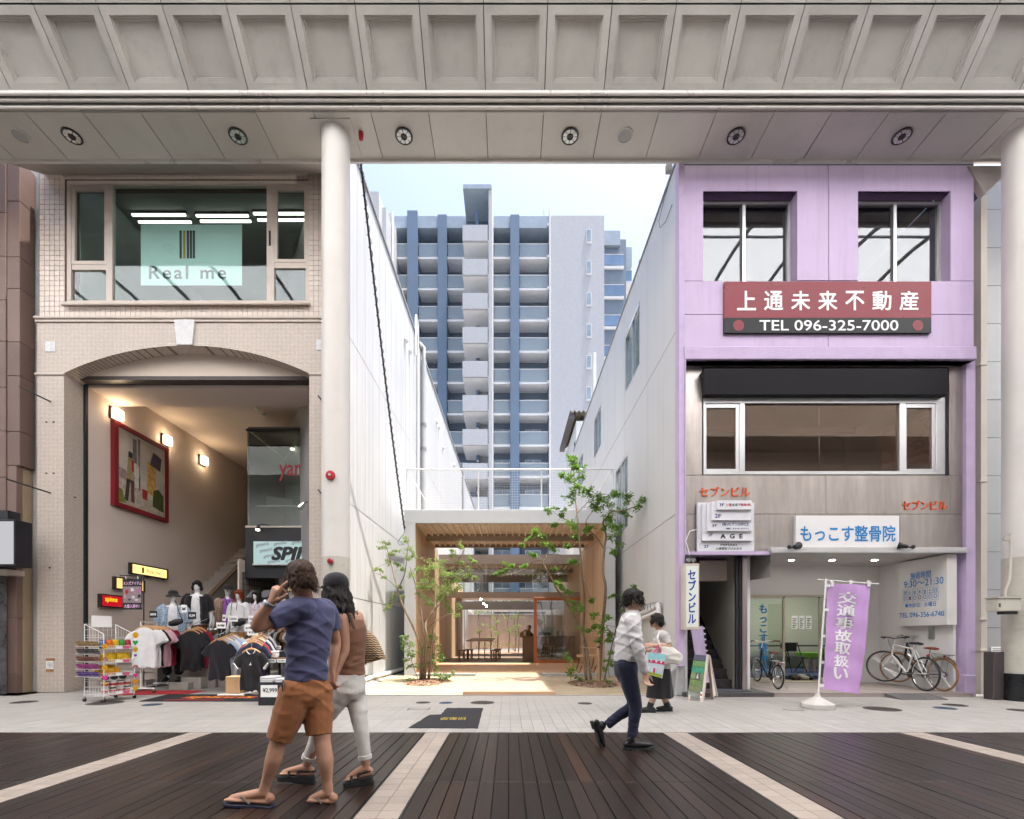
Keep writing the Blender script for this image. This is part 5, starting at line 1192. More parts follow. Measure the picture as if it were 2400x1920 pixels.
t=thing('clinic_desk','dark trestle table inside the clinic','table',(8.5,14.9,.2));MB().box(7.2,9.9,14.6,15.2,.86,.9).build('top',M_['bezel'],t)
for x_ in(7.4,8.6,9.7):MB().tube([(x_,14.7,.18),(x_+.1,15.1,.86)],.018,6).build('leg',M_['black'],t)
t=thing('folding_chair','black folding chair inside the clinic','chair',(X(1861,13.3),13.3,.18));cx_=X(1861,13.3)
MB().box(cx_-.2,cx_+.2,13.15,13.5,.6,.63).build('seat',M_['black'],t,bevel=.01);MB().box(cx_-.2,cx_+.2,13.5,13.53,.75,1.0).build('backrest',M_['black'],t,bevel=.01)
for s_ in(-.2,.2):MB().tube([(cx_+s_,13.05,.18),(cx_+s_,13.5,1.0)],.013,6).build('leg',M_['black'],t);MB().tube([(cx_+s_,13.6,.18),(cx_+s_,13.15,.61)],.013,6).build('leg',M_['black'],t)
t=thing('treatment_bench','bright green padded bench inside the clinic','bench',(X(1893,13.6),13.6,.18));MB().box(X(1877,13.6),X(1925,13.6),13.3,13.9,.56,.72).build('pad',mat('lime_vinyl',(.14,.32,.03),.4),t,bevel=.03,seg=2)
for a in(1880,1896,1915):MB().box(X(a,13.6),X(a+5,13.6),13.4,13.5,.18,.56).build('leg',M_['trimc'],t)
for i,(a,c_)in enumerate(((1862,(.05,.035,.03)),(1873,(.07,.05,.04)),(1884,(.45,.42,.36)),(1891,(.45,.42,.36)),(1903,(.03,.03,.03)))):
 x_=X(a,12.0);o=MB().ell((x_,12.05,ZST+.06),(.055,.13,.055),10,7).ell((x_,12.13,ZST+.09),(.05,.07,.06),10,7).build('shoe',mat('shoe_leather_%d'%(int(c_[0]*100)),c_,.6),smooth=True);tag(o,('leftmost dark','second dark','pale left','pale right','rightmost black')[i]+' shoe left inside the clinic door','shoe','shoes at the clinic door')
hb=thing('hours_board','white opening hours board on the porch side wall','sign',(XWR-.1,10.1,1.4))
xf=XWR-.2;y0_,y1_=9.52,10.72;zb_,ztp=1.40,2.80
MB().box(xf,XWR,y0_,y1_,zb_,ztp).build('board',mat('hours_white',(.62,.60,.585),.45,var=.02),hb,bevel=.004)
hbl=mat('hours_blue',(.03,.20,.52),.5);hdk=mat('hours_dark',(.03,.02,.10),.5)
def hw_(s_,f0,f1,g0,g1,m,bold=.01,**k):
 O=(xf-.0005,y1_-(y1_-y0_)*f0,zb_+(ztp-zb_)*g0);return lettering(s_,O,RIGHTW,(y1_-y0_)*(f1-f0),(ztp-zb_)*(g1-g0),m,hb,bold=bold,ext=.002,**k)
hw_('施術時間',.28,.70,.70,.81,hbl,.015);hw_('9:30～21:30',.14,.94,.59,.69,hbl,.012)
for i,ch in enumerate('月火水木金土日'):hw_(ch,.14+i*.103,.20+i*.103,.475,.54,hbl)
for i in range(7):hw_('×' if i==1 else '○',.14+i*.103,.20+i*.103,.395,.455,hdk if i in(1,3)else hbl)
for i in range(8):MB().box(xf-.003,xf,y1_-(y1_-y0_)*(.118+i*.103)-.003,y1_-(y1_-y0_)*(.118+i*.103),zb_+.37*1.40,zb_+.565*1.40).build('table_line',hbl,hb)
for g0 in(.37,.468,.565):MB().box(xf-.003,xf,y1_-(y1_-y0_)*.84,y1_-(y1_-y0_)*.118,zb_+g0*1.40,zb_+g0*1.40+.003).build('table_line',hbl,hb)
hw_('●休診日：火曜日',.17,.80,.28,.35,hbl);hw_('TEL 096-356-6740',.04,.95,.13,.205,hbl)
MB().box(X(1604,9.62),XI,9.62,11.2,2.87,2.95).build('stair_soffit',M_['lilac'],pb_);rbx('soffit_edge',1604,1807,1292.5,1300,M_['lilac'],9.5,9.62,Yr=9.5)
MB().box(X(1639,10.3),X(1749,10.3),10.3,10.5,Z(1361,10.3),Z(1314,10.3)).build('shutter_box',M_['trimc'],pb_,bevel=.006)
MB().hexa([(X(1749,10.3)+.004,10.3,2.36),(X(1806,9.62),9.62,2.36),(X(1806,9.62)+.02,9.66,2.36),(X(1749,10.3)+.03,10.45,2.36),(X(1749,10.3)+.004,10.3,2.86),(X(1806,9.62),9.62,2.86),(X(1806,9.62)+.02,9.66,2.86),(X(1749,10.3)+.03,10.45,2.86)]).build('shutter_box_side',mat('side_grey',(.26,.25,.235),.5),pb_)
xw_=4.66
MB().box(xw_,xw_+.06,9.98,13.5,ZST,3.0).build('stair_wall',mat('stair_green_grey',(.36,.35,.295),.5,var=.08,streak=.1),pb_)
for i,(a,b)in enumerate(((0,.05),(.055,.09),(.1,.2))):MB().box(xw_+a+.01,xw_+b+.01,9.90-.03*i,9.98,ZST,3.0).build('door_jamb',M_['inox']if i==2 else M_['bezel'],pb_)
MB().box(xw_+.22,xw_+.32,9.95,10.06,ZST,3.0).build('corner_post',wpt,pb_);MB().box(xw_+.07,xw_+.26,10.065,YDr+.1,ZST,3.0).build('return_wall',wpt,pb_)
MB().box(3.5,3.56,9.7,13.5,ZST,3.0).build('stair_left_wall',mat('stair_dark_wall',(.10,.085,.10),.7),pb_);MB().box(3.5,xw_,13.5,13.6,0,3).build('stair_back',M_['dark'],pb_)
sr=thing('entrance_stairs','dark stone stairs climbing inside the narrow entrance','stairs',(4.1,10.5,ZST))
dkst=mat('dark_stair_stone',(.035,.03,.03),.35,var=.6,vs=12)
for i in range(14):MB().box(3.57,xw_-.004,10.05+i*.24,13.4,ZST+.003+i*.2,ZST+(i+1)*.2).build('step',dkst,sr,bevel=.008)
MB().prism([(10.0,ZST+.003),(10.3,ZST+.003),(13.4,2.75),(13.4,2.98),(13.1,2.98)],(xw_-.02,0,0),(0,1,0),(0,0,1),(.018,0,0)).build('skirting',M_['dark'],sr)
vb=thing('vertical_sign','tall white light box with blue characters beside the lilac pilaster','sign',P(1621,1475,9.2))
def vbx(name,a,b,c,d,m,y0,y1):return MB().box(X(a,9.2),X(b,9.2),y0,y1,Z(d,9.2),Z(c,9.2)).build(name,m,vb,bevel=.006)
vbx('case',1603,1639,1321,1476,M_['trimc'],9.2,9.37);vbx('face',1608,1636,1327,1470,mat('lit_cream_face',(.68,.72,.66),.4,var=.02),9.192,9.2)
lettering('セ\nブ\nン\nビ\nル',P(1612.5,1461,9.191),FRONT,X(1631,9.2)-X(1612.5,9.2),Z(1337,9.2)-Z(1461,9.2),mat('royal_blue_print',(.005,.03,.30),.5),vb,bold=.025,ext=.002,line=.98)
vbx('bracket',1612,1628,1300,1321,M_['bezel'],9.3,9.36)
for a in(1612,1623):MB().lathe([(.03,0),(.04,.06)],P(a,1312,9.25),(0,-1,-.3),10).build('clamp',M_['alu'],vb)
t=thing('leaning_board','lilac board with dotted edge leaning in the stair entrance','board',P(1640,1600,9.7))
pq=[P(1640,1600,9.8),P(1664,1600,9.8),P(1648,1468,10.0),P(1618,1468,10.0)]
MB().hexa(pq[:2]+pq[1::-1]if False else[pq[0],pq[1],pq[1]+Vector((0,.03,0)),pq[0]+Vector((0,.03,0)),pq[3],pq[2],pq[2]+Vector((0,.03,0)),pq[3]+Vector((0,.03,0))]).build('panel',M_['lilac'],t)
for i in range(20):
 f=i/20;c=pq[1]*(1-f)+pq[2]*f;MB().box(c.x-.012,c.x+.02,c.y-.02,c.y-.004,c.z,c.z+.03).build('edge_dot',M_['white']if i%2 else M_['black'],t)
ab=thing('a_board','green painted wooden A-board standing by the stair entrance','sign board',(X(1640,9.0),9.0,0))
fa,fb_,fc,fd=P(1609,1632,8.95),P(1648,1645,8.75),P(1660,1537,8.98),P(1626,1534,9.15)
def af(s_,t_):return(fa+(fb_-fa)*s_)*(1-t_)+(fd+(fc-fd)*s_)*t_
nrm=(fb_-fa).cross(fd-fa).normalized()
cols=[(.20,.22,.19),(.15,.17,.08),(.11,.17,.055),(.13,.20,.09),(.03,.20,.12),(.10,.21,.07),(.06,.065,.10)]
edges=[.02,.14,.28,.42,.58,.72,.86,1.0]
for i in range(7):
 a_,b_=edges[i],edges[i+1];qd=[af(.05,a_+.006),af(.92,a_+.006),af(.92,b_),af(.05,b_)]
 MB().hexa([v+nrm*.01 for v in qd]+[v-nrm*.015 for v in qd]).build('plank',mat('board_paint_%d'%i,cols[i],.6,var=.25,vs=12,stain=.3),ab)
def strut(a,b,r,m,name='leg'):MB().tube([a,b],r,4).build(name,m,ab)
strut(af(.97,-.06),af(.97,1.02),.028,M_['trimc']);strut(af(.2,-.08),af(.2,.05),.028,M_['trimc']);strut(af(.9,-.1),af(.9,.05),.028,M_['trimc'])
strut(P(1660,1537,9.05),P(1670,1644,9.0),.024,M_['oak']);strut(P(1662,1537,9.1),P(1680,1632,9.25),.024,M_['trimc'])
bk_=[P(1660,1540,9.06),P(1664,1540,9.1),P(1679,1628,9.28),P(1668,1636,9.02)]
MB().hexa(bk_+[v+Vector((.012,0,0))for v in bk_]).build('rear_panel',M_['white'],ab)
qd=[af(.38,.44),af(.62,.44),af(.62,.57),af(.38,.57)];MB().hexa([v+nrm*.012*(1 if nrm.y<0 else-1)for v in qd]+[v+nrm*.022*(1 if nrm.y<0 else-1)for v in qd]).build('black_tag',M_['black'],ab)
def onab(s_,a0,a1,b0,b1,m):
 O=af(a0,b0)+nrm*.025*(1 if nrm.y<0 else-1);u=af(a1,b0)-af(a0,b0);v=af(a0,b1)-af(a0,b0);lettering(s_,O,(u.normalized(),v.normalized()),u.length,v.length,m,ab,bold=.03,ext=.003)
onab('上\n⑥',.43,.57,.45,.56,wp);
for i in range(4):
 qd=[af(.8,.06+i*.045),af(.9,.06+i*.045),af(.9,.1+i*.045),af(.8,.1+i*.045)];MB().hexa([v+nrm*.012*(1 if nrm.y<0 else-1)for v in qd]+[v+nrm*.018*(1 if nrm.y<0 else-1)for v in qd]).build('sticker',(M_['paper'],mat('sticker_red',(.4,.05,.04)),M_['paper'],mat('sticker_blue',(.05,.1,.3)))[i],ab)
 # grey panelled building and clutter at the right edge
gb=thing('grey_panelled_building','grey metal panelled wall at the right edge behind the column','building',(9.9,10.3,0))
MB().box(X(2298,10.3),14,10.32,11,0,10.9).build('core',M_['dark'],gb)
hh=89*10.3/F;z=.55
gpm=mat('grey_metal_panel',(.33,.335,.345),.45,.2,var=.05,rand=.04)
while z<10.8:
 for i in range(4):MB().box(X(2300,10.3)+i*1.2,X(2300,10.3)+i*1.2+1.19,10.29,10.33,z+.005,z+hh-.005).build('metal_panel',gpm,gb)
 z+=hh
MB().box(X(2300,10.3),14,10.28,10.34,0,.54).build('plinth',M_['conc'],gb)
cd_=mat('cream_duct',(.50,.46,.40),.5,var=.05,stain=.15)
MB().box(X(2286,9.9),X(2300,9.9),9.78,10.0,0,10.1).build('duct',cd_,gb)
for q in(1450,1522,1130,860):MB().box(X(2285,9.88)-.005,X(2301,9.88),9.76,9.99,Z(q+4,9.9),Z(q,9.9)).build('duct_strap',cd_,gb)
o=bx(MB(),2323,2360,1516,1540,10.268,10.272,10.27).build('posted_notice',M_['paper']);tag(o,'white notice on the grey panels by the right column','notice')
for r in range(4):bx(MB(),2326,2352,1520+r*4,1521.3+r*4,10.264,10.267,10.27).build('text_line',M_['bezel'],o)
o=bx(MB(),2329,2357,1527,1640,8.95,9.15,8.95).build('steel_bollard',mat('grey_brown_steel',(.10,.085,.09),.45,.4,var=.1),bevel=.008);o.location.z=0;tag(o,'flat dark steel post beside the black column base','bollard')
# shop goods in and before the alcove
def setmat(o,m):
 o.material_slots[0].link='OBJECT';o.material_slots[0].material=m;return o
def fabric(name,col,rough=.85,pat=None,**k):
 """woven cloth; pat: 'check' / 'print' adds a pattern of a second colour"""
 if name in MATS:return MATS[name]
 m,n,o=newmat(name);b=principled(n,o,rough,spec=.2);b.inputs['Sheen Weight'].default_value=.2
 p=wpos(n);f=noise(n,p,9,4);c=mixcol(n,f,tuple(x*.85 for x in col),tuple(min(1,x*1.12)for x in col))
 if pat:
  kind,c2,sc=pat
  if kind=='check':
   s=N(n,'SeparateXYZ');L(n,p,s.inputs[0])
   for i in(0,2):
    w_=mth(n,'GREATER_THAN',mth(n,'SINE',mth(n,'MULTIPLY',s.outputs[i],sc)),.35);c=mixcol(n,mth(n,'MULTIPLY',w_,.45),c,c2)
  else:
   v=N(n,'TexVoronoi');v.inputs['Scale'].default_value=sc;L(n,p,v.inputs['Vector']);c=mixcol(n,mth(n,'LESS_THAN',v.outputs['Distance'],.33),c,c2)
 L(n,c,b.inputs['Base Color']);bump(n,b,noise(n,p,700,2),.15,.001);return m
FB_={}
FB_['white']=fabric('cloth_white',(.66,.65,.66));FB_['black']=fabric('cloth_black',(.014,.013,.016));FB_['pink']=fabric('cloth_pink',(.55,.32,.38));FB_['maroon']=fabric('cloth_maroon',(.20,.008,.025))
FB_['navy']=fabric('cloth_navy',(.022,.024,.055));FB_['sky']=fabric('cloth_skyblue',(.38,.50,.68));FB_['checkblk']=fabric('cloth_black_check',(.02,.018,.024),pat=('check',(.006,.005,.008),110));FB_['red']=fabric('cloth_red',(.30,.03,.02));FB_['brown']=fabric('cloth_brown',(.28,.12,.04));FB_['cream']=fabric('cloth_cream',(.55,.50,.42))
HW=woodmat('hanger_wood',(.40,.20,.08),(.56,.32,.15),.4,'X',30,.06)
def shirt_mesh(kind,seed):
 mb=MB();w_,h=.25,.70
 mb.loft([((0,0,-.01),(.085,0,0),(0,.02,0)),((0,0,-.045),(.16,0,0),(0,.028,0)),((0,0,-.09),(.215,0,0),(0,.035,0)),((0,0,-.22),(.235,0,0),(0,.042,0)),((0,0,-.45),(.238,0,0),(0,.045,0)),((0,0,-h),(.25,0,0),(0,.05,0))],20)
 for s in(-1,1):mb.loft([((s*.18,0,-.09),(.05,0,.05),(0,.03,0)),((s*.25,0,-.15),(.065*s,0,.05),(0,.03,0)),((s*.33,0,-.28),(.085*s,0,.045),(0,.03,0))],12)
 if kind=='polo':
  for s in(-1,1):mb.hexa([Vector(v)for v in((0,-.045,-.10),(s*.07,-.045,-.09),(s*.085,-.02,-.0),(s*.04,-.02,.0),(0,-.03,-.10),(s*.07,-.03,-.09),(s*.085,.02,.0),(s*.04,.02,.0))])
 rs=random.Random(seed);ph=[rs.random()*6 for _ in range(6)]
 def fold(co):
  x,z=co[:,0],co[:,2];a=np.clip(-z/.6,0,1)
  return .016*a*np.sin(26*x+3*np.sin(4*z+ph[0])+ph[1])+.006*np.sin(40*x+14*z+ph[2])*a+.004*np.sin(19*z+9*x+ph[3])
 o=fuse(mb,'garment',FB_['white'],None,.011,4,fold=fold,local=True);me=o.data;bpy.data.objects.remove(o);return me
SHM=[shirt_mesh('tee',1),shirt_mesh('tee',2),shirt_mesh('polo',3)]
HG=MB();HG.tube([(-.2,0,-.055),(-.1,0,-.01),(0,0,.012),(.1,0,-.01),(.2,0,-.055)],[.01,.016,.018,.016,.01],8);hgm=HG.build('hanger',HW,None,local=True,smooth=True);HGD=hgm.data;bpy.data.objects.remove(hgm)
HK=MB();HK.tube([(0,0,.012),(0,0,.05),(.02,0,.075),(0,0,.095),(-.02,0,.08)],.0035,5);hkm=HK.build('hook',M_['chrome'],None,local=True);HKD=hkm.data;bpy.data.objects.remove(hkm)
def shirt(label,c,fab,rz=0.,sc=1.,kind=0,group=None):
 t=thing('hanging_shirt',label,'shirt',c,rz,group);t.scale=(sc*.92,sc*.62,sc*1.2)
 o=bpy.data.objects.new('garment',SHM[kind]);COL.objects.link(o);o.parent=t;setmat(o,FB_[fab])
 h=bpy.data.objects.new('hanger',HGD);COL.objects.link(h);h.parent=t;k=bpy.data.objects.new('hook',HKD);COL.objects.link(k);k.parent=h
 return t
def card(s,label,px,py,wpx,hpx,Y,dark=False,yaw=0):
 c=P(px,py,Y);t=thing('price_card',label,'price card',c,group='price cards in the shop');w_,h=wpx*Y/F,hpx*Y/F
 MB().box(c.x-w_/2,c.x+w_/2,Y,Y+.006,c.z-h/2,c.z+h/2).build('card',M_['black']if dark else M_['paper'],t)
 lettering(s,(c.x-w_*.36,Y-.0005,c.z-h*.2),FRONT,w_*.72,h*.36,wp if dark else M_['black'],t,ext=.001,bold=.03)
 MB().tube([(c.x,Y+.01,c.z-h/2),(c.x,Y+.012,c.z-h/2-.12)],.005,5).build('clip',M_['chrome'],t)
def rail(label,pts,base,h):
 """clothes rail: uprights at pts on feet, one top bar"""
 t=thing('clothes_rail',label,'clothes rail',(pts[0][0],pts[0][1],0),group='clothes rails')
 for(x,y)in pts:
  MB().tube([(x,y,.1),(x,y,h)],.014,8).build('upright',M_['white'],t);MB().tube([(x-.28,y,.1),(x+.28,y,.1)],.016,8).build('foot',M_['white'],t)
  for s in(-.27,.27):MB().lathe([(.03,-.012),(.03,.012)],(x+s,y,.032),(0,1,0),12).build('castor',M_['rubber'],t);MB().box(x+s-.008,x+s+.008,y-.02,y+.02,.05,.1).build('castor_fork',M_['chrome'],t)
 (x0,y0),(x1,y1)=pts;MB().tube([(x0,y0,h),(x1,y1,h)],.013,8).build('top_bar',M_['chrome'],t);MB().tube([(x0,y0,.12),(x1,y1,.12)],.012,8).build('stretcher',M_['white'],t)
 return t
x0,x1=X(330,9.98),X(388,11.05)
rail('clothes rail of white, pink and maroon tees beside the snack trolley',[(x0,9.98),(x1,11.05)],0,1.48)
for i,(fab,y)in enumerate((('white',9.92),('white',10.02),('white',10.12),('black',10.24),('pink',10.36),('pink',10.46),('pink',10.56),('maroon',10.68),('maroon',10.78),('maroon',10.88),('maroon',10.98))):
 x=x0+(x1-x0)*(y-9.98)/1.07+.1
 shirt('first second third fourth fifth sixth seventh eighth ninth tenth eleventh'.split()[i]+' tee from the street on the trolley side rail, '+fab,(x,y,1.37),fab,.18+random.uniform(-.06,.06),1.0,i%2,'tees on the side rail')
def waterfall(label,px,py,Y,fabs,kind,sc,back=.09):
 c0=P(px,py,Y);x,z=c0.x,c0.z
 t=thing('display_stand','chrome stand with sloping arm '+label,'stand',(x,Y+.5,0),group='sloping arm stands')
 MB().tube([(x+.03,Y+.62,.03),(x+.03,Y+.62,z+.3)],.016,8).build('pole',M_['chrome'],t);MB().tube([(x+.03,Y+.62,z+.3),(x,Y-.06,z+.10)],.01,6).build('arm',M_['chrome'],t);MB().lathe([(.22,0),(.22,.015),(.03,.03)],(x+.03,Y+.62,0),n=20).build('base',M_['chrome'],t)
 for i,fb in enumerate(fabs):shirt(('front ','second ','third ','fourth ','rear ')[i]+fb.replace('checkblk','black checked').replace('sky','pale blue')+' shirt '+label,(x+.02*i,Y+back*i,z+.028*i),fb,random.uniform(-.05,.05),sc,kind if i==0 else(0,1)[i%2],'shirts on sloping arms')
waterfall('under the mannequin in the open black shirt',447,1478,10.7,['black','black','maroon'],1,1.06)
waterfall('left of the ringer tee',515,1500,10.2,['checkblk','sky','white','sky','white'],2,1.0,.08)
o=shirt('black tee with white collar band hanging nearest the doormat',P(589,1522,9.75),'black',0,1.0,0)
q=MB();q.tube([(.09*math.cos(a)*1.05,-.035-.012*math.sin(a),-.005+.075*math.sin(a))for a in[math.pi*(1+i/12)for i in range(13)]],.011,6);q.build('collar_band',FB_['white'],o,local=True)
for s in(-1,1):MB().tube([(s*.37,-.05,-.235),(s*.375,.05,-.24),(s*.29,.045,-.325),(s*.285,-.05,-.325)],.014,6,closed=True).build('cuff_band',FB_['white'],o,local=True)
MB().prism([(-.03,-.265),(.03,-.265),(.015,-.25),(.012,-.215),(-.01,-.25)],(0,-.062,0),(1,0,0),(0,0,1),(0,-.002,0)).build('chest_print',wp,o,local=True)
t=thing('display_stand','white T-stand carrying the ringer tee','stand',(X(589,9.9),9.9,0));xq=X(598,9.9)
MB().tube([(xq,9.95,.05),(xq,9.95,1.1)],.014,8).build('pole',M_['white'],t);MB().tube([(xq,10.5,1.3),(xq-.05,9.7,1.02)],.01,6).build('arm',M_['chrome'],t)
MB().tube([(xq-.4,9.3,.05),(xq+.1,9.3,.05)],.02,8).build('foot',M_['white'],t);MB().tube([(xq,9.3,.05),(xq,10.2,.05)],.02,8).build('foot',M_['white'],t)
for i,fb in enumerate(('navy','red','navy','white','navy','white')):shirt(('first','second','third','fourth','fifth','sixth')[i]+' tee behind the white-collared black tee',(X(594+i*3,9.85+.1*i),9.85+.1*i,1.02+.035*(i+1)),fb,random.uniform(-.05,.05),1.0,i%2,'tees behind the ringer tee')
xa_,xb_=X(622,11.6),X(700,11.6)
rail('rear clothes rail behind the walking man',[(xa_,11.6),(xb_,11.6)],0,1.45)
for i in range(11):shirt('garment %s along the rear rail'%('first second third fourth fifth sixth seventh eighth ninth tenth eleventh'.split()[i]),(xa_+.05+i*.075,11.55,1.36),('cream','black','brown','white','navy')[i%5],1.35,.9,i%2,'garments on the rear rail')
xa_,xb_=X(480,12.1),X(520,12.1)
rail('dark rear rail left of the plaid shirt mannequin',[(xa_,12.1),(xb_,12.1)],0,1.35)
for i in range(6):shirt('dark garment %s on the rear left rail'%('first second third fourth fifth sixth'.split()[i]),(xa_+.04+i*.07,12.05,1.27),('black','navy','white')[i%3],1.3,.9,i%2,'garments on the rear left rail')
for a in(('¥999','small dark price card above the tee rail',359,1440,18,16,10.5,True),('¥2,599','dark price card before the open black shirt',450,1443,19,17,10.4,True),('¥1980','white price card left of the white blouse',518,1466,22,14,10.3),('¥1780','white price card below the white blouse',583,1472,20,16,10.2),('¥1998','white price card lowest by the raised elbow',592,1482,24,15,9.95),('Colorful','white name card on the white blouse mannequin',546,1450,22,14,10.6),('Colorful','white name card under the long black wig',592,1450,20,14,10.6),('¥1991','white price card on the folded shirt shelf',648,1518,21,8,10.4),('¥998','price card at the left of the shelf edge',637,1549,18,8,9.9),('¥1998','price card at the right of the shelf edge',660,1549,20,8,9.9),('¥','small ochre card by the white tee',431,1427,13,18,10.6),('¥','small ochre card on the plaid shirt',525,1448,8,14,11.2)):
 card(*a)
def stack(label,x0,x1,y0,y1,z0,cols,group):
 t=thing('folded_stack',label,'clothes',((x0+x1)/2,y0,z0),group=group)
 for i,f in enumerate(cols):
  z=z0+i*.032;q=MB();q.loft([((x0+x1)/2+random.uniform(-.006,.006),(y0+y1)/2,z+dz)and(Vector(((x0+x1)/2+random.uniform(-.004,.004),(y0+y1)/2,z+dz)),Vector(((x1-x0)/2-ins,0,0)),Vector((0,(y1-y0)/2-ins,0)))for dz,ins in((0,.012),(.006,0),(.024,0),(.031,.014))],24,e=.35)
  q.build('folded_shirt',FB_[f],t,smooth=True)
bxm=thing('black_crate','black box with a price sheet under white folded shirts','box',(X(640,8.3),8.3,0))
bx0_,bx1_=X(605,8.24),X(672,8.24)
MB().box(bx0_,bx1_,8.24,8.7,.0,Z(1600,8.24)).build('body',mat('black_felt_box',(.02,.02,.024),.8,var=.4,vs=30),bxm,bevel=.006)
bx(MB(),611,650,1606,1634,8.234,8.239,8.235).build('price_sheet',M_['paper'],bxm);lettering('¥2,999',P(616,1624,8.2335),FRONT,X(649,8.235)-X(616,8.235),Z(1613,8.235)-Z(1624,8.235),M_['black'],bxm,ext=.001,bold=.02)
stack('white folded shirts on the black price box, left pile',bx0_+.0,bx0_+.25,8.25,8.62,Z(1600,8.24)+.001,['white']*3,'folded white shirts');stack('white folded shirts on the black price box, right pile',bx0_+.26,bx1_,8.25,8.62,Z(1600,8.24)+.001,['white']*2,'folded white shirts')
sh_=thing('shelf_table','plywood shelf table with folded shirts behind the walking man','table',(X(660,10),10,0));zt_=Z(1541,9.95)
MB().box(X(626,9.95),X(725,9.95),9.95,10.5,zt_-.03,zt_).build('top',M_['oak'],sh_)
for a in(628,722):
 for y in(9.98,10.46):MB().box(X(a,9.95)-.02,X(a,9.95)+.02,y-.02,y+.02,0,zt_-.031).build('leg',M_['black'],sh_)
for i,cs_ in enumerate((['white']*4,['black','navy','black','black'],['cream']*4,['white','white','navy'])):stack(('white','dark','cream','mixed')[i]+' folded pile on the plywood shelf table',X(628+i*22,9.95)+.005,X(649+i*22,9.95),9.97,10.3,zt_+.001,cs_,'folded piles on the shelf table')
for i,a in enumerate(((528,560,1586,9.9),(580,601,1592,10.1))):
 Y=a[3];o=MB().box(X(a[0],Y),X(a[1],Y),Y,Y+.35,0.003,Z(a[2],Y)).build('wooden_crate',woodmat('pine_crate_%d'%i,(.42,.25,.12),(.56,.36,.20),.6,'Z',12,.05),bevel=.006);tag(o,('larger','smaller')[i]+' pine block under the shirts beside the doormat','crate','pine blocks')
pf_=thing('display_steps','stepped concrete block plinth under the mannequins','plinth',(X(450,10.8),10.8,0));cc=mat('raw_concrete',(.36,.33,.30),.8,var=.12,stain=.25)
for a in((395,440,10.55,10.95,.16),(424,470,10.75,11.2,.26),(440,505,11.0,11.6,.55),(395,500,11.62,12.2,.45),(500,640,11.1,12.0,.35)):MB().box(X(a[0],a[2]),X(a[1],a[2]),a[2],a[3],.003,a[4]).build('block',cc,pf_,bevel=.008)
mt=thing('doormat','black shop doormat with red and yellow lettering','doormat',(-5.5,9.2,0));MB().hexa([(-6.66,8.72,.0045),(-4.45,8.72,.0045),(-4.6,9.72,.0045),(-6.84,9.72,.0045),(-6.65,8.73,.015),(-4.46,8.73,.015),(-4.61,9.71,.015),(-6.83,9.71,.015)]).build('pile',mat('black_mat',(.014,.014,.016),.95,var=.3,vs=90,bmp=.6),mt)
lettering('spinns',(-6.15,8.98,.0155),FLOOR,1.3,.48,mat('mat_red',(.38,.02,.03),.9),mt,ext=.001,bold=.06);lettering('spinns',(-6.12,9.0,.018),FLOOR,1.26,.44,mat('mat_yellow',(.55,.30,.02),.9),mt,ext=.001,bold=.0)
MB().box(-6.3,-5.2,8.82,8.88,.0155,.017).build('underline',mat('mat_red','#000'),mt)
o=MB().hexa([(-7.9,9.55,.0045),(-6.5,9.85,.0045),(-6.5,10.4,.0045),(-7.9,10.4,.0045),(-7.9,9.55,.012),(-6.5,9.85,.012),(-6.5,10.4,.012),(-7.9,10.4,.012)]).build('red_mat',mat('red_carpet',(.30,.015,.02),.95));tag(o,'red mat under the snack trolley and tee rail','mat')
ph_=thing('poster_stand','black gooseneck stand holding a dark sale poster','poster stand',(X(337,10.5),10.5,0));yy=10.5
MB().tube([P(337,1625,yy),P(337,1360,yy),P(336,1353,yy),P(332,1350,yy),P(281,1349,yy)],.012,8).build('pole',M_['black'],ph_,smooth=True);MB().lathe([(.2,0),(.2,.012)],(X(337,yy),yy,.004),n=20).build('base',M_['black'],ph_)
bx(MB(),288,334,1357,1429,yy-.01,yy-.004,yy).build('sheet',M_['black'],ph_)
for a in(296,324):bx(MB(),a-1.5,a+1.5,1351,1358,yy-.012,yy,yy).build('clip',M_['chrome'],ph_)
pkp=mat('pink_print',(.62,.38,.56),.6);lettering('メンズアイテム',P(289,1371,yy-.0105),FRONT,X(332,yy)-X(289,yy),Z(1363,yy)-Z(1371,yy),pkp,ph_,ext=.001,bold=.04);lettering('大量入荷中！！',P(291,1425,yy-.0105),FRONT,X(333,yy)-X(291,yy),Z(1417,yy)-Z(1425,yy),pkp,ph_,ext=.001,bold=.04)
bx(MB(),289,332,1375,1413,yy-.0112,yy-.0102,yy).build('photo',fabric('poster_photo',(.30,.24,.26),pat=('print',(.05,.04,.05),60)),ph_)
for i,(a,b,w_,h,c)in enumerate(((297,1388,12,14,(.42,.02,.03)),(310,1382,12,10,(.6,.58,.58)),(324,1385,12,11,(.42,.12,.30)),(326,1397,11,10,(.02,.02,.03)),(312,1400,12,8,(.55,.5,.48)),(303,1406,10,6,(.05,.04,.05)),(320,1406,14,6,(.5,.45,.45)),(293,1398,6,12,(.5,.33,.25)))):
 c_=P(a,b,yy-.0125);an=i*1.1;pts=[(math.cos(an+k)*w_*.5*yy/F*.8,math.sin(an+k)*h*.5*yy/F)for k in(0,1.2,2.4,3.3,4.6)]
 MB().prism(pts,c_,(1,0,0),(0,0,1),(0,.0008,0)).build('photo_shape',mat('photo_shape_%d'%i,c,.6,var=.15,vs=30),ph_)
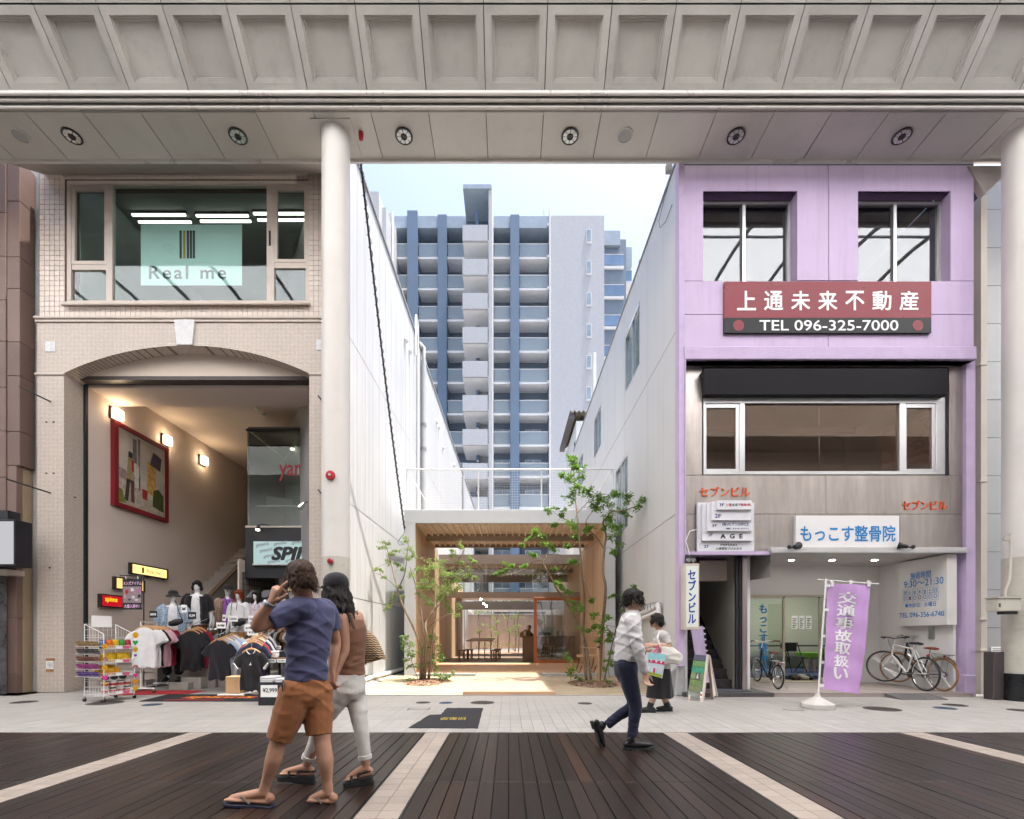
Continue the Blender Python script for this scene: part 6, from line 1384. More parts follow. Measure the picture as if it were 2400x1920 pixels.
 # snack trolley
TO=Vector((-7.21,8.62,0));e1=Vector((.22,.975,0));e2=Vector((-.975,.22,0));TL_,TD=.56,.44
def tp(a,b,z):return TO+e1*a+e2*b+Vector((0,0,z))
sk=thing('snack_trolley','white wire snack trolley covered with emoji stickers','trolley',TO)
ww=M_['white'];wire=[]
def wseg(a,b,r=.004,name='wire'):return MB().tube([a,b],r,5).build(name,ww,sk)
for(a,b,h)in((0,0,1.22),(TL_,0,1.22),(0,TD,1.40),(TL_,TD,1.40)):wseg(tp(a,b,.09),tp(a,b,h),.009,'post')
for(a,b)in((0,0),(TL_,0),(0,TD),(TL_,TD)):
 c=tp(a,b,.035);MB().lathe([(.034,-.012),(.034,.012)],c,e1,14).build('castor',M_['rubber'],sk);MB().box(c.x-.01,c.x+.01,c.y-.018,c.y+.018,.05,.095).build('castor_fork',M_['chrome'],sk)
gridm=MB()
for i in range(8):
 f=i/7
 for a in(0,TL_):
  gridm.tube([tp(a,TD*f,.1),tp(a,TD*f,.52)],.003,4);gridm.tube([tp(a,TD*f,.98),tp(a,TD*f,1.22+.18*f)],.003,4)
 gridm.tube([tp(TL_*f,TD,.1),tp(TL_*f,TD,1.40)],.003,4);gridm.tube([tp(TL_*f,0,.1),tp(TL_*f,0,.2)],.003,4)
for z in(.1,.18,.27,.36,.44,.52,1.0,1.08,1.16):
 for a in(0,TL_):gridm.tube([tp(a,0,z),tp(a,TD,z)],.003,4)
for z in(.1,.25,.4,.55,.7,.85,1.0,1.1,1.2,1.3,1.4):gridm.tube([tp(0,TD,z),tp(TL_,TD,z)],.003,4)
for a in(0,TL_):gridm.tube([tp(a,0,1.22),tp(a,TD,1.40)],.006,5)
gridm.build('wire_grid',ww,sk,fix=False)
shz=(.12,.46,.70,.95)
for z in shz:
 s_=MB();s_.hexa([tp(0,0,z),tp(TL_,0,z),tp(TL_,TD,z),tp(0,TD,z),tp(0,0,z+.008),tp(TL_,0,z+.008),tp(TL_,TD,z+.008),tp(0,TD,z+.008)]);s_.build('shelf',ww,sk)
 for dz in(0,.03,.06):wseg(tp(0,-.012,z+dz),tp(TL_,-.012,z+dz),.0035,'shelf_lip')
 for i in range(15):wseg(tp(TL_*i/14,-.012,z),tp(TL_*i/14,-.012,z+.06),.0025,'shelf_lip_bar')
 for(f,m)in((.36,M_['paper']),(.6,mat('pink_price',(.60,.10,.22),.6))):
  MB().hexa([tp(TL_*f,-.018,z+.002),tp(TL_*(f+.2),-.018,z+.002),tp(TL_*(f+.2),-.016,z+.002),tp(TL_*f,-.016,z+.002),tp(TL_*f,-.018,z+.05),tp(TL_*(f+.2),-.018,z+.05),tp(TL_*(f+.2),-.016,z+.05),tp(TL_*f,-.016,z+.05)]).build('price_strip',m,sk)
cdn=MB().hexa([tp(.1,TD-.03,1.35),tp(.46,TD-.03,1.35),tp(.46,TD-.025,1.35),tp(.1,TD-.025,1.35),tp(.1,TD-.03,1.56),tp(.46,TD-.03,1.56),tp(.46,TD-.025,1.56),tp(.1,TD-.025,1.56)]).build('header_card',M_['paper'],sk)
ylw=mat('snack_yellow',(.62,.38,.01),.3,var=.35,vs=25,bmp=.4,bs=50);yl2=mat('snack_gold',(.55,.27,.01),.35,var=.3,vs=20)
def bag(label,a,b,z,m,w_=.14,h=.17):
 c=tp(a,b,z);q=MB();secs=[]
 for f,t_,s_ in((0,.004,1),(.12,.03,.95),(.5,.045,.93),(.85,.03,.95),(1,.004,1)):secs.append((c+Vector((0,0,h*f)),e1*(w_/2*s_),e2*t_))
 q.loft(secs,14,e=.6);o=q.build('snack_bag',m,None,smooth=True);tag(o,label,'snack','snack bags on the trolley')
for i in range(4):bag(('first','second','third','fourth')[i]+' yellow bag on the upper snack shelf',.08+i*.135,.09+.02*(i%2),.709,ylw)
for i in range(3):bag(('first','second','third')[i]+' golden bag on the middle snack shelf',.07+i*.11,.08,.469,yl2,.11,.14)
for i in range(3):bag(('first','second','third')[i]+' golden bag at the back of the middle shelf',.09+i*.12,.25,.469,ylw,.12,.18)
bagc=[(.02,.12,.35),(.55,.12,.01),(.60,.35,.01),(.03,.25,.05),(.35,.02,.03)]
for i in range(5):bag(('first','second','third','fourth','fifth')[i]+' coloured pack on the top shelf',.05+i*.115,.1,.96,mat('pack_colour_%d'%i,bagc[i],.35,var=.2,vs=30),.1,.16)
cupw=mat('cup_white',(.60,.55,.52),.4,var=.2,vs=30);cupd=mat('cup_dark',(.03,.025,.025),.3)
for r in range(2):
 for i in range(4):
  c=tp(.08+i*.135,.08+.0*r,.13+r*.125);t=thing('snack_cup',('lower' if r==0 else 'upper')+' row snack cup, '+('first','second','third','fourth')[i]+' from the street side','cup',c,group='cups on the trolley')
  MB().lathe([(.045,0),(.058,.1)],c,n=16).build('cup',cupw,t,smooth=True);MB().lathe([(.06,.1),(.06,.112),(.05,.114)],c,n=16).build('lid',cupd if(i+r)%2 else cupw,t)
  MB().lathe([(.0515,.03),(.0555,.07)],c,n=16,cap=False).build('band',mat('cup_red',(.42,.04,.03),.4,var=.4,vs=40),t)
for i in range(3):o=MB().lathe([(.05,-.03),(.06,-.02),(.06,.02),(.05,.03)],tp(.1+i*.16,.1,.43-.0),e2,18).build('snack_tin',cupd,smooth=True);o.location.z=.372+.01;tag(o,('left','middle','right')[i]+' dark round tin above the cups','tin','tins on the trolley')
bk_=thing('hanging_pack_rack','side rack of dark and purple packs hooked on the trolley','rack',tp(-.02,.3,.4))
pc=[mat('pack_gold',(.30,.17,.04),.35,var=.3,vs=30),mat('pack_black',(.02,.018,.018),.35,var=.4,vs=30),mat('pack_rust',(.18,.06,.03),.35,var=.4,vs=30),mat('pack_magenta',(.30,.03,.18),.35,var=.4,vs=40),mat('pack_violet',(.10,.04,.22),.35,var=.4,vs=40)]
for r in range(5):
 for i in range(5):
  z=1.02-r*.135;b_=.06+i*.10
  for k in range(3):
   c=tp(-.05-.02*k,b_,z+.035*k-.03);MB().loft([(c,e2*.045,e1*.012),(c+Vector((0,0,.03)),e2*.045,e1*.02)],10,e=.6).build('pack',pc[r],bk_)
 MB().tube([tp(-.1,.02,1.0-r*.135),tp(-.1,.52,1.0-r*.135)],.004,5).build('bar',ww,bk_);MB().tube([tp(-.1,.02,1.0-r*.135),tp(0,.02,1.0-r*.135)],.004,5).build('bar',ww,bk_)
yk=mat('sticker_yellow',(.72,.40,.02),.4);hk={'g':mat('sticker_green',(.02,.35,.08),.4),'p':mat('sticker_pink',(.65,.05,.28),.4),'o':mat('sticker_orange',(.62,.26,.02),.4),'v':mat('sticker_violet',(.18,.08,.42),.4),'r':mat('sticker_red',(.5,.03,.03),.4)}
def sticker(kind,a,z,col,r):
 c=tp(a,-.022,z);v=Vector((0,0,1));u=e1;d=-e2*.004
 if kind=='disc':
  MB().prism([(r*math.cos(i*.3927),r*math.sin(i*.3927))for i in range(16)],c,u,v,d).build('sticker',yk,sk)
  for s in(-.35,.35):MB().prism([(r*(s+.13*math.cos(i*1.047)),r*(.15+.2*math.sin(i*1.047)))for i in range(6)],c+d*1.1,u,v,d*.3).build('sticker_eye',hk[col],sk)
  MB().prism([(-r*.4,-r*.25),(r*.4,-r*.25),(r*.2,-r*.5),(-r*.2,-r*.5)],c+d*1.1,u,v,d*.3).build('sticker_mouth',hk['r'],sk)
 elif kind=='heart':
  MB().prism([(r*.062*16*math.sin(t)**3,r*.062*(13*math.cos(t)-5*math.cos(2*t)-2*math.cos(3*t)-math.cos(4*t)))for t in[i*2*math.pi/24 for i in range(24)]],c,u,v,d).build('sticker',hk[col],sk)
 elif kind=='star':MB().prism([((r if i%2==0 else r*.42)*math.sin(i*.6283),(r if i%2==0 else r*.42)*math.cos(i*.6283))for i in range(10)],c,u,v,d).build('sticker',yk,sk)
 else:
  for j,cc_ in enumerate('rogpv'):
   r0,r1=r*(1-j*.14),r*(.86-j*.14);pts=[(r0*math.cos(t),r0*math.sin(t))for t in[i*math.pi/10 for i in range(11)]]+[(r1*math.cos(t),r1*math.sin(t))for t in[math.pi-i*math.pi/10 for i in range(11)]]
   MB().prism(pts,c+d*.02*j,u,v,d).build('sticker',hk[cc_],sk)
for a in(('disc',0,1.0,'r',.05),('rainbow',0,.75,'r',.06),('disc',0,.62,'r',.045),('heart',0,.44,'p',.055),('star',0,.34,'o',.04),('disc',TL_,1.2,'o',.06),('heart',TL_,1.06,'g',.055),('disc',TL_,.93,'g',.05),('heart',TL_,.82,'v',.03),('rainbow',TL_,.58,'r',.06),('heart',TL_,.44,'p',.05),('heart',TL_,.32,'o',.065),('disc',TL_,.2,'r',.05)):sticker(*a)
# people
def V(*a):return Vector(a)
def smoothpath(pts,rad,k=5):
 """Catmull-Rom through joints"""
 P_=[Vector(p)for p in pts];n_=len(P_);o=[];r=[]
 for i in range(n_-1):
  p0,p1,p2,p3=P_[max(0,i-1)],P_[i],P_[i+1],P_[min(n_-1,i+2)]
  for j in range(k):
   t=j/k;o.append(.5*((2*p1)+(p2-p0)*t+(2*p0-5*p1+4*p2-p3)*t*t+(3*p1-p0-3*p2+p3)*t*t*t));r.append(rad[i]*(1-t)+rad[i+1]*t)
 return o+[P_[-1]],r+[rad[-1]]
def limb(mb,pts,rad,k=5,n=14,end=True):
 p,r=smoothpath(pts,rad,k);mb.tube(p,r,n);mb.ell(p[0],(r[0],)*3,10,7)
 if end:mb.ell(p[-1],(r[-1],)*3,10,7)
def basis(f,up=(0,0,1)):
 f=Vector(f).normalized();u=Vector(up);r=f.cross(u).normalized();u=r.cross(f)
 return Matrix((r,f,u)).transposed()
def hand(mb,w_,d,s,curl=.5,sc=1.,straight=()):
 """palm plus five fingers; d along the fingers, s towards the thumb, fingers curl towards d x s"""
 d=Vector(d).normalized();s=Vector(s);s=(s-d*s.dot(d)).normalized();n_=d.cross(s);w_=Vector(w_)
 mb.loft([(w_-d*.01*sc,s*.024*sc,n_*.019*sc),(w_+d*.035*sc,s*.035*sc,n_*.017*sc),(w_+d*.088*sc,s*.041*sc,n_*.013*sc)],12)
 for i,ln in enumerate((.072,.080,.074,.058)):
  c=.12 if i in straight else curl;a=.15;p=w_+d*.083*sc+s*(.031-.0205*i)*sc;pts=[p-d*.01]
  for f in(.42,.33,.25):
   a+=c*(.9 if f==.42 else 1.15);p=p+(d*math.cos(a)+n_*math.sin(a)+s*(.07-.045*i)*(1-c))*ln*f*sc;pts.append(p)
  mb.tube(pts,[.0095*sc,.009*sc,.0085*sc,.007*sc],8);mb.ell(pts[-1],(.0072*sc,)*3,8,5)
 p=w_+d*.02*sc+s*.022*sc;pts=[p]
 for f,k in((.035,.75),(.03,.5),(.024,.25)):p=p+(d*(1-k*.45)+s*k+n_*.35*curl).normalized()*f*sc;pts.append(p)
 mb.tube(pts,[.013*sc,.0115*sc,.010*sc,.0085*sc],8);mb.ell(pts[-1],(.0085*sc,)*3,8,5)
def head(mb,c,f,sc=1.,ears=True):
 """skull, jaw, brow, nose, lips, chin, ears"""
 B=basis(f);c=Vector(c);q=lambda x,y,z:c+B@Vector((x,y,z))*sc
 mb.ell(q(0,-.012,.028),(.074*sc,.094*sc,.092*sc),18,12,B);mb.ell(q(0,.018,-.035),(.060*sc,.068*sc,.078*sc),16,10,B)
 mb.ell(q(0,.072,-.088),(.024*sc,.020*sc,.020*sc),10,7,B);mb.ell(q(0,.080,.028),(.045*sc,.012*sc,.012*sc),10,6,B)
 mb.tube([q(0,.083,.018),q(0,.100,-.012),q(0,.106,-.026)],[.008*sc,.011*sc,.013*sc],8);mb.ell(q(0,.096,-.030),(.017*sc,.010*sc,.008*sc),8,6,B)
 mb.ell(q(0,.083,-.056),(.022*sc,.010*sc,.007*sc),8,6,B);mb.ell(q(0,.081,-.067),(.019*sc,.010*sc,.008*sc),8,6,B)
 for s in(-1,1):
  mb.ell(q(.042*s,.060,-.020),(.018*sc,.016*sc,.016*sc),8,6,B)
  if ears:mb.ell(q(.073*s,-.010,-.012),(.010*sc,.020*sc,.032*sc),10,7,B)
def face(par,c,f,sc=1.,brow=None):
 B=basis(f);c=Vector(c);q=lambda x,y,z:c+B@Vector((x,y,z))*sc
 for s in(-1,1):
  MB().ell(q(.030*s,.072,.008),(.012*sc,.008*sc,.008*sc),10,7,B).build('eye',mat('eye_white',(.55,.52,.50),.2),par);MB().ell(q(.030*s,.079,.008),(.006*sc,.003*sc,.0065*sc),8,6,B).build('iris',mat('eye_dark',(.02,.012,.01),.15),par)
  MB().tube([q(.016*s,.089,.026),q(.032*s,.085,.031),q(.048*s,.070,.026)],[.0018*sc,.0024*sc,.0012*sc],6).build('eyebrow',brow or mat('brow_dark',(.02,.015,.012),.8),par)
 MB().ell(q(0,.090,-.061),(.018*sc,.006*sc,.007*sc),10,6,B).build('lips',mat('lip_skin',(.36,.15,.12),.45),par)
def skinmat(name,col):
 m,n,o=newmat(name);b=principled(n,o,.5,spec=.35);p=wpos(n);f=noise(n,p,12,4);g=noise(n,p,45,3)
 c=mixcol(n,ramp(n,f,.3,.7),tuple(x*.88 for x in col),tuple(x*1.08 for x in col));c=mixcol(n,mth(n,'MULTIPLY',ramp(n,g,.5,.8),.25),c,(col[0]*.95,col[1]*.72,col[2]*.66));L(n,c,b.inputs['Base Color'])
 b.inputs['Subsurface Weight'].default_value=.08;b.inputs['Subsurface Radius'].default_value=(.02,.008,.004);bump(n,b,noise(n,p,260,3),.12,.001);return m
def hairmat(name,col):
 m,n,o=newmat(name);b=principled(n,o,.5,spec=.22);p=wpos(n);f=noise(n,scaled(n,p,(150,150,22)),1,3,.6,.8)
 L(n,mixcol(n,ramp(n,f,.3,.7),tuple(x*.45 for x in col),tuple(x*1.3 for x in col)),b.inputs['Base Color']);bump(n,b,f,.7,.006);return m
def strands(mb,c,f,n_,rx,ry,rz,z0,z1,ln,r=.006,seed=1,out=.0,curl=.02,back=1.):
 """loose locks round the head from height z0..z1, hanging ln"""
 B=basis(f);rs=random.Random(seed)
 for i in range(n_):
  a=math.pi*(1.5+back*(rs.random()-.5));z=rs.uniform(z0,z1);k=math.sqrt(max(.05,1-(z/rz)**2))
  p=Vector((rx*k*math.cos(a),ry*k*math.sin(a),z));o_=Vector((math.cos(a),math.sin(a),0));pts=[];l=ln*rs.uniform(.6,1.1);ph=rs.random()*6
  for j in range(5):
   t=j/4;pts.append(Vector(c)+B@(p+o_*(out*t+curl*math.sin(3*t+ph)*t)+Vector((curl*math.sin(5*t+ph)*t,curl*math.cos(4*t+ph)*t,-l*t))))
  mb.tube(pts,[r,r*1.2,r*1.1,r*.8,r*.25],5)
def wisps(c,f,par,m,n_,ln,seed,back,z0=-.03,z1=.12):
 q=MB();strands(q,c,f,n_,.093,.107,.14,z0,z1,ln,.0016,seed,.014,.02,back);q.build('loose_hair',m,par,fix=False)
SK1=skinmat('tanned_skin',(.47,.26,.175));SK2=skinmat('light_skin',(.47,.29,.205))
H1=hairmat('brown_hair',(.055,.028,.017));H2=hairmat('dark_hair',(.016,.012,.011))
def clothmat(name,col,rough=.85,vs=6,weave=900):
 m,n,o=newmat(name);b=principled(n,o,rough,spec=.2);b.inputs['Sheen Weight'].default_value=.15;p=wpos(n);f=noise(n,p,vs,5);g=noise(n,scaled(n,p,(120,120,900)),1,2)
 c=mixcol(n,ramp(n,f,.3,.7),tuple(x*.86 for x in col),tuple(min(1,x*1.1)for x in col));c=mixcol(n,mth(n,'MULTIPLY',g,.25),c,tuple(x*.7 for x in col));L(n,c,b.inputs['Base Color'])
 bump(n,b,mth(n,'ADD',noise(n,p,weave,2),mth(n,'MULTIPLY',noise(n,p,28,4),2.)),.25,.004);return m
def creases(amp,kz=34,kx=20,z0=None,z1=None):
 def f(co):
  x,y,z=co[:,0],co[:,1],co[:,2]
  rd=lambda a:(1-np.abs(np.sin(a)))**2.2-.3
  d=rd(kz*.5*z+kx*.5*x+1.5*np.sin(9*x+7*y)+1.2*np.sin(6*z))*.9+rd(kz*.3*z-kx*.6*x+1.6*np.sin(5*z+4*y))*1.1+.25*np.sin(kz*1.7*z+kx*1.4*x+11*y)
  e=np.clip(np.sin(3.1*x+5*z+2*y)+.5,0,1)
  return amp*1.5*d*(.3+.7*e)
 return f
GND=lambda Y:CY+EYE*F/Y
# man in the blue tee
pm=thing('person','man in blue tee and rust brown shorts walking left with one arm raised','person',(X(715,3.43),3.43,0))
rt=V(.78,.62,0);fw=V(-.62,.78,0);Ym_=3.43
SL,SR=P(692,1428,3.31),P(763,1432,3.54)
hc=P(703,1355,3.36);hf=V(-.80,.58,-.08)
EL,WL_=P(604,1468,3.16),P(636,1412,3.10);ER,WR_=P(786,1505,3.68),P(778,1572,3.64)
HL,HR=P(694,1628,3.38),P(744,1628,3.50)
KL,AL=P(652,1738,3.36),P(619,1852,3.38);KR,AR=P(756,1738,3.45),P(769,1852,3.46)
b=MB();head(b,hc,hf,1.0);limb(b,[hc+V(.02,-.02,-.04),P(714,1402,3.42),P(722,1425,3.44)],[.055,.058,.085])
b.loft([(P(728,1420,Ym_),rt*.13,fw*.07),(P(728,1450,Ym_),rt*.15,fw*.09),(P(722,1520,Ym_),rt*.13,fw*.09),(P(718,1600,Ym_),rt*.13,fw*.09),(P(718,1650,Ym_),rt*.12,fw*.09)],18)
limb(b,[SL,(SL+EL)/2+V(0,0,-.005),EL],[.060,.052,.043]);limb(b,[EL,EL*.6+WL_*.4+V(-.012,0,0),WL_],[.044,.043,.027])
limb(b,[SR,(SR+ER)/2,ER,ER*.6+WR_*.4,WR_],[.060,.052,.042,.042,.027])
hd=(P(650,1372,3.08)-WL_);hand(b,WL_,hd,V(.75,-.5,.0),1.05,1.12,straight=(0,));hand(b,WR_,V(-.05,-.05,-1),V(-.6,.4,0),.55,1.08)
for H_,K_,A_ in((HL,KL,AL),(HR,KR,AR)):
 cal=K_*.62+A_*.38+(-fw)*.016;limb(b,[H_,(H_+K_)/2,K_,cal,K_*.2+A_*.8,A_],[.088,.076,.055,.057,.036,.036])
TLt,TRt=P(531,1872,3.40),P(724,1874,3.47)
for A_,T_,hz in((AL,TLt,.045),(AR,TRt,.04)):
 he=A_+(A_-T_).normalized()*.045;he.z=A_.z-.075;d=(T_-he);side=V(-d.y,d.x,0).normalized()
 b.ell(he+V(0,0,.02),(.032,.032,.036),10,7);limb(b,[A_+V(0,0,-.015),A_*.55+T_*.45+V(0,0,-.012),T_*.85+A_*.15],[.037,.034,.022])
 for i in range(5):
  t0=he+d*.78+side*(.036-.018*i);t1=he+d*(1.02-.035*abs(i-1))+side*(.036-.018*i)*1.05;b.tube([t0,(t0+t1)/2+V(0,0,.004),t1],[.011,.011,.008],6)
 b.loft([(he+V(0,0,-.005),side*.028,V(0,0,.02)),(he+d*.4,side*.032,V(0,0,.02)),(he+d*.78,side*.046,V(0,0,.014))],10)
fuse(b,'body',SK1,pm,.0065,3)
face(pm,hc,hf,1.0,mat('brow_brown',(.05,.028,.018),.8))
h=MB();B=basis(hf);h.ell(hc+B@V(0,-.022,.040),(.086,.100,.092),20,12,B);h.ell(hc+B@V(0,-.062,-.012),(.074,.062,.075),16,10,B);h.ell(hc+B@V(0,.045,.085),(.062,.05,.035),12,8,B)
for s in(-1,1):h.ell(hc+B@V(.074*s,-.020,.02),(.018,.045,.05),10,8,B)
strands(h,hc,hf,150,.088,.102,.13,-.04,.11,.085,.007,3,.012,.016,1.5);fuse(h,'hair',H1,pm,.006,1,.004,60);wisps(hc,hf,pm,H1,420,.11,3,1.6)
blue=clothmat('slate_blue_jersey',(.082,.084,.165));s_=MB()
s_.loft([(P(717,1401,3.43),rt*.075,fw*.07),(P(722,1408,3.43),rt*.125,fw*.085),(P(727,1424,Ym_),rt*.172,fw*.10),(P(727,1455,Ym_),rt*.172,fw*.115),(P(724,1500,Ym_),rt*.156,fw*.115),(P(720,1550,Ym_),rt*.145,fw*.11),(P(718,1590,Ym_),rt*.150,fw*.112),(P(718,1597,Ym_),rt*.150,fw*.112)],26)
limb(s_,[SL+rt*.05,SL,SL*.5+EL*.5,SL*.3+EL*.7],[.092,.084,.078,.079],end=False);limb(s_,[SR-rt*.05,SR,SR*.45+ER*.55],[.092,.084,.080],end=False)
fuse(s_,'tee_shirt',blue,pm,.008,5,fold=creases(.005,46,24))
rust=clothmat('rust_cotton',(.31,.122,.05),.8);s_=MB();LH,RH=P(655,1733,3.37),P(748,1723,3.46)
s_.loft([(P(718,1588,Ym_),rt*.142,fw*.105),(P(718,1600,Ym_),rt*.148,fw*.11),(P(717,1635,Ym_),rt*.15,fw*.118),(P(717,1656,Ym_),rt*.11,fw*.09)],24)
limb(s_,[HL+V(0,0,.03),HL*.55+LH*.45,LH*.93+HL*.07,LH],[.112,.108,.092,.094],end=False);limb(s_,[HR+V(0,0,.03),HR*.55+RH*.45,RH*.93+HR*.07,RH],[.110,.105,.092,.094],end=False)
sh1=fuse(s_,'shorts',rust,pm,.008,8,fold=creases(.0055,52,26))
MB().tube([P(664,1594,3.30),P(661,1606,3.28),P(663,1620,3.28)],[.006,.013,.004],6,flat=.4).build('pocket',M_['dark'],sh1)
wt=thing('wristwatch','steel watch with pale strap on the raised wrist','watch',WL_);wd=(WL_-EL).normalized();c=WL_-wd*.012
MB().lathe([(.034,-.012),(.035,-.011),(.035,.011),(.034,.012)],c,wd,20).build('strap',mat('grey_blue_strap',(.20,.24,.27),.5),wt,smooth=True);nn=V(-.45,-.85,.2);nn=(nn-wd*nn.dot(wd)).normalized();MB().lathe([(.021,.027),(.021,.042),(.018,.044)],c,nn,18).build('case',M_['steel'],wt,smooth=True)
def sole(name,label,he,d,m,th,wid,grp,strapm=None):
 t=thing(name,label,'sandal',he,group=grp);side=V(-d.y,d.x,0).normalized();up=side.cross(d.normalized());up=up if up.z>0 else-up
 out=[(-.10,.0),(-.07,.028),(0,.036),(.35,.032),(.62,.044),(.86,.046),(1.0,.034),(1.09,.0),(1.0,-.034),(.86,-.046),(.62,-.044),(.35,-.032),(0,-.036),(-.07,-.028)]
 MB().prism([(a,b*wid)for a,b in out],he-up*th,d,side,up*th).build('sole',m,t,bevel=.004);return t,side,up
navy_r=mat('navy_rubber',(.018,.02,.045),.55);stm=mat('grey_strap',(.20,.19,.17),.6)
for i,(A_,T_)in enumerate(((AL,TLt),(AR,TRt))):
 he=A_+(A_-T_).normalized()*.045;he.z=A_.z-.103;T2=T_.copy();T2.z=T_.z-.022;d=T2-he;t,side,up=sole('flip_flop',('navy flip-flop on the man in shorts, forward foot','navy flip-flop on the man in shorts, planted foot')[i],he,d,navy_r,.024,1.05,'flip-flops')
 pk=he+d*.80+up*.03
 for s in(-1,1):MB().tube([pk,he+d*.60+side*s*.034+up*.055,he+d*.38+side*s*.043+up*.012],[.004,.007,.007],6,flat=.5).build('strap',stm,t)
 # woman with cap and straw bag
Yw_=3.86;pw=thing('person','woman in black cap, brown top and white trousers walking beside him','person',(X(825,Yw_),Yw_,0))
rt=V(.70,.71,0);fw=V(-.71,.70,0);hf=V(-.75,.66,-.03);hc=P(786,1381,3.83)
SL,SR=P(802,1450,3.74),P(838,1446,3.98);EL,WL_=P(808,1524,3.73),P(786,1580,3.68)
HL,HR=P(804,1622,3.82),P(832,1622,3.92);KL,AL=P(752,1700,3.84),P(719,1793,3.90);KR,AR=P(845,1702,3.86),P(857,1793,3.86)
b=MB();head(b,hc,hf,.96);limb(b,[hc+V(.01,-.01,-.05),P(806,1425,3.86),P(814,1445,3.86)],[.046,.048,.07])
b.loft([(P(820,1442,Yw_),rt*.11,fw*.06),(P(822,1470,Yw_),rt*.115,fw*.08),(P(822,1530,Yw_),rt*.1,fw*.075),(P(820,1590,Yw_),rt*.1,fw*.08)],18)
limb(b,[SL,SL*.5+EL*.5+V(.004,0,0),EL,EL*.6+WL_*.4,WL_],[.048,.042,.036,.034,.023]);limb(b,[SR,P(852,1500,3.98),P(848,1555,3.95)],[.048,.04,.03]);hand(b,WL_,V(-.35,-.1,-1),V(-.7,.3,.1),.5,.98);hand(b,P(848,1555,3.95),V(-.1,0,-1),V(-.6,.4,0),.6,.95)
for K_,A_ in((KL,AL),(KR,AR)):limb(b,[K_,K_*.4+A_*.6-fw*.01,A_],[.05,.042,.033])
TLt,TRt=P(656,1812,3.88),P(808,1828,3.84)
for A_,T_ in((AL,TLt),(AR,TRt)):
 he=A_+(A_-T_).normalized()*.04;he.z=A_.z-.07;d=T_-he;side=V(-d.y,d.x,0).normalized();b.ell(he+V(0,0,.02),(.028,.028,.034),10,7);limb(b,[A_+V(0,0,-.015),A_*.5+T_*.5+V(0,0,-.006),T_*.85+A_*.15],[.033,.029,.018])
 for i in range(5):
  t0=he+d*.78+side*(.030-.015*i);t1=he+d*(1.0-.03*abs(i-1))+side*(.030-.015*i);b.tube([t0,t1],[.009,.0065],6)
 b.loft([(he,side*.024,V(0,0,.018)),(he+d*.4,side*.026,V(0,0,.018)),(he+d*.78,side*.038,V(0,0,.012))],10)
fuse(b,'body',SK1,pw,.0065,3);face(pw,hc,hf,.96)
h=MB();B=basis(hf);h.ell(hc+B@V(0,-.022,.02),(.086,.096,.10),18,12,B);h.loft([(hc+B@V(0,-.05,.03),B@V(.07,0,0),B@V(0,.06,0)),(hc+B@V(0,-.07,-.06),B@V(.092,0,0),B@V(0,.06,0)),(hc+B@V(.01,-.09,-.15),B@V(.10,0,0),B@V(0,.055,0)),(hc+B@V(.03,-.10,-.24),B@V(.08,0,0),B@V(0,.04,0)),(hc+B@V(.05,-.10,-.30),B@V(.04,0,0),B@V(0,.02,0))],16)
strands(h,hc,hf,170,.09,.11,.2,-.10,.02,.26,.007,5,.03,.022,1.3);fuse(h,'hair',H2,pw,.0065,1,.004,50);wisps(hc,hf,pw,H2,520,.33,5,1.4,-.12,.0)
cpm=clothmat('black_cap_cloth',(.022,.020,.024),.8);q=MB();q.ell(hc+B@V(0,-.012,.055),(.095,.108,.080),22,12,B);q.loft([(hc+B@V(0,-.014,.012),B@V(.094,0,0),B@V(0,.106,0)),(hc+B@V(0,-.012,.05),B@V(.097,0,0),B@V(0,.109,0))],22);q.loft([(hc+B@V(0,.06,.035),B@V(.07,0,0),B@V(0,0,.008)),(hc+B@V(0,.16,.022),B@V(.055,0,0),B@V(0,0,.006))],14)
fuse(q,'cap',cpm,pw,.0065,4,fold=creases(.003,60,40))
brn=clothmat('brown_knit',(.215,.105,.062),.85);s_=MB()
s_.loft([(P(823,1452,Yw_),rt*.095,fw*.08),(P(823,1475,Yw_),rt*.128,fw*.105),(P(824,1500,Yw_),rt*.124,fw*.105),(P(823,1540,Yw_),rt*.110,fw*.092),(P(821,1575,Yw_),rt*.120,fw*.10),(P(821,1582,Yw_),rt*.124,fw*.102)],24)
tt=fuse(s_,'tank_top',brn,pw,.008,5,fold=creases(.004,56,18))
for c0,s in((SL,1),(SR,-1)):MB().tube([c0+V(0,0,-.075)+rt*.055*s-fw*.10,c0+V(0,0,.03)+rt*.05*s-fw*.05,c0+V(0,0,.052)+rt*.05*s,c0+V(0,0,-.05)+rt*.06*s+fw*.1],.010,6,flat=.5).build('strap',brn,tt);MB().tube([c0+V(0,0,-.075)+rt*.035*s-fw*.105,c0+V(0,0,.032)+rt*.03*s-fw*.05,c0+V(0,0,.056)+rt*.03*s],.005,5).build('strap',M_['black'],tt)
wht=clothmat('ecru_denim',(.64,.61,.57),.8);s_=MB();ALh,ARh=KL*.12+AL*.88+V(0,0,.02),KR*.12+AR*.88+V(0,0,.02)
s_.loft([(P(821,1572,Yw_),rt*.112,fw*.09),(P(820,1600,Yw_),rt*.128,fw*.108),(P(819,1622,Yw_),rt*.128,fw*.112),(P(819,1640,Yw_),rt*.09,fw*.085)],24)
limb(s_,[HL,HL*.5+KL*.5,KL,KL*.5+ALh*.5-fw*.008,ALh],[.088,.076,.062,.053,.047],end=False);limb(s_,[HR,HR*.5+KR*.5,KR,KR*.5+ARh*.5-fw*.008,ARh],[.088,.076,.062,.053,.048],end=False)
tr=fuse(s_,'trousers',wht,pw,.008,7,fold=creases(.0028,44,26))
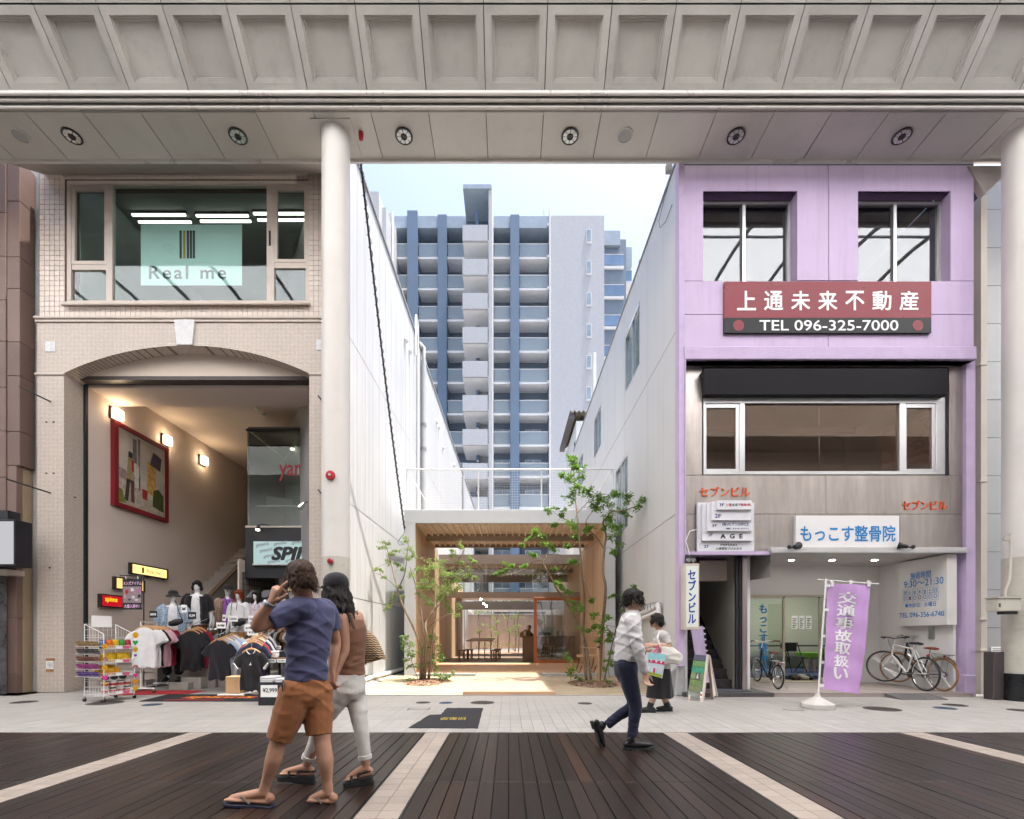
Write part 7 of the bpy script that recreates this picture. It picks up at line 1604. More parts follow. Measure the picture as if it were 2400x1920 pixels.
for K_,A_ in((KL,ALh),(KR,ARh)):
 dd_=(K_-A_).normalized();MB().lathe([(.048,-.012),(.055,-.008),(.056,.02),(.050,.024)],A_,dd_,18).build('cuff',wht,tr,smooth=True)
for i,(A_,T_)in enumerate(((AL,TLt),(AR,TRt))):
 he=A_+(A_-T_).normalized()*.04;he.z=A_.z-.088;T2=T_.copy();T2.z=T_.z-.018;d=T2-he
 t,side,up=sole('platform_sandal',('black platform sandal of the woman in white trousers, lifted foot','black platform sandal of the woman in white trousers, planted foot')[i],he,d,M_['rubber'],.045,.92,'platform sandals');
 MB().hexa([he-up*.045-d*.1+side*.03,he-up*.045-d*.1-side*.03,he-up*.045+d*.55-side*.036,he-up*.045+d*.55+side*.036,he-up*.075-d*.1+side*.03,he-up*.075-d*.1-side*.03,he-up*.05+d*.55-side*.036,he-up*.05+d*.55+side*.036]).build('wedge',M_['rubber'],t)
 for f0,w0,hh in((.70,.042,.04),(.42,.034,.062)):MB().tube([he+d*f0+side*w0,he+d*(f0-.03)+side*w0*.6+up*hh,he+d*(f0-.03)-side*w0*.6+up*hh,he+d*f0-side*w0],.011,6,flat=.4).build('strap',M_['rubber'],t)
 MB().tube([he+d*.42+side*.030+up*.04,he-d*.09+side*.022+up*.04,he-d*.12+up*.04,he-d*.09-side*.022+up*.04,he+d*.42-side*.030+up*.04],.008,6,flat=.5).build('heel_strap',M_['rubber'],t)
m,n,o=newmat('woven_straw');b_=principled(n,o,.85);p=wpos(n);s0=N(n,'SeparateXYZ');L(n,p,s0.inputs[0]);wv=mth(n,'SINE',mth(n,'ADD',mth(n,'MULTIPLY',s0.outputs[2],340.),mth(n,'MULTIPLY',mth(n,'SINE',mth(n,'MULTIPLY',s0.outputs[0],220.)),.9)))
L(n,mixcol(n,ramp(n,wv,-1,1),(.22,.125,.06),(.52,.37,.22)),b_.inputs['Base Color']);bump(n,b_,wv,.8,.006);STR=m
bgt=thing('straw_bag','woven straw bag hanging behind the woman in the cap','bag',P(866,1555,3.9));Yg_=3.98
q=MB();q.loft([(P(846,1468,Yg_),V(.03,0,-.012),V(0,.05,0)),(P(856,1485,Yg_),V(.09,0,-.036),V(0,.07,0)),(P(862,1512,Yg_),V(.125,0,-.055),V(0,.075,0)),(P(867,1535,Yg_),V(.135,0,-.04),V(0,.07,0)),(P(868,1552,Yg_),V(.12,0,.03),V(0,.055,0))],26,e=.8)
q.build('body',STR,bgt,smooth=True)
fr=MB();rs=random.Random(2)
for i in range(120):
 t_=rs.random();c=P(846+46*t_,1560-24*t_,Yg_)+V(0,rs.uniform(-.05,.05),0.01);fr.tube([c,c+V(rs.uniform(-.01,.014),rs.uniform(-.01,.01),-rs.uniform(.008,.03))],[.002,.0008],3)
for i in range(70):c=P(845+rs.random()*12,1468+rs.random()*14,Yg_)+V(0,rs.uniform(-.05,.05),0);fr.tube([c,c+V(rs.uniform(-.015,.02),rs.uniform(-.01,.01),rs.uniform(-.004,.018))],[.002,.0008],3)
fr.build('fringe',STR,bgt,fix=False)
MB().tube([P(846,1470,3.94),P(843,1445,3.96),P(838,1432,3.98),P(836,1440,4.02),P(846,1472,4.02)],.008,6).build('handle',STR,bgt,smooth=True)
# man in the white shirt
Yj=5.11;pj=thing('person','man in white shirt and navy trousers striding right','person',(X(1478,Yj),Yj,0))
fw=V(1,0,0);rt=V(0,-1,0);hf=V(.995,-.06,-.05);hc=P(1485,1408,Yj)
SR,SL=P(1483,1457,Yj-.17),P(1478,1455,Yj+.17);ER,WR_=P(1495,1516,Yj-.23),P(1511,1576,Yj-.20);EL,WL_=P(1460,1515,Yj+.24),P(1456,1570,Yj+.2)
HR,HL=P(1467,1560,Yj-.08),P(1467,1560,Yj+.09);K1,A1_=P(1489,1655,Yj-.06),P(1481,1735,Yj-.06);K2,A2_=P(1484,1652,Yj+.08),P(1418,1702,Yj+.10)
b=MB();head(b,hc,hf,1.0);limb(b,[hc+V(-.02,0,-.05),P(1481,1435,Yj),P(1478,1452,Yj)],[.050,.055,.08])
b.loft([(P(1478,1448,Yj),rt*.14,fw*.07),(P(1476,1480,Yj),rt*.15,fw*.1),(P(1468,1560,Yj),rt*.14,fw*.1)],16)
for a_ in((SR,ER,WR_),(SL,EL,WL_)):limb(b,[a_[0],a_[1],a_[2]],[.05,.042,.027])
hand(b,WR_,V(.12,-.02,-1),V(.8,.5,0),.45,1.1);hand(b,WL_,V(-.1,0,-1),V(.8,-.5,0),.45,1.1)
fuse(b,'body',SK2,pj,.007,3);face(pj,hc,hf,1.0)
B=basis(hf);g_=MB();
for s in(-1,1):
 g_.tube([hc+B@V(.03*s+.022*math.cos(t),.094,.008+.016*math.sin(t))for t in[i*.628 for i in range(10)]],.0012,5,closed=True);g_.tube([hc+B@V(.052*s,.092,.012),hc+B@V(.078*s,.04,.012),hc+B@V(.08*s,-.01,.006)],.0014,5)
g_.build('glasses',M_['bezel'],pj)
h=MB();h.ell(hc+B@V(0,-.024,.045),(.084,.098,.090),20,12,B);h.ell(hc+B@V(0,-.066,-.005),(.072,.050,.066),14,10,B);h.ell(hc+B@V(0,.058,.078),(.060,.046,.030),12,8,B)
strands(h,hc,hf,90,.086,.10,.13,.0,.12,.075,.006,9,.004,.010,1.9);fuse(h,'hair',H2,pj,.0065,2,.003,60);wisps(hc,hf,pj,H2,300,.085,9,1.8)
shw=clothmat('white_poplin',(.60,.575,.575),.7);s_=MB()
s_.loft([(P(1482,1431,Yj),rt*.066,fw*.066),(P(1479,1440,Yj),rt*.13,fw*.085),(P(1477,1456,Yj),rt*.195,fw*.11),(P(1474,1480,Yj),rt*.20,fw*.128),(P(1471,1515,Yj),rt*.185,fw*.132),(P(1469,1545,Yj),rt*.172,fw*.134),(P(1469,1551,Yj),rt*.165,fw*.122)],26)
limb(s_,[SR+V(0,.04,0),SR,ER,ER*.4+WR_*.6,WR_+V(0,0,.012)],[.085,.078,.062,.054,.045]);limb(s_,[SL-V(0,.04,0),SL,EL,WL_+V(0,0,.012)],[.085,.078,.062,.045]);s_.loft([(P(1482,1438,Yj),rt*.072,fw*.072),(P(1484,1429,Yj),rt*.060,fw*.064)],18)
shj=fuse(s_,'shirt',shw,pj,.008,4,fold=creases(.006,48,26));dd_=(WR_-ER).normalized();MB().lathe([(.043,-.045),(.046,-.04),(.046,.01),(.043,.014)],WR_+V(0,0,.012),dd_,18).build('cuff',shw,shj,smooth=True)
nvy=clothmat('navy_trouser',(.016,.018,.042),.75);s_=MB()
s_.loft([(P(1468,1546,Yj),rt*.162,fw*.118),(P(1467,1565,Yj),rt*.168,fw*.125),(P(1467,1582,Yj),rt*.155,fw*.118),(P(1468,1598,Yj),rt*.10,fw*.08)],22)
limb(s_,[HR,HR*.5+K1*.5,K1,K1*.5+A1_*.5,A1_+V(0,0,.03)],[.102,.090,.070,.058,.054],end=False);limb(s_,[HL,HL*.5+K2*.5,K2,K2*.5+A2_*.5,A2_+V(.02,0,.01)],[.102,.090,.070,.058,.052],end=False)
trj=fuse(s_,'trousers',nvy,pj,.008,6,fold=creases(.0035,70,22));MB().box(hc.x-.14,hc.x+.0,Yj-.17,Yj-.165,Z(1552,Yj),Z(1550,Yj)).build('belt',M_['black'],trj)
def shoe(label,A_,d,up,m,par,L_=.27,hgt=.075):
 t=thing('shoe',label,'shoe',A_);d=d.normalized();up=up.normalized();side=d.cross(up);he=A_-up*.055-d*.06
 q=MB();q.loft([(he-d*.0,side*.032,up*.03),(he+d*L_*.25,side*.037,up*.048),(he+d*L_*.5,side*.042,up*.040),(he+d*L_*.8,side*.044,up*.028),(he+d*L_*1.02,side*.022,up*.014)],14);q.ell(he+d*.05+up*.045,(.045,.040,.05),12,8);q.ell(he,(.032,.032,.035),10,7);o=fuse(q,'upper',m,t,.007,5)
 out=[(-.12,0),(-.08,.03),(0,.036),(.35,.034),(.65,.048),(.88,.046),(1.03,.03),(1.1,0),(1.03,-.03),(.88,-.046),(.65,-.048),(.35,-.034),(0,-.036),(-.08,-.03)]
 MB().prism([(a*L_,b_)for a,b_ in out],he-up*.048,d,side,up*.018).build('sole',M_['rubber'],t);MB().prism([(-.11*L_,.03),(.2*L_,.034),(.2*L_,-.034),(-.11*L_,-.03)],he-up*.066,d,side,up*.02).build('heel',M_['rubber'],t)
 for i in range(3):c=he+d*L_*(.38+.09*i)+up*(.052-.008*i);MB().tube([c+side*.02,c+up*.004,c-side*.02],.003,4).build('lace',M_['black'],t)
lth=mat('black_leather',(.014,.013,.014),.28,var=.2,bmp=.1)
A1g=A1_.copy();A1g.z=.115;shoe('black leather shoe of the striding man, planted foot',A1g,V(1,-.05,.01),V(0,0,1),lth,pj);shoe('black leather shoe of the striding man, trailing foot',A2_+V(-.02,0,-.0),V(.30,0,-.95),V(-.95,0,-.30)*-1 if False else V(.95,0,.30),lth,pj)
# woman with the bags
Yk=7.55;pk=thing('person','short-haired woman in grey top and black skirt walking left with bags','person',(X(1545,Yk),Yk,0))
fw=V(-1,0,0);rt=V(0,1,0);hf=V(-.96,.25,.02);hc=P(1538,1456,Yk)
SN,SF=P(1556,1492,Yk-.15),P(1548,1490,Yk+.16);EN,WN=P(1569,1514,Yk-.20),P(1532,1514,Yk-.22);EF,WF=P(1545,1520,Yk+.2),P(1522,1525,Yk+.05)
K1,A1_=P(1532,1630,Yk-.05),P(1523,1657,Yk-.05);K2,A2_=P(1556,1630,Yk+.08),P(1564,1655,Yk+.08)
b=MB();head(b,hc,hf,.95);limb(b,[hc+V(.015,0,-.05),P(1545,1477,Yk),P(1549,1488,Yk)],[.046,.05,.075])
b.loft([(P(1550,1488,Yk),rt*.13,fw*.08),(P(1550,1520,Yk),rt*.14,fw*.11),(P(1550,1560,Yk),rt*.14,fw*.11)],14)
limb(b,[SN,EN,EN*.5+WN*.5+V(0,0,.004),WN],[.056,.048,.045,.03]);limb(b,[SF,EF,WF],[.055,.045,.028]);hand(b,WN,V(-1,.1,.12),V(.1,.3,.9),.35,1.0);hand(b,WF,V(-.8,-.2,-.3),V(0,-.3,.8),.6,1.0)
for K_,A_ in((K1,A1_),(K2,A2_)):limb(b,[K_+V(0,0,.1),K_,A_],[.07,.062,.04])
fuse(b,'body',SK2,pk,.008,3);face(pk,hc,hf,.95);B=basis(hf)
h=MB();h.ell(hc+B@V(0,-.022,.040),(.086,.098,.092),18,12,B);h.ell(hc+B@V(0,-.066,-.02),(.078,.055,.080),14,10,B);h.ell(hc+B@V(0,.05,.075),(.06,.04,.03),12,8,B);strands(h,hc,hf,80,.088,.10,.14,-.03,.1,.075,.007,13,.006,.012,1.6);fuse(h,'hair',H2,pk,.008,2);wisps(hc,hf,pk,H2,220,.09,13,1.6)
gry=fabric('grey_stripe_jersey',(.50,.47,.45),pat=('check',(.34,.32,.31),260));s_=MB()
s_.loft([(P(1547,1477,Yk),rt*.07,fw*.07),(P(1549,1482,Yk),rt*.14,fw*.10),(P(1551,1495,Yk),rt*.19,fw*.13),(P(1549,1520,Yk),rt*.19,fw*.145),(P(1548,1560,Yk),rt*.19,fw*.155),(P(1548,1566,Yk),rt*.19,fw*.155)],22)
limb(s_,[SN,SN*.4+EN*.6,SN*.15+EN*.85],[.085,.075,.072],end=False);limb(s_,[SF,SF*.3+EF*.7],[.085,.07],end=False);fuse(s_,'top',gry,pk,.009,4,fold=creases(.005,30,16))
blk_c=clothmat('black_crepe',(.018,.017,.019),.8);s_=MB();s_.loft([(P(1548,1558,Yk),rt*.17,fw*.14),(P(1547,1580,Yk),rt*.19,fw*.165),(P(1546,1605,Yk),rt*.20,fw*.185),(P(1546,1628,Yk),rt*.20,fw*.20),(P(1546,1634,Yk),rt*.20,fw*.20)],26);fuse(s_,'skirt',blk_c,pk,.009,3,fold=lambda co:.010*np.sin(34*co[:,0]+26*co[:,1]+2*np.sin(4*co[:,2]))*np.clip((.75-co[:,2])/.35,0,1))
for i,A_ in enumerate((A1_,A2_)):
 MB().lathe([(.043,-.03),(.047,.0),(.05,.07)],A_,(K1-A1_)if i==0 else(K2-A2_),14).build('sock',M_['black'],pk,smooth=True);Ag=A_.copy();Ag.z=.105;shoe(('black slip-on shoe of the woman with bags, forward foot','black slip-on shoe of the woman with bags, rear foot')[i],Ag,V(-1,0,0),V(0,0,1),mat('dark_grey_shoe',(.025,.025,.028),.5),pk,.235)
tg=thing('tote_bag','white canvas tote slung from the shoulder of the woman with bags','bag',P(1573,1558,Yk-.24));Yt=Yk-.27;q=MB()
q.loft([(P(1562,1516,Yt),V(.10,0,0),V(0,.03,0)),(P(1571,1528,Yt),V(.16,0,-.01),V(0,.06,0)),(P(1573,1545,Yt),V(.178,0,-.02),V(0,.08,0)),(P(1571,1556,Yt),V(.15,0,0),V(0,.06,0))],22,e=.8)
fuse(q,'body',clothmat('canvas_cream',(.60,.57,.52),.85),tg,.009,3,fold=creases(.006,30,18))
MB().tube([P(1548,1520,Yt),P(1541,1495,Yk-.22),P(1546,1480,Yk-.14),P(1553,1484,Yk-.1),P(1560,1520,Yt+.04)],.014,6,flat=.35).build('strap',clothmat('canvas_cream2',(.60,.57,.52),.85),tg)
bb_=thing('shopping_bag','pale blue printed shopping bag with pink handle on her forearm','bag',P(1537,1590,Yk-.34));Yb_=Yk-.36;cs4=[P(1519,1529,Yb_),P(1562,1533,Yb_),P(1552,1590,Yb_),P(1515,1580,Yb_)]
def bq(u,v):return(cs4[3]+(cs4[2]-cs4[3])*u)*(1-v)+(cs4[0]+(cs4[1]-cs4[0])*u)*v
def bagpanel(u0,u1,v0,v1,col,name,dy):
 qd=[bq(u0,v0),bq(u1,v0),bq(u1,v1),bq(u0,v1)];MB().hexa([p-V(0,dy,0)for p in qd]+[p+V(0,.08 if name=='body' else 0,0)for p in qd]).build(name,mat('bag_'+'%02x%02x%02x'%tuple(int(255*c)for c in col),col,.5,var=.05),bb_)
bagpanel(0,1,0,1,(.60,.62,.62),'body',0);bagpanel(.02,.98,.68,.99,(.30,.58,.62),'sky_print',.003);bagpanel(.06,.98,.55,.68,(.52,.03,.12),'roof_print',.004);bagpanel(.05,.95,.14,.54,(.48,.58,.66),'wall_print',.003);bagpanel(.32,.56,.14,.42,(.62,.60,.62),'door_frame_print',.005);bagpanel(.38,.50,.14,.34,(.55,.05,.2),'door_print',.007);bagpanel(0,.95,.02,.13,(.28,.36,.02),'lawn_print',.005)
for u in(.2,.5,.78):bagpanel(u-.05,u+.05,.60,.72,(.62,.62,.62),'window_print',.006)
for u in(.14,.7,.84):bagpanel(u-.04,u+.04,.24,.42,(.60,.64,.68),'window_print',.006)
for u,dy in((.35,0),(.62,.06)):MB().tube([bq(u-.08,.98)+V(0,dy,0),P(1545,1512,Yk-.27+dy*.5),bq(u+.14,.98)+V(0,dy,0)],.015,6,flat=.35).build('handle',mat('hot_pink',(.62,.03,.22),.5),bb_)
# barista behind the counter
Yq=21.9;pq_=thing('person','cafe worker with dark hair standing behind the pavilion counter','person',(X(1240,Yq),Yq,.1));hc=P(1240,1472,Yq);b=MB();head(b,hc,(-.5,-.85,-.2),1.0);limb(b,[hc,hc+V(0,0,-.2)],[.05,.07]);limb(b,[hc+V(-.16,0,-.3),hc+V(-.24,-.15,-.55),hc+V(-.12,-.35,-.6)],[.05,.042,.03]);limb(b,[hc+V(.16,0,-.3),hc+V(.24,-.15,-.55),hc+V(.12,-.35,-.6)],[.05,.042,.03])
hand(b,hc+V(-.12,-.35,-.6),(.3,-.8,-.1),(0,0,1),.4);hand(b,hc+V(.12,-.35,-.6),(-.3,-.8,-.1),(0,0,1),.4);limb(b,[V(hc.x-.08,Yq,.12),V(hc.x-.08,Yq,.9)],[.06,.09]);limb(b,[V(hc.x+.08,Yq,.12),V(hc.x+.08,Yq,.9)],[.06,.09]);fuse(b,'body',SK2,pq_,.011,3)
h=MB();h.ell(hc+V(.01,.02,.04),(.09,.10,.095),14,10);fuse(h,'hair',H2,pq_,.012,2);s_=MB();s_.loft([(hc+V(0,0,-.19),V(.1,0,0),V(0,.08,0)),(hc+V(0,0,-.28),V(.2,0,0),V(0,.11,0)),(hc+V(0,0,-.6),V(.18,0,0),V(0,.11,0)),(hc+V(0,0,-.8),V(.18,0,0),V(0,.12,0))],16);fuse(s_,'apron',clothmat('olive_apron',(.07,.065,.05)),pq_,.012,2)
o=MB().loft([(P(1232,1494,20.9),V(.25,0,0),V(0,.12,0)),(P(1232,1484,20.9),V(.26,0,0),V(0,.12,0)),(P(1235,1476,20.9),V(.1,0,0),V(0,.1,0))],14).build('paper_sack',mat('kraft_paper',(.26,.165,.09),.8,bmp=.3));tag(o,'brown paper sack on the end of the cafe counter','bag')
# mannequins
MW=mat('mannequin_white',(.66,.65,.64),.3,var=.02)
def mannequin(label,px,ptop,Y,zb,facing,cloth,hairspec=None,hat=None,female=False,legs=True,H_=1.86):
 """display figure: featureless white body fused in one skin, garments and wig as children"""
 x=X(px,Y);ztop=Z(ptop,Y);k=(ztop-zb)/H_
 t=thing('mannequin',label,'mannequin',(x,Y,zb),group='shop mannequins');f=Vector(facing).normalized();r=f.cross(V(0,0,1));q=lambda a,b_,c:V(x,Y,zb)+(r*a+f*b_)*k+V(0,0,c*k)
 sw=.185 if female else .205;hc=q(0,0,H_-.13);b=MB();B=basis(f)
 b.ell(hc+B@V(0,-.01,.025)*k,(.072*k,.09*k,.095*k),16,12,B);b.ell(hc+B@V(0,.015,-.04)*k,(.055*k,.062*k,.075*k),14,10,B);b.tube([hc+B@V(0,.082,.01)*k,hc+B@V(0,.094,-.025)*k],[.007*k,.011*k],6)
 limb(b,[q(0,-.01,H_-.2),q(0,-.01,H_-.28),q(0,-.01,H_-.34)],[.047*k,.048*k,.075*k])
 b.loft([(q(0,-.01,H_-.33),r*.12*k,f*.06*k),(q(0,0,H_-.40),r*sw*.9*k,f*.09*k),(q(0,0,H_-.6),r*.15*k,f*.10*k),(q(0,0,H_-.8),r*.13*k,f*.085*k),(q(0,0,H_-.98),r*.165*k,f*.1*k)],16)
 for s in(-1,1):
  limb(b,[q(s*sw,-.01,H_-.38),q(s*(sw+.05),-.02,H_-.66),q(s*(sw+.07),.03,H_-.9)],[.05*k,.04*k,.026*k]);hand(b,q(s*(sw+.07),.03,H_-.9),V(0,0,-1)+f*.1,f,.3,k)
  if legs:limb(b,[q(s*.085,0,H_-.96),q(s*.095,.02,H_-1.36),q(s*.1,-.01,.09)],[.088*k,.06*k,.036*k]);b.ell(q(s*.1,.05,.04),(.045*k,.1*k,.04*k),10,7,basis(f))
 fuse(b,'body',MW,t,.009,3)
 for(name,fb,parts)in cloth:
  s_=MB()
  for p_ in parts:
   if p_=='torso':s_.loft([(q(0,-.01,H_-.31),r*.10*k,f*.075*k),(q(0,0,H_-.36),r*(sw-.02)*k,f*.10*k),(q(0,0,H_-.42),r*(sw+.012)*k,f*.115*k),(q(0,0,H_-.62),r*.185*k,f*.13*k),(q(0,0,H_-.98),r*.20*k,f*.135*k)],20)
   if p_=='over':
    for s in(-1,1):s_.loft([(q(s*.12,.02,H_-.35),r*.08*k,f*.11*k),(q(s*.145,.03,H_-.5),r*.085*k,f*.135*k),(q(s*.15,.03,H_-.95),r*.08*k,f*.14*k)],14)
    s_.loft([(q(0,-.06,H_-.34),r*.17*k,f*.06*k),(q(0,-.07,H_-.95),r*.2*k,f*.07*k)],14)
   if p_=='sleeves':
    for s in(-1,1):limb(s_,[q(s*(sw-.03),0,H_-.37),q(s*(sw+.02),-.01,H_-.45),q(s*(sw+.055),-.015,H_-.66)],[.085*k,.085*k,.08*k],end=False)
   if p_=='skirt':s_.loft([(q(0,0,H_-.88),r*.155*k,f*.12*k),(q(0,0,H_-1.0),r*.19*k,f*.14*k),(q(0,0,H_-1.3),r*.22*k,f*.16*k)],20)
   if p_=='legs':
    s_.loft([(q(0,0,H_-.88),r*.16*k,f*.11*k),(q(0,0,H_-1.02),r*.185*k,f*.125*k)],16)
    for s in(-1,1):limb(s_,[q(s*.09,0,H_-.98),q(s*.1,.02,H_-1.36),q(s*.1,0,.2)],[.11*k,.09*k,.085*k])
  fuse(s_,name,fb,t,.009,3,fold=creases(.006,26,15))
 if hairspec:
  col,ln,thick=hairspec;h=MB();h.ell(hc+B@V(0,-.018,.038)*k,(.088*k,.098*k,.098*k),16,12,B);h.ell(hc+B@V(0,.055,.062)*k,(.066*k,.045*k,.034*k),12,8,B)
  if ln>.1:
   for s in(-1,1):h.loft([(hc+B@V(.066*s,-.005,.05)*k,B@V(.03,0,0)*k,B@V(0,.055,0)*k),(hc+B@V(.082*s,0,-.05)*k,B@V(.034,0,0)*k,B@V(0,.055,0)*k),(hc+B@V(.09*s,.015,-.1-ln)*k,B@V(.028,0,0)*k,B@V(0,.04,0)*k)],12)
   h.loft([(hc+B@V(0,-.06,.05)*k,B@V(.08,0,0)*k,B@V(0,.045,0)*k),(hc+B@V(0,-.075,-.1-ln)*k,B@V(.09,0,0)*k,B@V(0,.03,0)*k)],14)
  strands(h,hc,f,60,.09*k,.10*k,.2,-.05*k,.1*k,(ln+.06)*k,.008*k,int(px),.01,.016,1.5);fuse(h,'wig',col,t,.009,1)
 if hat:
  hm,brim=hat;h=MB();h.loft([(hc+B@V(0,-.012,.03)*k,B@V(.094,0,0)*k,B@V(0,.108,0)*k),(hc+B@V(0,-.012,.09)*k,B@V(.088,0,0)*k,B@V(0,.10,0)*k),(hc+B@V(0,-.012,.125)*k,B@V(.06,0,0)*k,B@V(0,.07,0)*k)],18)
  if brim=='bucket':h.loft([(hc+B@V(0,-.012,.04)*k,B@V(.098,0,0)*k,B@V(0,.112,0)*k),(hc+B@V(0,-.012,.0)*k,B@V(.14,0,0)*k,B@V(0,.155,0)*k),(hc+B@V(0,-.012,-.006)*k,B@V(.13,0,0)*k,B@V(0,.145,0)*k)],20)
  else:h.loft([(hc+B@V(0,.07,.04)*k,B@V(.075,0,0)*k,B@V(0,0,.008)*k),(hc+B@V(0,.19,.03)*k,B@V(.06,0,0)*k,B@V(0,0,.006)*k)],12)
  fuse(h,'hat',hm,t,.008,3)
 return t,q,k,r,f
blkh=hairmat('wig_black',(.010,.009,.010));redh=hairmat('wig_auburn',(.20,.035,.012))
spot=fabric('pale_blue_printed',(.36,.46,.58),pat=('print',(.03,.035,.05),42));plaid=fabric('tan_plaid',(.40,.27,.20),pat=('check',(.10,.05,.04),150));plaidb=fabric('brown_plaid',(.17,.07,.035),pat=('check',(.03,.015,.01),130));purple=fabric('violet_jersey',(.30,.10,.42));tanc=fabric('tan_cord',(.30,.15,.05))
def xbag(t,q,r,f,k,px0,px1,py,Y,w_,h_):
 g=thing('crossbody_bag','black crossbody bag worn by the mannequin at %s'%t['label'].split(' with ')[-1],'bag',P((px0+px1)/2,py,Y));a,b_=P(px0,py,Y),P(px1,py-6,Y);q2=MB();q2.loft([(a,V(0,0,h_*.3),V(0,.03,0)),((a*2+b_)/3,V(.02,0,h_*.5),V(0,.05,0)),((a+b_*2)/3,V(.02,0,h_*.5),V(0,.05,0)),(b_,V(0,0,h_*.3),V(0,.03,0))],14);fuse(q2,'pouch',mat('black_nylon',(.016,.016,.018),.5,bmp=.2),g,.008,3)
 return g,a,b_
t,q,k,r,f=mannequin('mannequin with black bucket hat and pale printed shirt',406,1383,11.0,.15,(.5,-.87,0),[('shirt',FB_['white'],['torso']),('overshirt',spot,['over','sleeves']),('shorts',FB_['black'],['legs'])],None,(clothmat('bucket_black',(.02,.019,.021)),'bucket'))
g,a,b_=xbag(t,q,r,f,k,396,428,1462,10.72,.3,.16);MB().tube([b_,P(421,1440,10.74),P(414,1415,10.85),P(408,1406,11.05)],.013,6,flat=.4).build('strap',M_['black'],g)
for s_x in(387,419):o=MB().ell(P(s_x,1593,10.75),(.05,.13,.05),12,8).ell(P(s_x,1590,10.85),(.045,.06,.06),10,7).build('display_shoe',lth,smooth=True);tag(o,'black shoe at the feet of the bucket hat mannequin, '+('left' if s_x<400 else 'right'),'shoe','mannequin shoes')
t,q,k,r,f=mannequin('mannequin with black wig and open black shirt over white tee',462,1360,11.35,.55,(.3,-.95,0),[('tee',FB_['white'],['torso']),('overshirt',FB_['black'],['over','sleeves']),('trousers',plaidb,['legs'])],(blkh,.05,1),H_=1.80)
lettering('MAKE THINGS\nWITH\nLOVE',P(462,1413,11.17),FRONT,.13,.09,M_['black'],t,ext=.002,name='chest_print')
t,q,k,r,f=mannequin('mannequin with black cap, plaid shirt and violet tee',534,1371,12.15,.35,(.4,-.92,0),[('tee',purple,['torso']),('overshirt',plaid,['over','sleeves']),('trousers',FB_['black'],['legs'])],None,(clothmat('cap_black2',(.02,.019,.021)),'cap'))
lettering('VISION',P(534,1412,11.96),FRONT,.2,.06,mat('navy_print','#000'),t,ext=.002,name='chest_print');MB().tube([P(527,1400,11.95),P(534,1420,11.92),P(541,1437,11.95)],.014,6,flat=.4).build('bag_strap',M_['black'],t)
t,q,k,r,f=mannequin('mannequin with auburn wig and white zip blouse',560,1382,11.55,.35,(-.1,-1,0),[('blouse',FB_['white'],['torso','sleeves']),('skirt',tanc,['skirt'])],(redh,.07,1),female=True)
g,a,b_=xbag(t,q,r,f,k,545,575,1462,11.3,.25,.2);MB().tube([a,P(541,1440,11.35),P(543,1415,11.42),P(548,1405,11.55)],.008,6).build('strap',M_['black'],g);MB().tube([P(556,1411,11.40),P(554,1430,11.385)],.007,5).build('zip',M_['black'],t)
t,q,k,r,f=mannequin('mannequin with long black wig and printed tee',601,1383,11.6,.35,(-.35,-.94,0),[('tee',fabric('tee_print',(.50,.47,.52),pat=('print',(.25,.06,.08),24)),['torso','sleeves']),('skirt',FB_['black'],['skirt'])],(blkh,.22,1),female=True)
t,q,k,r,f=mannequin('mannequin with straw hat mostly hidden behind the walking man',683,1372,12.4,.2,(-.2,-1,0),[('tee',FB_['cream'],['torso','sleeves'])],None,(clothmat('straw_hat',(.52,.40,.24)),'bucket'),female=True)
# trees and plants
def leafmat(name,a,b_,tr=.45):
 m,n,o=newmat(name);p=wpos(n);f=noise(n,p,23,2);c=mixcol(n,ramp(n,f,.3,.7),a,b_);d=principled(n,N(n,'OutputMaterial'),.45,spec=.4);L(n,c,d.inputs['Base Color']);t=N(n,'BsdfTranslucent')
 h=N(n,'HueSaturation');h.inputs['Value'].default_value=1.5;h.inputs['Saturation'].default_value=1.1;L(n,c,h.inputs['Color']);L(n,h.outputs[0],t.inputs[0]);x=N(n,'MixShader');x.inputs[0].default_value=tr;L(n,d.outputs[0],x.inputs[1]);L(n,t.outputs[0],x.inputs[2]);L(n,x.outputs[0],o.inputs[0]);return m
LF1=leafmat('fresh_leaf',(.11,.18,.045),(.28,.35,.13));LF2=leafmat('glossy_leaf',(.06,.14,.02),(.19,.31,.06));LF3=leafmat('shrub_leaf',(.08,.15,.04),(.20,.30,.10))
BK=mat('tree_bark',(.16,.115,.075),.85,var=.35,vs=18,bmp=.5,bs=50)
def leaf(mb,c,d,ln,rs):
 d=d.normalized();s=d.cross(V(rs.uniform(-1,1),rs.uniform(-1,1),rs.uniform(.3,1))).normalized();n_=d.cross(s);w_=ln*.24;b0=len(mb.v)
 mb.v+=[tuple(c),tuple(c+d*ln*.45+s*w_+n_*ln*.07),tuple(c+d*ln-n_*ln*.08),tuple(c+d*ln*.45-s*w_+n_*ln*.07)];mb.f+=[(b0,b0+1,b0+2),(b0,b0+2,b0+3)];mb.m+=[0,0]
def wp_(path,Y,dz):return[P(a,b,Y+dz*math.sin(.9*i+a*.01)*(.3 if i==0 else 1))for i,(a,b)in enumerate(path)]
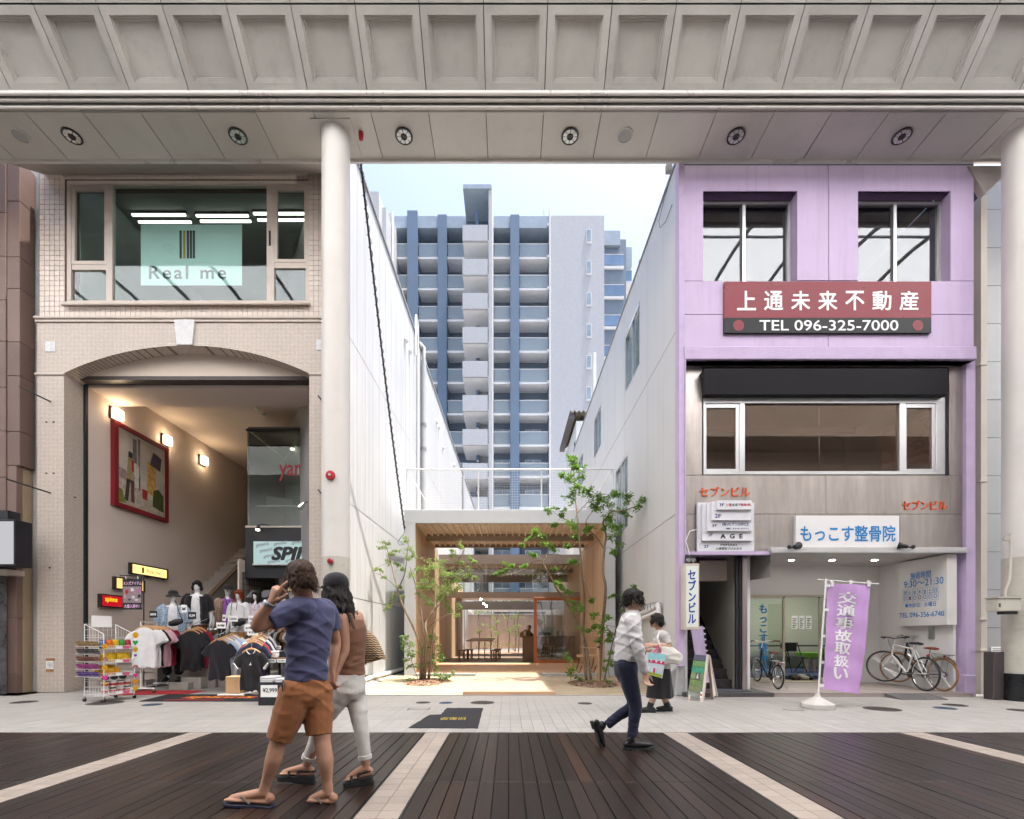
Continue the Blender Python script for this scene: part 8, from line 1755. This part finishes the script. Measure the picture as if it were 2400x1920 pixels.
def tree(name,label,cat,base,Y,stems,clusters,ln,dens,leafm,bark=BK,spread=.35,seed=1,droop=.2):
 rs=random.Random(seed);t=thing(name,label,cat,P(*base,Y));t.location.z=0;tk=MB();ends=[]
 for path,r0,r1 in stems:
  pts,rr=smoothpath(wp_(path,Y,spread),[r0+(r1-r0)*i/(len(path)-1)for i in range(len(path))],4);tk.tube(pts,rr,7);ends+=pts[len(pts)//3:]
 cr=MB()
 for(a,b,r)in clusters:
  Yc=Y+rs.uniform(-spread,spread);c=P(a,b,Yc);R_=r*Yc/F
  nb=max(3,int(r/5));near=min(ends,key=lambda e:(e-c).length)if ends else c
  if(near-c).length<1.2 and stems:tk.tube([near,(near+c)/2+V(0,0,.03),c],[.006,.005,.003],4)
  for q in range(nb):
   e=c+V(rs.gauss(0,.5),rs.gauss(0,.5),rs.gauss(0,.42))*R_;tk.tube([c,(c+e)/2+V(0,0,.01),e],[.003,.0025,.0015],3)
   for k in range(int(dens*r/nb)+1):
    f=rs.uniform(.2,1.05);p=c+(e-c)*f+V(rs.gauss(0,.16),rs.gauss(0,.16),rs.gauss(0,.12))*R_;leaf(cr,p,(p-c)+V(rs.uniform(-1,1),rs.uniform(-1,1),rs.uniform(-.6,.5)-droop)*R_,ln*rs.uniform(.65,1.2),rs)
 if tk.v:tk.build('trunk',bark,t,smooth='all',fix=False)
 cr.build('crown',leafm,t,fix=False);return t
c1=[(1015,1330,26),(1040,1345,26),(1000,1350,28),(985,1330,20),(1060,1350,24),(1020,1370,30),(1050,1375,26),(985,1375,24),(1080,1360,22),(1100,1345,16),(1110,1355,10),(1070,1380,22),(1035,1395,24),(995,1400,20),(1005,1415,16),(1045,1410,14),(1055,1430,14),(1080,1422,12),(1070,1440,12),(1030,1318,16),(1075,1318,16),(1100,1310,14),(1115,1317,10),(1060,1300,12),(1080,1285,14),(1060,1288,10),(905,1272,14),(895,1285,12),(890,1335,10),(880,1332,7),(900,1350,8),(920,1300,14),(930,1320,14),(915,1315,10),(950,1270,14),(960,1285,14),(955,1310,16),(940,1335,12),(925,1395,10),(915,1415,12),(908,1425,10),(940,1375,8),(965,1345,16),(970,1300,10),(930,1290,10),(945,1400,8)]
tree('garden_tree','slender light-leaved tree left of the boardwalk before the pavilion','tree',(988,1597),12.6,[([(985,1597),(983,1510),(944,1419),(932,1382),(919,1330),(908,1290),(900,1268)],.034,.008),([(932,1382),(948,1347),(954,1299),(958,1260)],.018,.006),([(943,1412),(920,1418),(904,1421)],.009,.003),([(930,1378),(900,1352),(870,1340)],.010,.003),([(990,1597),(993,1495),(985,1421),(972,1366),(960,1330)],.030,.008),([(995,1597),(1000,1499),(998,1462),(1018,1430),(1039,1403),(1060,1350),(1071,1321),(1089,1288)],.036,.007),([(1003,1597),(1015,1500),(1020,1458),(1024,1410),(1032,1370),(1100,1328)],.030,.007),([(998,1462),(985,1440),(978,1400)],.016,.006),([(1003,1470),(1040,1445),(1080,1432)],.010,.004)],c1,.056,9,LF1,seed=4,spread=.4)
c2=[(1345,1072,14),(1350,1085,20),(1340,1095,16),(1365,1110,14),(1330,1125,22),(1358,1140,18),(1345,1160,22),(1320,1118,12),(1375,1150,15),(1400,1165,24),(1385,1182,28),(1420,1178,28),(1440,1162,22),(1470,1165,22),(1500,1180,20),(1530,1200,16),(1545,1218,8),(1455,1200,22),(1430,1215,25),(1447,1235,20),(1432,1260,24),(1442,1290,14),(1415,1240,14),(1290,1190,14),(1315,1203,14),(1303,1228,14),(1345,1230,22),(1380,1235,20),(1350,1255,12),(1258,1250,16),(1280,1258,18),(1288,1275,18),(1255,1302,14),(1332,1275,18),(1225,1275,7),(1180,1338,14),(1200,1326,14),(1230,1325,12),(1165,1345,8),(1335,1315,18),(1300,1332,10),(1316,1370,18),(1330,1385,14),(1300,1365,10),(1350,1415,16),(1385,1410,14),(1362,1425,14),(1390,1440,12),(1395,1465,14),(1420,1450,12),(1375,1480,16),(1410,1475,14),(1432,1480,15),(1400,1500,14),(1425,1500,14),(1465,1390,14),(1490,1384,14),(1505,1400,12),(1460,1430,8),(1440,1395,10)]
tree('garden_tree','taller crooked tree with dark glossy leaves right of the boardwalk','tree',(1398,1600),12.25,[([(1404,1602),(1410,1492),(1417,1419),(1419,1375),(1413,1338),(1417,1284),(1420,1254),(1413,1226),(1421,1214),(1434,1200),(1462,1197),(1499,1187),(1532,1208),(1547,1220)],.045,.005),([(1374,1596),(1367,1495),(1370,1412),(1365,1356),(1361,1310),(1356,1236),(1352,1204),(1349,1169),(1345,1110),(1344,1066)],.038,.005),([(1386,1600),(1371,1502),(1335,1424),(1304,1380),(1298,1365),(1276,1326),(1274,1315),(1282,1299),(1284,1272)],.034,.007),([(1275,1316),(1252,1315),(1230,1334),(1200,1345),(1165,1352)],.018,.004),([(1282,1300),(1310,1300),(1322,1318),(1335,1318)],.010,.004),([(1416,1287),(1400,1262),(1382,1243),(1373,1223),(1388,1200)],.020,.006),([(1352,1204),(1375,1180),(1400,1160)],.012,.004),([(1336,1222),(1310,1210),(1290,1192)],.010,.003),([(1415,1600),(1428,1540),(1445,1470),(1462,1425),(1482,1392)],.020,.005),([(1361,1295),(1385,1280),(1405,1265)],.007,.003)],c2,.07,10,LF2,seed=8,spread=.4,droop=.35)
sh=lambda pts,r:[(a,b,r)for a,b in pts]
tree('leafy_shrub','bushy shrub with narrow leaves at the foot of the left tree','shrub',(1000,1597),12.5,[([(995,1597),(1000,1560),(1010,1520)],.012,.005),([(1005,1597),(1015,1560),(1025,1530)],.012,.004),([(1000,1597),(985,1550),(980,1520)],.010,.004)],sh([(1010,1500),(1020,1515),(1000,1520),(985,1530),(1012,1535),(1030,1545),(1000,1550),(1020,1560),(1038,1548),(985,1560),(1012,1492)],16),.10,2.2,LF3,seed=11,spread=.2)
tree('leafy_shrub','tall loose shrub against the grey pavilion post','shrub',(978,1597),12.9,[([(982,1597),(965,1550),(955,1500)],.010,.004)],sh([(955,1495),(950,1508),(965,1510),(955,1525),(968,1535),(950,1545),(962,1560),(945,1490)],15),.09,2.4,LF3,seed=12,spread=.2)
tree('leafy_shrub','low round green bush beside the mulch left of the boardwalk','shrub',(1045,1597),12.4,[],sh([(1022,1582),(1035,1578),(1048,1580),(1058,1575),(1030,1590),(1045,1590)],11),.07,4,LF3,seed=13,spread=.15)
for i,(a,b,y,cl)in enumerate(((1338,1596,11.9,[(1330,1538,10),(1340,1545,9),(1345,1570,12),(1335,1580,10),(1350,1582,9)]),(1428,1590,12.3,[(1430,1545,14),(1425,1560,12),(1435,1530,10)]),(1378,1605,11.7,[(1380,1600,9)]),(1420,1607,11.6,[(1418,1600,11)]),(1352,1598,12.0,[(1358,1593,7)]),(965,1600,12.4,[(958,1594,8),(968,1592,7)]))):tree('small_plant',('young stemmed plant left of the crooked tree','broad-leaved plant by the striding man','tiny bright tuft in the right mulch bed','green tuft at the foot of the stake','small seedling in the right mulch bed','small tuft left of the left mulch bed')[i],'plant',(a,b),y,[([(a,b),(a-2,(b+cl[0][1])/2),(cl[0][0],cl[0][1])],.007,.003)],cl,.12 if i<2 else .08,1.6 if i<2 else 4,LF2 if i<2 else LF1,seed=20+i,spread=.1)
st_=thing('tree_stake','wooden stake with black ties supporting the crooked tree','stake',P(1404,1604,12.0));MB().tube([P(1404,1604,12.0),P(1402,1502,12.0)],.04,8).build('post',mat('stake_wood',(.30,.19,.11),.8,var=.2),st_)
for q in(1525,1512):MB().lathe([(.048,-.02),(.048,.02)],P(1403,q-8,12.0),n=10).build('tie',M_['black'],st_)
MB().tube([P(1404,1520,12.0),P(1359,1517,12.2)],.014,6).build('cross_bar',mat('stake_wood','#000'),st_)
t=thing('hoop_seat','small wooden seat on bent black hoops behind the crooked tree','seat',P(1372,1575,13.2));MB().box(X(1353,13.2),X(1398,13.2),13.0,13.4,Z(1540,13.2),Z(1535,13.2)).build('seat',M_['cedarX'],t)
for a in(1358,1392):MB().tube([P(a,1538,13.2),P(a-2,1555,13.2),P(a-8,1572,13.2),P(a,1577,13.2),P(a+6,1560,13.3)],.013,6).build('hoop',M_['black'],t)
rs=random.Random(5)
for(cx_,cy_,rx_,ry_)in((X(1002,12.35),12.35,.58,1.0),(X(1389,11.9),11.9,.6,.95)):
 mb=MB()
 for i in range(900):
  a=rs.random()*6.283;k=math.sqrt(rs.random());x=cx_+rx_*k*math.cos(a);y=cy_+ry_*k*math.sin(a);z=.01+.05*(1-k*k);s=rs.uniform(.015,.04);an=rs.random()*6;d=V(math.cos(an),math.sin(an),rs.uniform(-.4,.4))*s;e=V(-math.sin(an),math.cos(an),rs.uniform(-.4,.4))*s*.5;c=V(x,y,z);mb.add([c-d-e,c+d-e,c+d+e,c-d+e],[(0,1,2,3)])
 mb.lathe([(.1,.06),(.5,.035),(.95,.006)],(0,0,0),n=1)if False else None
 stuff(mb.build('bark_mulch',mat('bark_chips',(.25,.145,.095),.9,var=.4,vs=40),fix=False))
for i,(a,y)in enumerate(((1122,31),(1150,33),(1165,32),(1192,31.5),(1207,33),(1215,32))):
 tree('rear_sapling',('first','second','third','fourth','fifth','sixth')[i]+' thin sapling from the left in the rear garden','tree',(a,1530),y,[([(a,1530),(a+2,1490),(a-2,1460),(a+3,1430)],.045,.012)],[(a+rs.randint(-10,10),rs.randint(1432,1500),8)for _ in range(6)],.13,2.5,LF1,seed=30+i,spread=.4)
tree('low_rear_shrub','low planting along the rear garden bed','shrub',(1160,1530),31,[],[(1120+i*9,1515-(i%3)*4,8)for i in range(12)],.12,2,LF1,seed=44,spread=.6)
tree('terrace_hedge','green hedge on a terrace seen through the pavilion roof gaps','hedge',(1170,1350),38.5,[],[(1085+i*11,1342+(i%3)*4,11)for i in range(20)]+[(1130+i*10,1404+(i%2)*3,8)for i in range(13)],.22,4,LF1,seed=45,spread=.5)
# bicycles
def bike(label,rear,ang,lean,R_,wb,frm,tyre,sad,sh,bh,city,steer=0):
 def turn(mb):
  c_,s_=math.cos(steer),math.sin(steer);x_=wb-.06;mb.v=[(x_+(v[0]-x_)*c_-v[1]*s_,(v[0]-x_)*s_+v[1]*c_,v[2])for v in mb.v];return mb
 t=thing('bicycle',label,'bicycle',(*rear,ZST),group='parked bicycles');t.rotation_euler=(0,lean,ang);t.rotation_mode='ZXY';t.rotation_euler=(lean,0,ang)
 B_=lambda mb,n_,m,par=t,**k:(turn(mb)if FT[0]else mb).build(n_,m,par,local=True,**k);FT=[False]
 for x,nm in((0,'rear'),(wb,'front')):
  FT[0]=x>0
  w_=B_(MB().tube([(x+(R_-.016)*math.cos(a),0,R_+(R_-.016)*math.sin(a))for a in[i*.1745 for i in range(36)]],.016,7,closed=True),'tyre',tyre,smooth=True)
  B_(MB().tube([(x+(R_-.038)*math.cos(a),0,R_+(R_-.038)*math.sin(a))for a in[i*.1745 for i in range(36)]],.009,6,closed=True),'rim',M_['chrome'],w_);q=MB()
  for i in range(28):a=i*.2244;q.tube([(x+.02*math.cos(a+1),.02*(-1)**i,R_+.02*math.sin(a+1)),(x+(R_-.04)*math.cos(a),0,R_+(R_-.04)*math.sin(a))],.0014,3)
  B_(q,'spokes',M_['chrome'],w_,fix=False);B_(MB().lathe([(.018,-.04),(.024,-.02),(.024,.02),(.018,.04)],(x,0,R_),(0,1,0),12),'hub',M_['steel'],w_)
  if city:B_(MB().tube([(x+(R_+.022)*math.cos(a),0,R_+(R_+.022)*math.sin(a))for a in[(.15 if x==0 else .5)+i*.21 for i in range(12)]],.02,6,flat=.35),'mudguard',M_['chrome'],smooth=True)
 FT[0]=False;bb=(wb*.42,0,R_*.82);st=(wb*.30,0,sh-.12);hd=(wb*.80,0,bh-.14);hl=(wb*.835,0,R_+.27 if R_>.3 else R_+.22);q=MB()
 if city:q.tube([hl,(wb*.6,0,R_*1.15),bb],.019,8);q.tube([hd,(wb*.62,0,R_*1.6),(wb*.37,0,R_*1.45)],.014,8)
 else:q.tube([hd,st],.016,8);q.tube([hl,bb],.019,8)
 q.tube([st,bb],.016,8);q.tube([hd,hl],.02,8)
 for s in(-.05,.05):q.tube([(bb[0],s*.6,bb[2]),(0,s,R_)],.009,6);q.tube([(st[0]-.02,s*.5,st[2]-.03),(0,s,R_)],.008,6)
 B_(q,'frame',frm,smooth=True);q=MB();FT[0]=True
 for s in(-.045,.045):q.tube([(hl[0]+.005,s,hl[2]-.01),(wb,s,R_)],[.014,.009],7)
 B_(q,'fork',frm if not city else M_['chrome'],smooth=True);FT[0]=False;B_(MB().tube([hd,(hd[0]-.03,0,bh)],.013,7).tube([st,(st[0]-.02,0,sh-.03)],.013,7),'posts',M_['chrome'])
 hb=B_(MB().tube([(hd[0]-(.16 if city else .02),-.27,bh+.03),(hd[0]-.02,-.16,bh+.03),(hd[0],0,bh),(hd[0]-.02,.16,bh+.03),(hd[0]-(.16 if city else .02),.27,bh+.03)],.011,7),'handlebar',M_['chrome']if city else M_['black'],smooth=True)
 for s in(-1,1):B_(MB().tube([(hd[0]-(.08 if city else .02),s*.21,bh+.03),(hd[0]-(.19 if city else .02),s*.30,bh+.03)],.017,8),'grip',sad if city else M_['black'],hb);B_(MB().tube([(hd[0]+.03,s*.17,bh+.02),(hd[0]-.02,s*.25,bh-.01)],.006,5),'brake_lever',M_['black'],hb)
 B_(MB().loft([((st[0]-.15,0,sh),(0,.07,0),(0,0,.025)),((st[0]-.08,0,sh+.005),(0,.075,0),(0,0,.03)),((st[0]+.04,0,sh),(0,.035,0),(0,0,.025)),((st[0]+.12,0,sh-.005),(0,.018,0),(0,0,.018))],12),'saddle',sad,smooth=True)
 ck=B_(MB().lathe([(.085,-.004),(.085,.004)],(bb[0],-.05,bb[2]),(0,1,0),20),'chainring',M_['bezel']);B_(MB().tube([(bb[0],-.07,bb[2]),(bb[0]+.16,-.07,bb[2]-.04)],.009,6).tube([(bb[0],.07,bb[2]),(bb[0]-.16,.07,bb[2]+.04)],.009,6),'cranks',M_['steel'],ck)
 for s in(-1,1):B_(MB().box(bb[0]-s*-.16-.04,bb[0]+s*.16+.04,-s*.08-.04,-s*.08+.04,bb[2]-s*.04-.01,bb[2]-s*.04+.012),'pedal',M_['black'],ck)
 B_(MB().lathe([(.05,-.012),(.03,.02)],(0,-.045,R_),(0,1,0),16),'sprocket',M_['bezel']);B_(MB().tube([(0,-.05,R_+.045),(bb[0],-.05,bb[2]+.085)],.004,4).tube([(0,-.05,R_-.045),(bb[0],-.05,bb[2]-.085)],.004,4),'chain',M_['bezel']);B_(MB().tube([(.04,-.07,R_-.03),(-.02,-.2,.0)],.008,6),'kickstand',M_['chrome']);B_(MB().ell((-.02,0,R_*2+.03),(.018,.025,.025),8,6),'reflector',M_['red'])
 if not city:B_(MB().tube([(hd[0]+.03,.12,bh),(hd[0]+.12,.02,bh-.1),(hd[0]+.04,0,bh-.25)],.004,5),'cable',M_['black'])
 if city==2:
  q=MB();x0_,x1_,z0_,z1_=wb*.84,wb*.84+.26,bh-.22,bh+.0
  for i in range(9):
   f=i/8;q.tube([(x0_+(x1_-x0_)*f,-.15,z0_),(x0_+(x1_-x0_)*f,-.17,z1_)],.002,3).tube([(x0_+(x1_-x0_)*f,.15,z0_),(x0_+(x1_-x0_)*f,.17,z1_)],.002,3);q.tube([(x1_,-.16+.32*f,z0_),(x1_+.02,-.16+.32*f,z1_)],.002,3).tube([(x0_,-.16+.32*f,z0_),(x0_,-.16+.32*f,z1_)],.002,3)
  for i in range(5):z=z0_+(z1_-z0_)*i/4;q.tube([(x0_,-.16,z),(x1_,-.16,z),(x1_,.16,z),(x0_,.16,z)],.0025,4,closed=True)
  B_(q,'basket',M_['steel'],fix=False)
 if city:B_(MB().box(-.16,.2,-.07,.07,R_*2+.06,R_*2+.075).tube([(-.05,-.06,R_*2+.06),(0,-.06,R_)],.006,5).tube([(-.05,.06,R_*2+.06),(0,.06,R_)],.006,5),'carrier',M_['chrome'])
 return t
tan_ty=mat('tan_tyre',(.30,.13,.05),.7);brs=mat('brown_saddle',(.22,.05,.025),.45)
bike('white framed road bicycle leaning by the porch wall',(8.36,9.72),R(90),R(5),.345,1.04,mat('white_bike',(.66,.64,.62),.3),M_['rubber'],M_['black'],.93,.98,0,R(32))
bike('dark city bicycle with wire basket and brown saddle nearest the wall',(8.68,9.68),R(92),R(4),.335,1.08,mat('navy_bike',(.02,.025,.04),.3),tan_ty,brs,.83,1.04,2,R(25))
bike('small black bicycle with brown saddle before the clinic door',(5.58,10.02),R(86),R(4),.255,.98,mat('green_black_bike',(.012,.02,.02),.3),M_['rubber'],mat('dull_brown_saddle',(.13,.05,.04),.5),.74,.92,1)
# lilac banner
fl_=thing('banner_flag','lilac upright banner with white characters on a white pole','banner',(X(1917,7.95),7.95,0));Yf=7.95
MB().tube([P(1917,1640,Yf),P(1936,1356,Yf)],.014,8).build('pole',M_['white'],fl_,smooth=True);MB().tube([P(1917,1358,Yf),P(1936,1360,Yf),P(2059,1369,Yf)],.009,8).build('arm',M_['white'],fl_,smooth=True);fc_=mat('banner_cloth',(.50,.30,.58),.8,var=.04,stain=.08)
cn4=[P(1941,1368,Yf),P(2043,1371,Yf),P(2015,1627,Yf),P(1926,1614,Yf)]
def ban(u,v):return cn4[0]*(1-u)*(1-v)+cn4[1]*u*(1-v)+cn4[2]*u*v+cn4[3]*(1-u)*v
def rip(x,z):return .016*math.sin(9*x+2.2*z)+.010*math.sin(23*x-3*z+1)+.005*math.sin(14*z+5*x)
q=MB();nu,nv=28,50;vs=[]
for j in range(nv+1):
 for i in range(nu+1):p=ban(i/nu,j/nv);vs.append((p.x,p.y+rip(p.x,p.z),p.z))
q.add(vs,[(j*(nu+1)+i,j*(nu+1)+i+1,(j+1)*(nu+1)+i+1,(j+1)*(nu+1)+i)for j in range(nv)for i in range(nu)]);q.build('cloth',fc_,fl_,smooth='all',fix=False)
for i,ch in enumerate('交通事故取扱い'):
 v0=.075+i*.118;a_,b_=ban(.27,v0+.105),ban(.66,v0+.105);up=(ban(.27,v0)-a_);o=lettering(ch,a_,((b_-a_).normalized(),up.normalized()),(b_-a_).length,up.length,wp,fl_,ext=.004,bold=.022,name='character')
 for v in o.data.vertices:v.co.y+=rip(v.co.x+fl_.location.x,v.co.z)-.001
for f in(.02,.25,.5,.75,.97):p=ban(0,f);c=P(1936,1356,Yf)*(1-f)+P(1920,1614,Yf)*f;MB().box(c.x-.012,p.x+.03,Yf-.012,Yf+.012,p.z-.022,p.z+.022).build('loop',M_['white'],fl_)
for a in(1950,1994,2036):MB().box(X(a-3,Yf),X(a+3,Yf),Yf-.012,Yf+.012,Z(1375,Yf),Z(1360,Yf)).build('loop',M_['white'],fl_)
bs_=MB();c=(X(1916,Yf),Yf,0);bs_.lathe([(.25,.0),(.255,.08),(.22,.10),(.12,.15),(.05,.19),(.035,.24)],c,n=8);bs_.build('base',mat('aged_white_plastic',(.52,.49,.46),.5,var=.1,stain=.4),fl_,bevel=.012,seg=2)
rp_=thing('kerb_ramp','grey plastic kerb ramp before the porch bicycles','ramp',(7.7,9.1,0));MB().prism([(8.95,.0),(9.37,.0),(9.37,.075),(8.95,.012)],(7.3,0,0),(0,1,0),(0,0,1),(.85,0,0)).build('wedge',mat('grey_rubber_ramp',(.13,.125,.125),.75,var=.12,bmp=.3),rp_)
for i in range(7):MB().hexa([(7.34+i*.12,9.0,.0205),(7.42+i*.12,9.0,.0205),(7.42+i*.12,9.34,.0715),(7.34+i*.12,9.34,.0715),(7.34+i*.12,9.0,.026),(7.42+i*.12,9.0,.026),(7.42+i*.12,9.34,.077),(7.34+i*.12,9.34,.077)]).build('tread_pad',mat('grey_rubber_ramp','#000'),rp_)
bpy.data.scenes.remove(TMP)
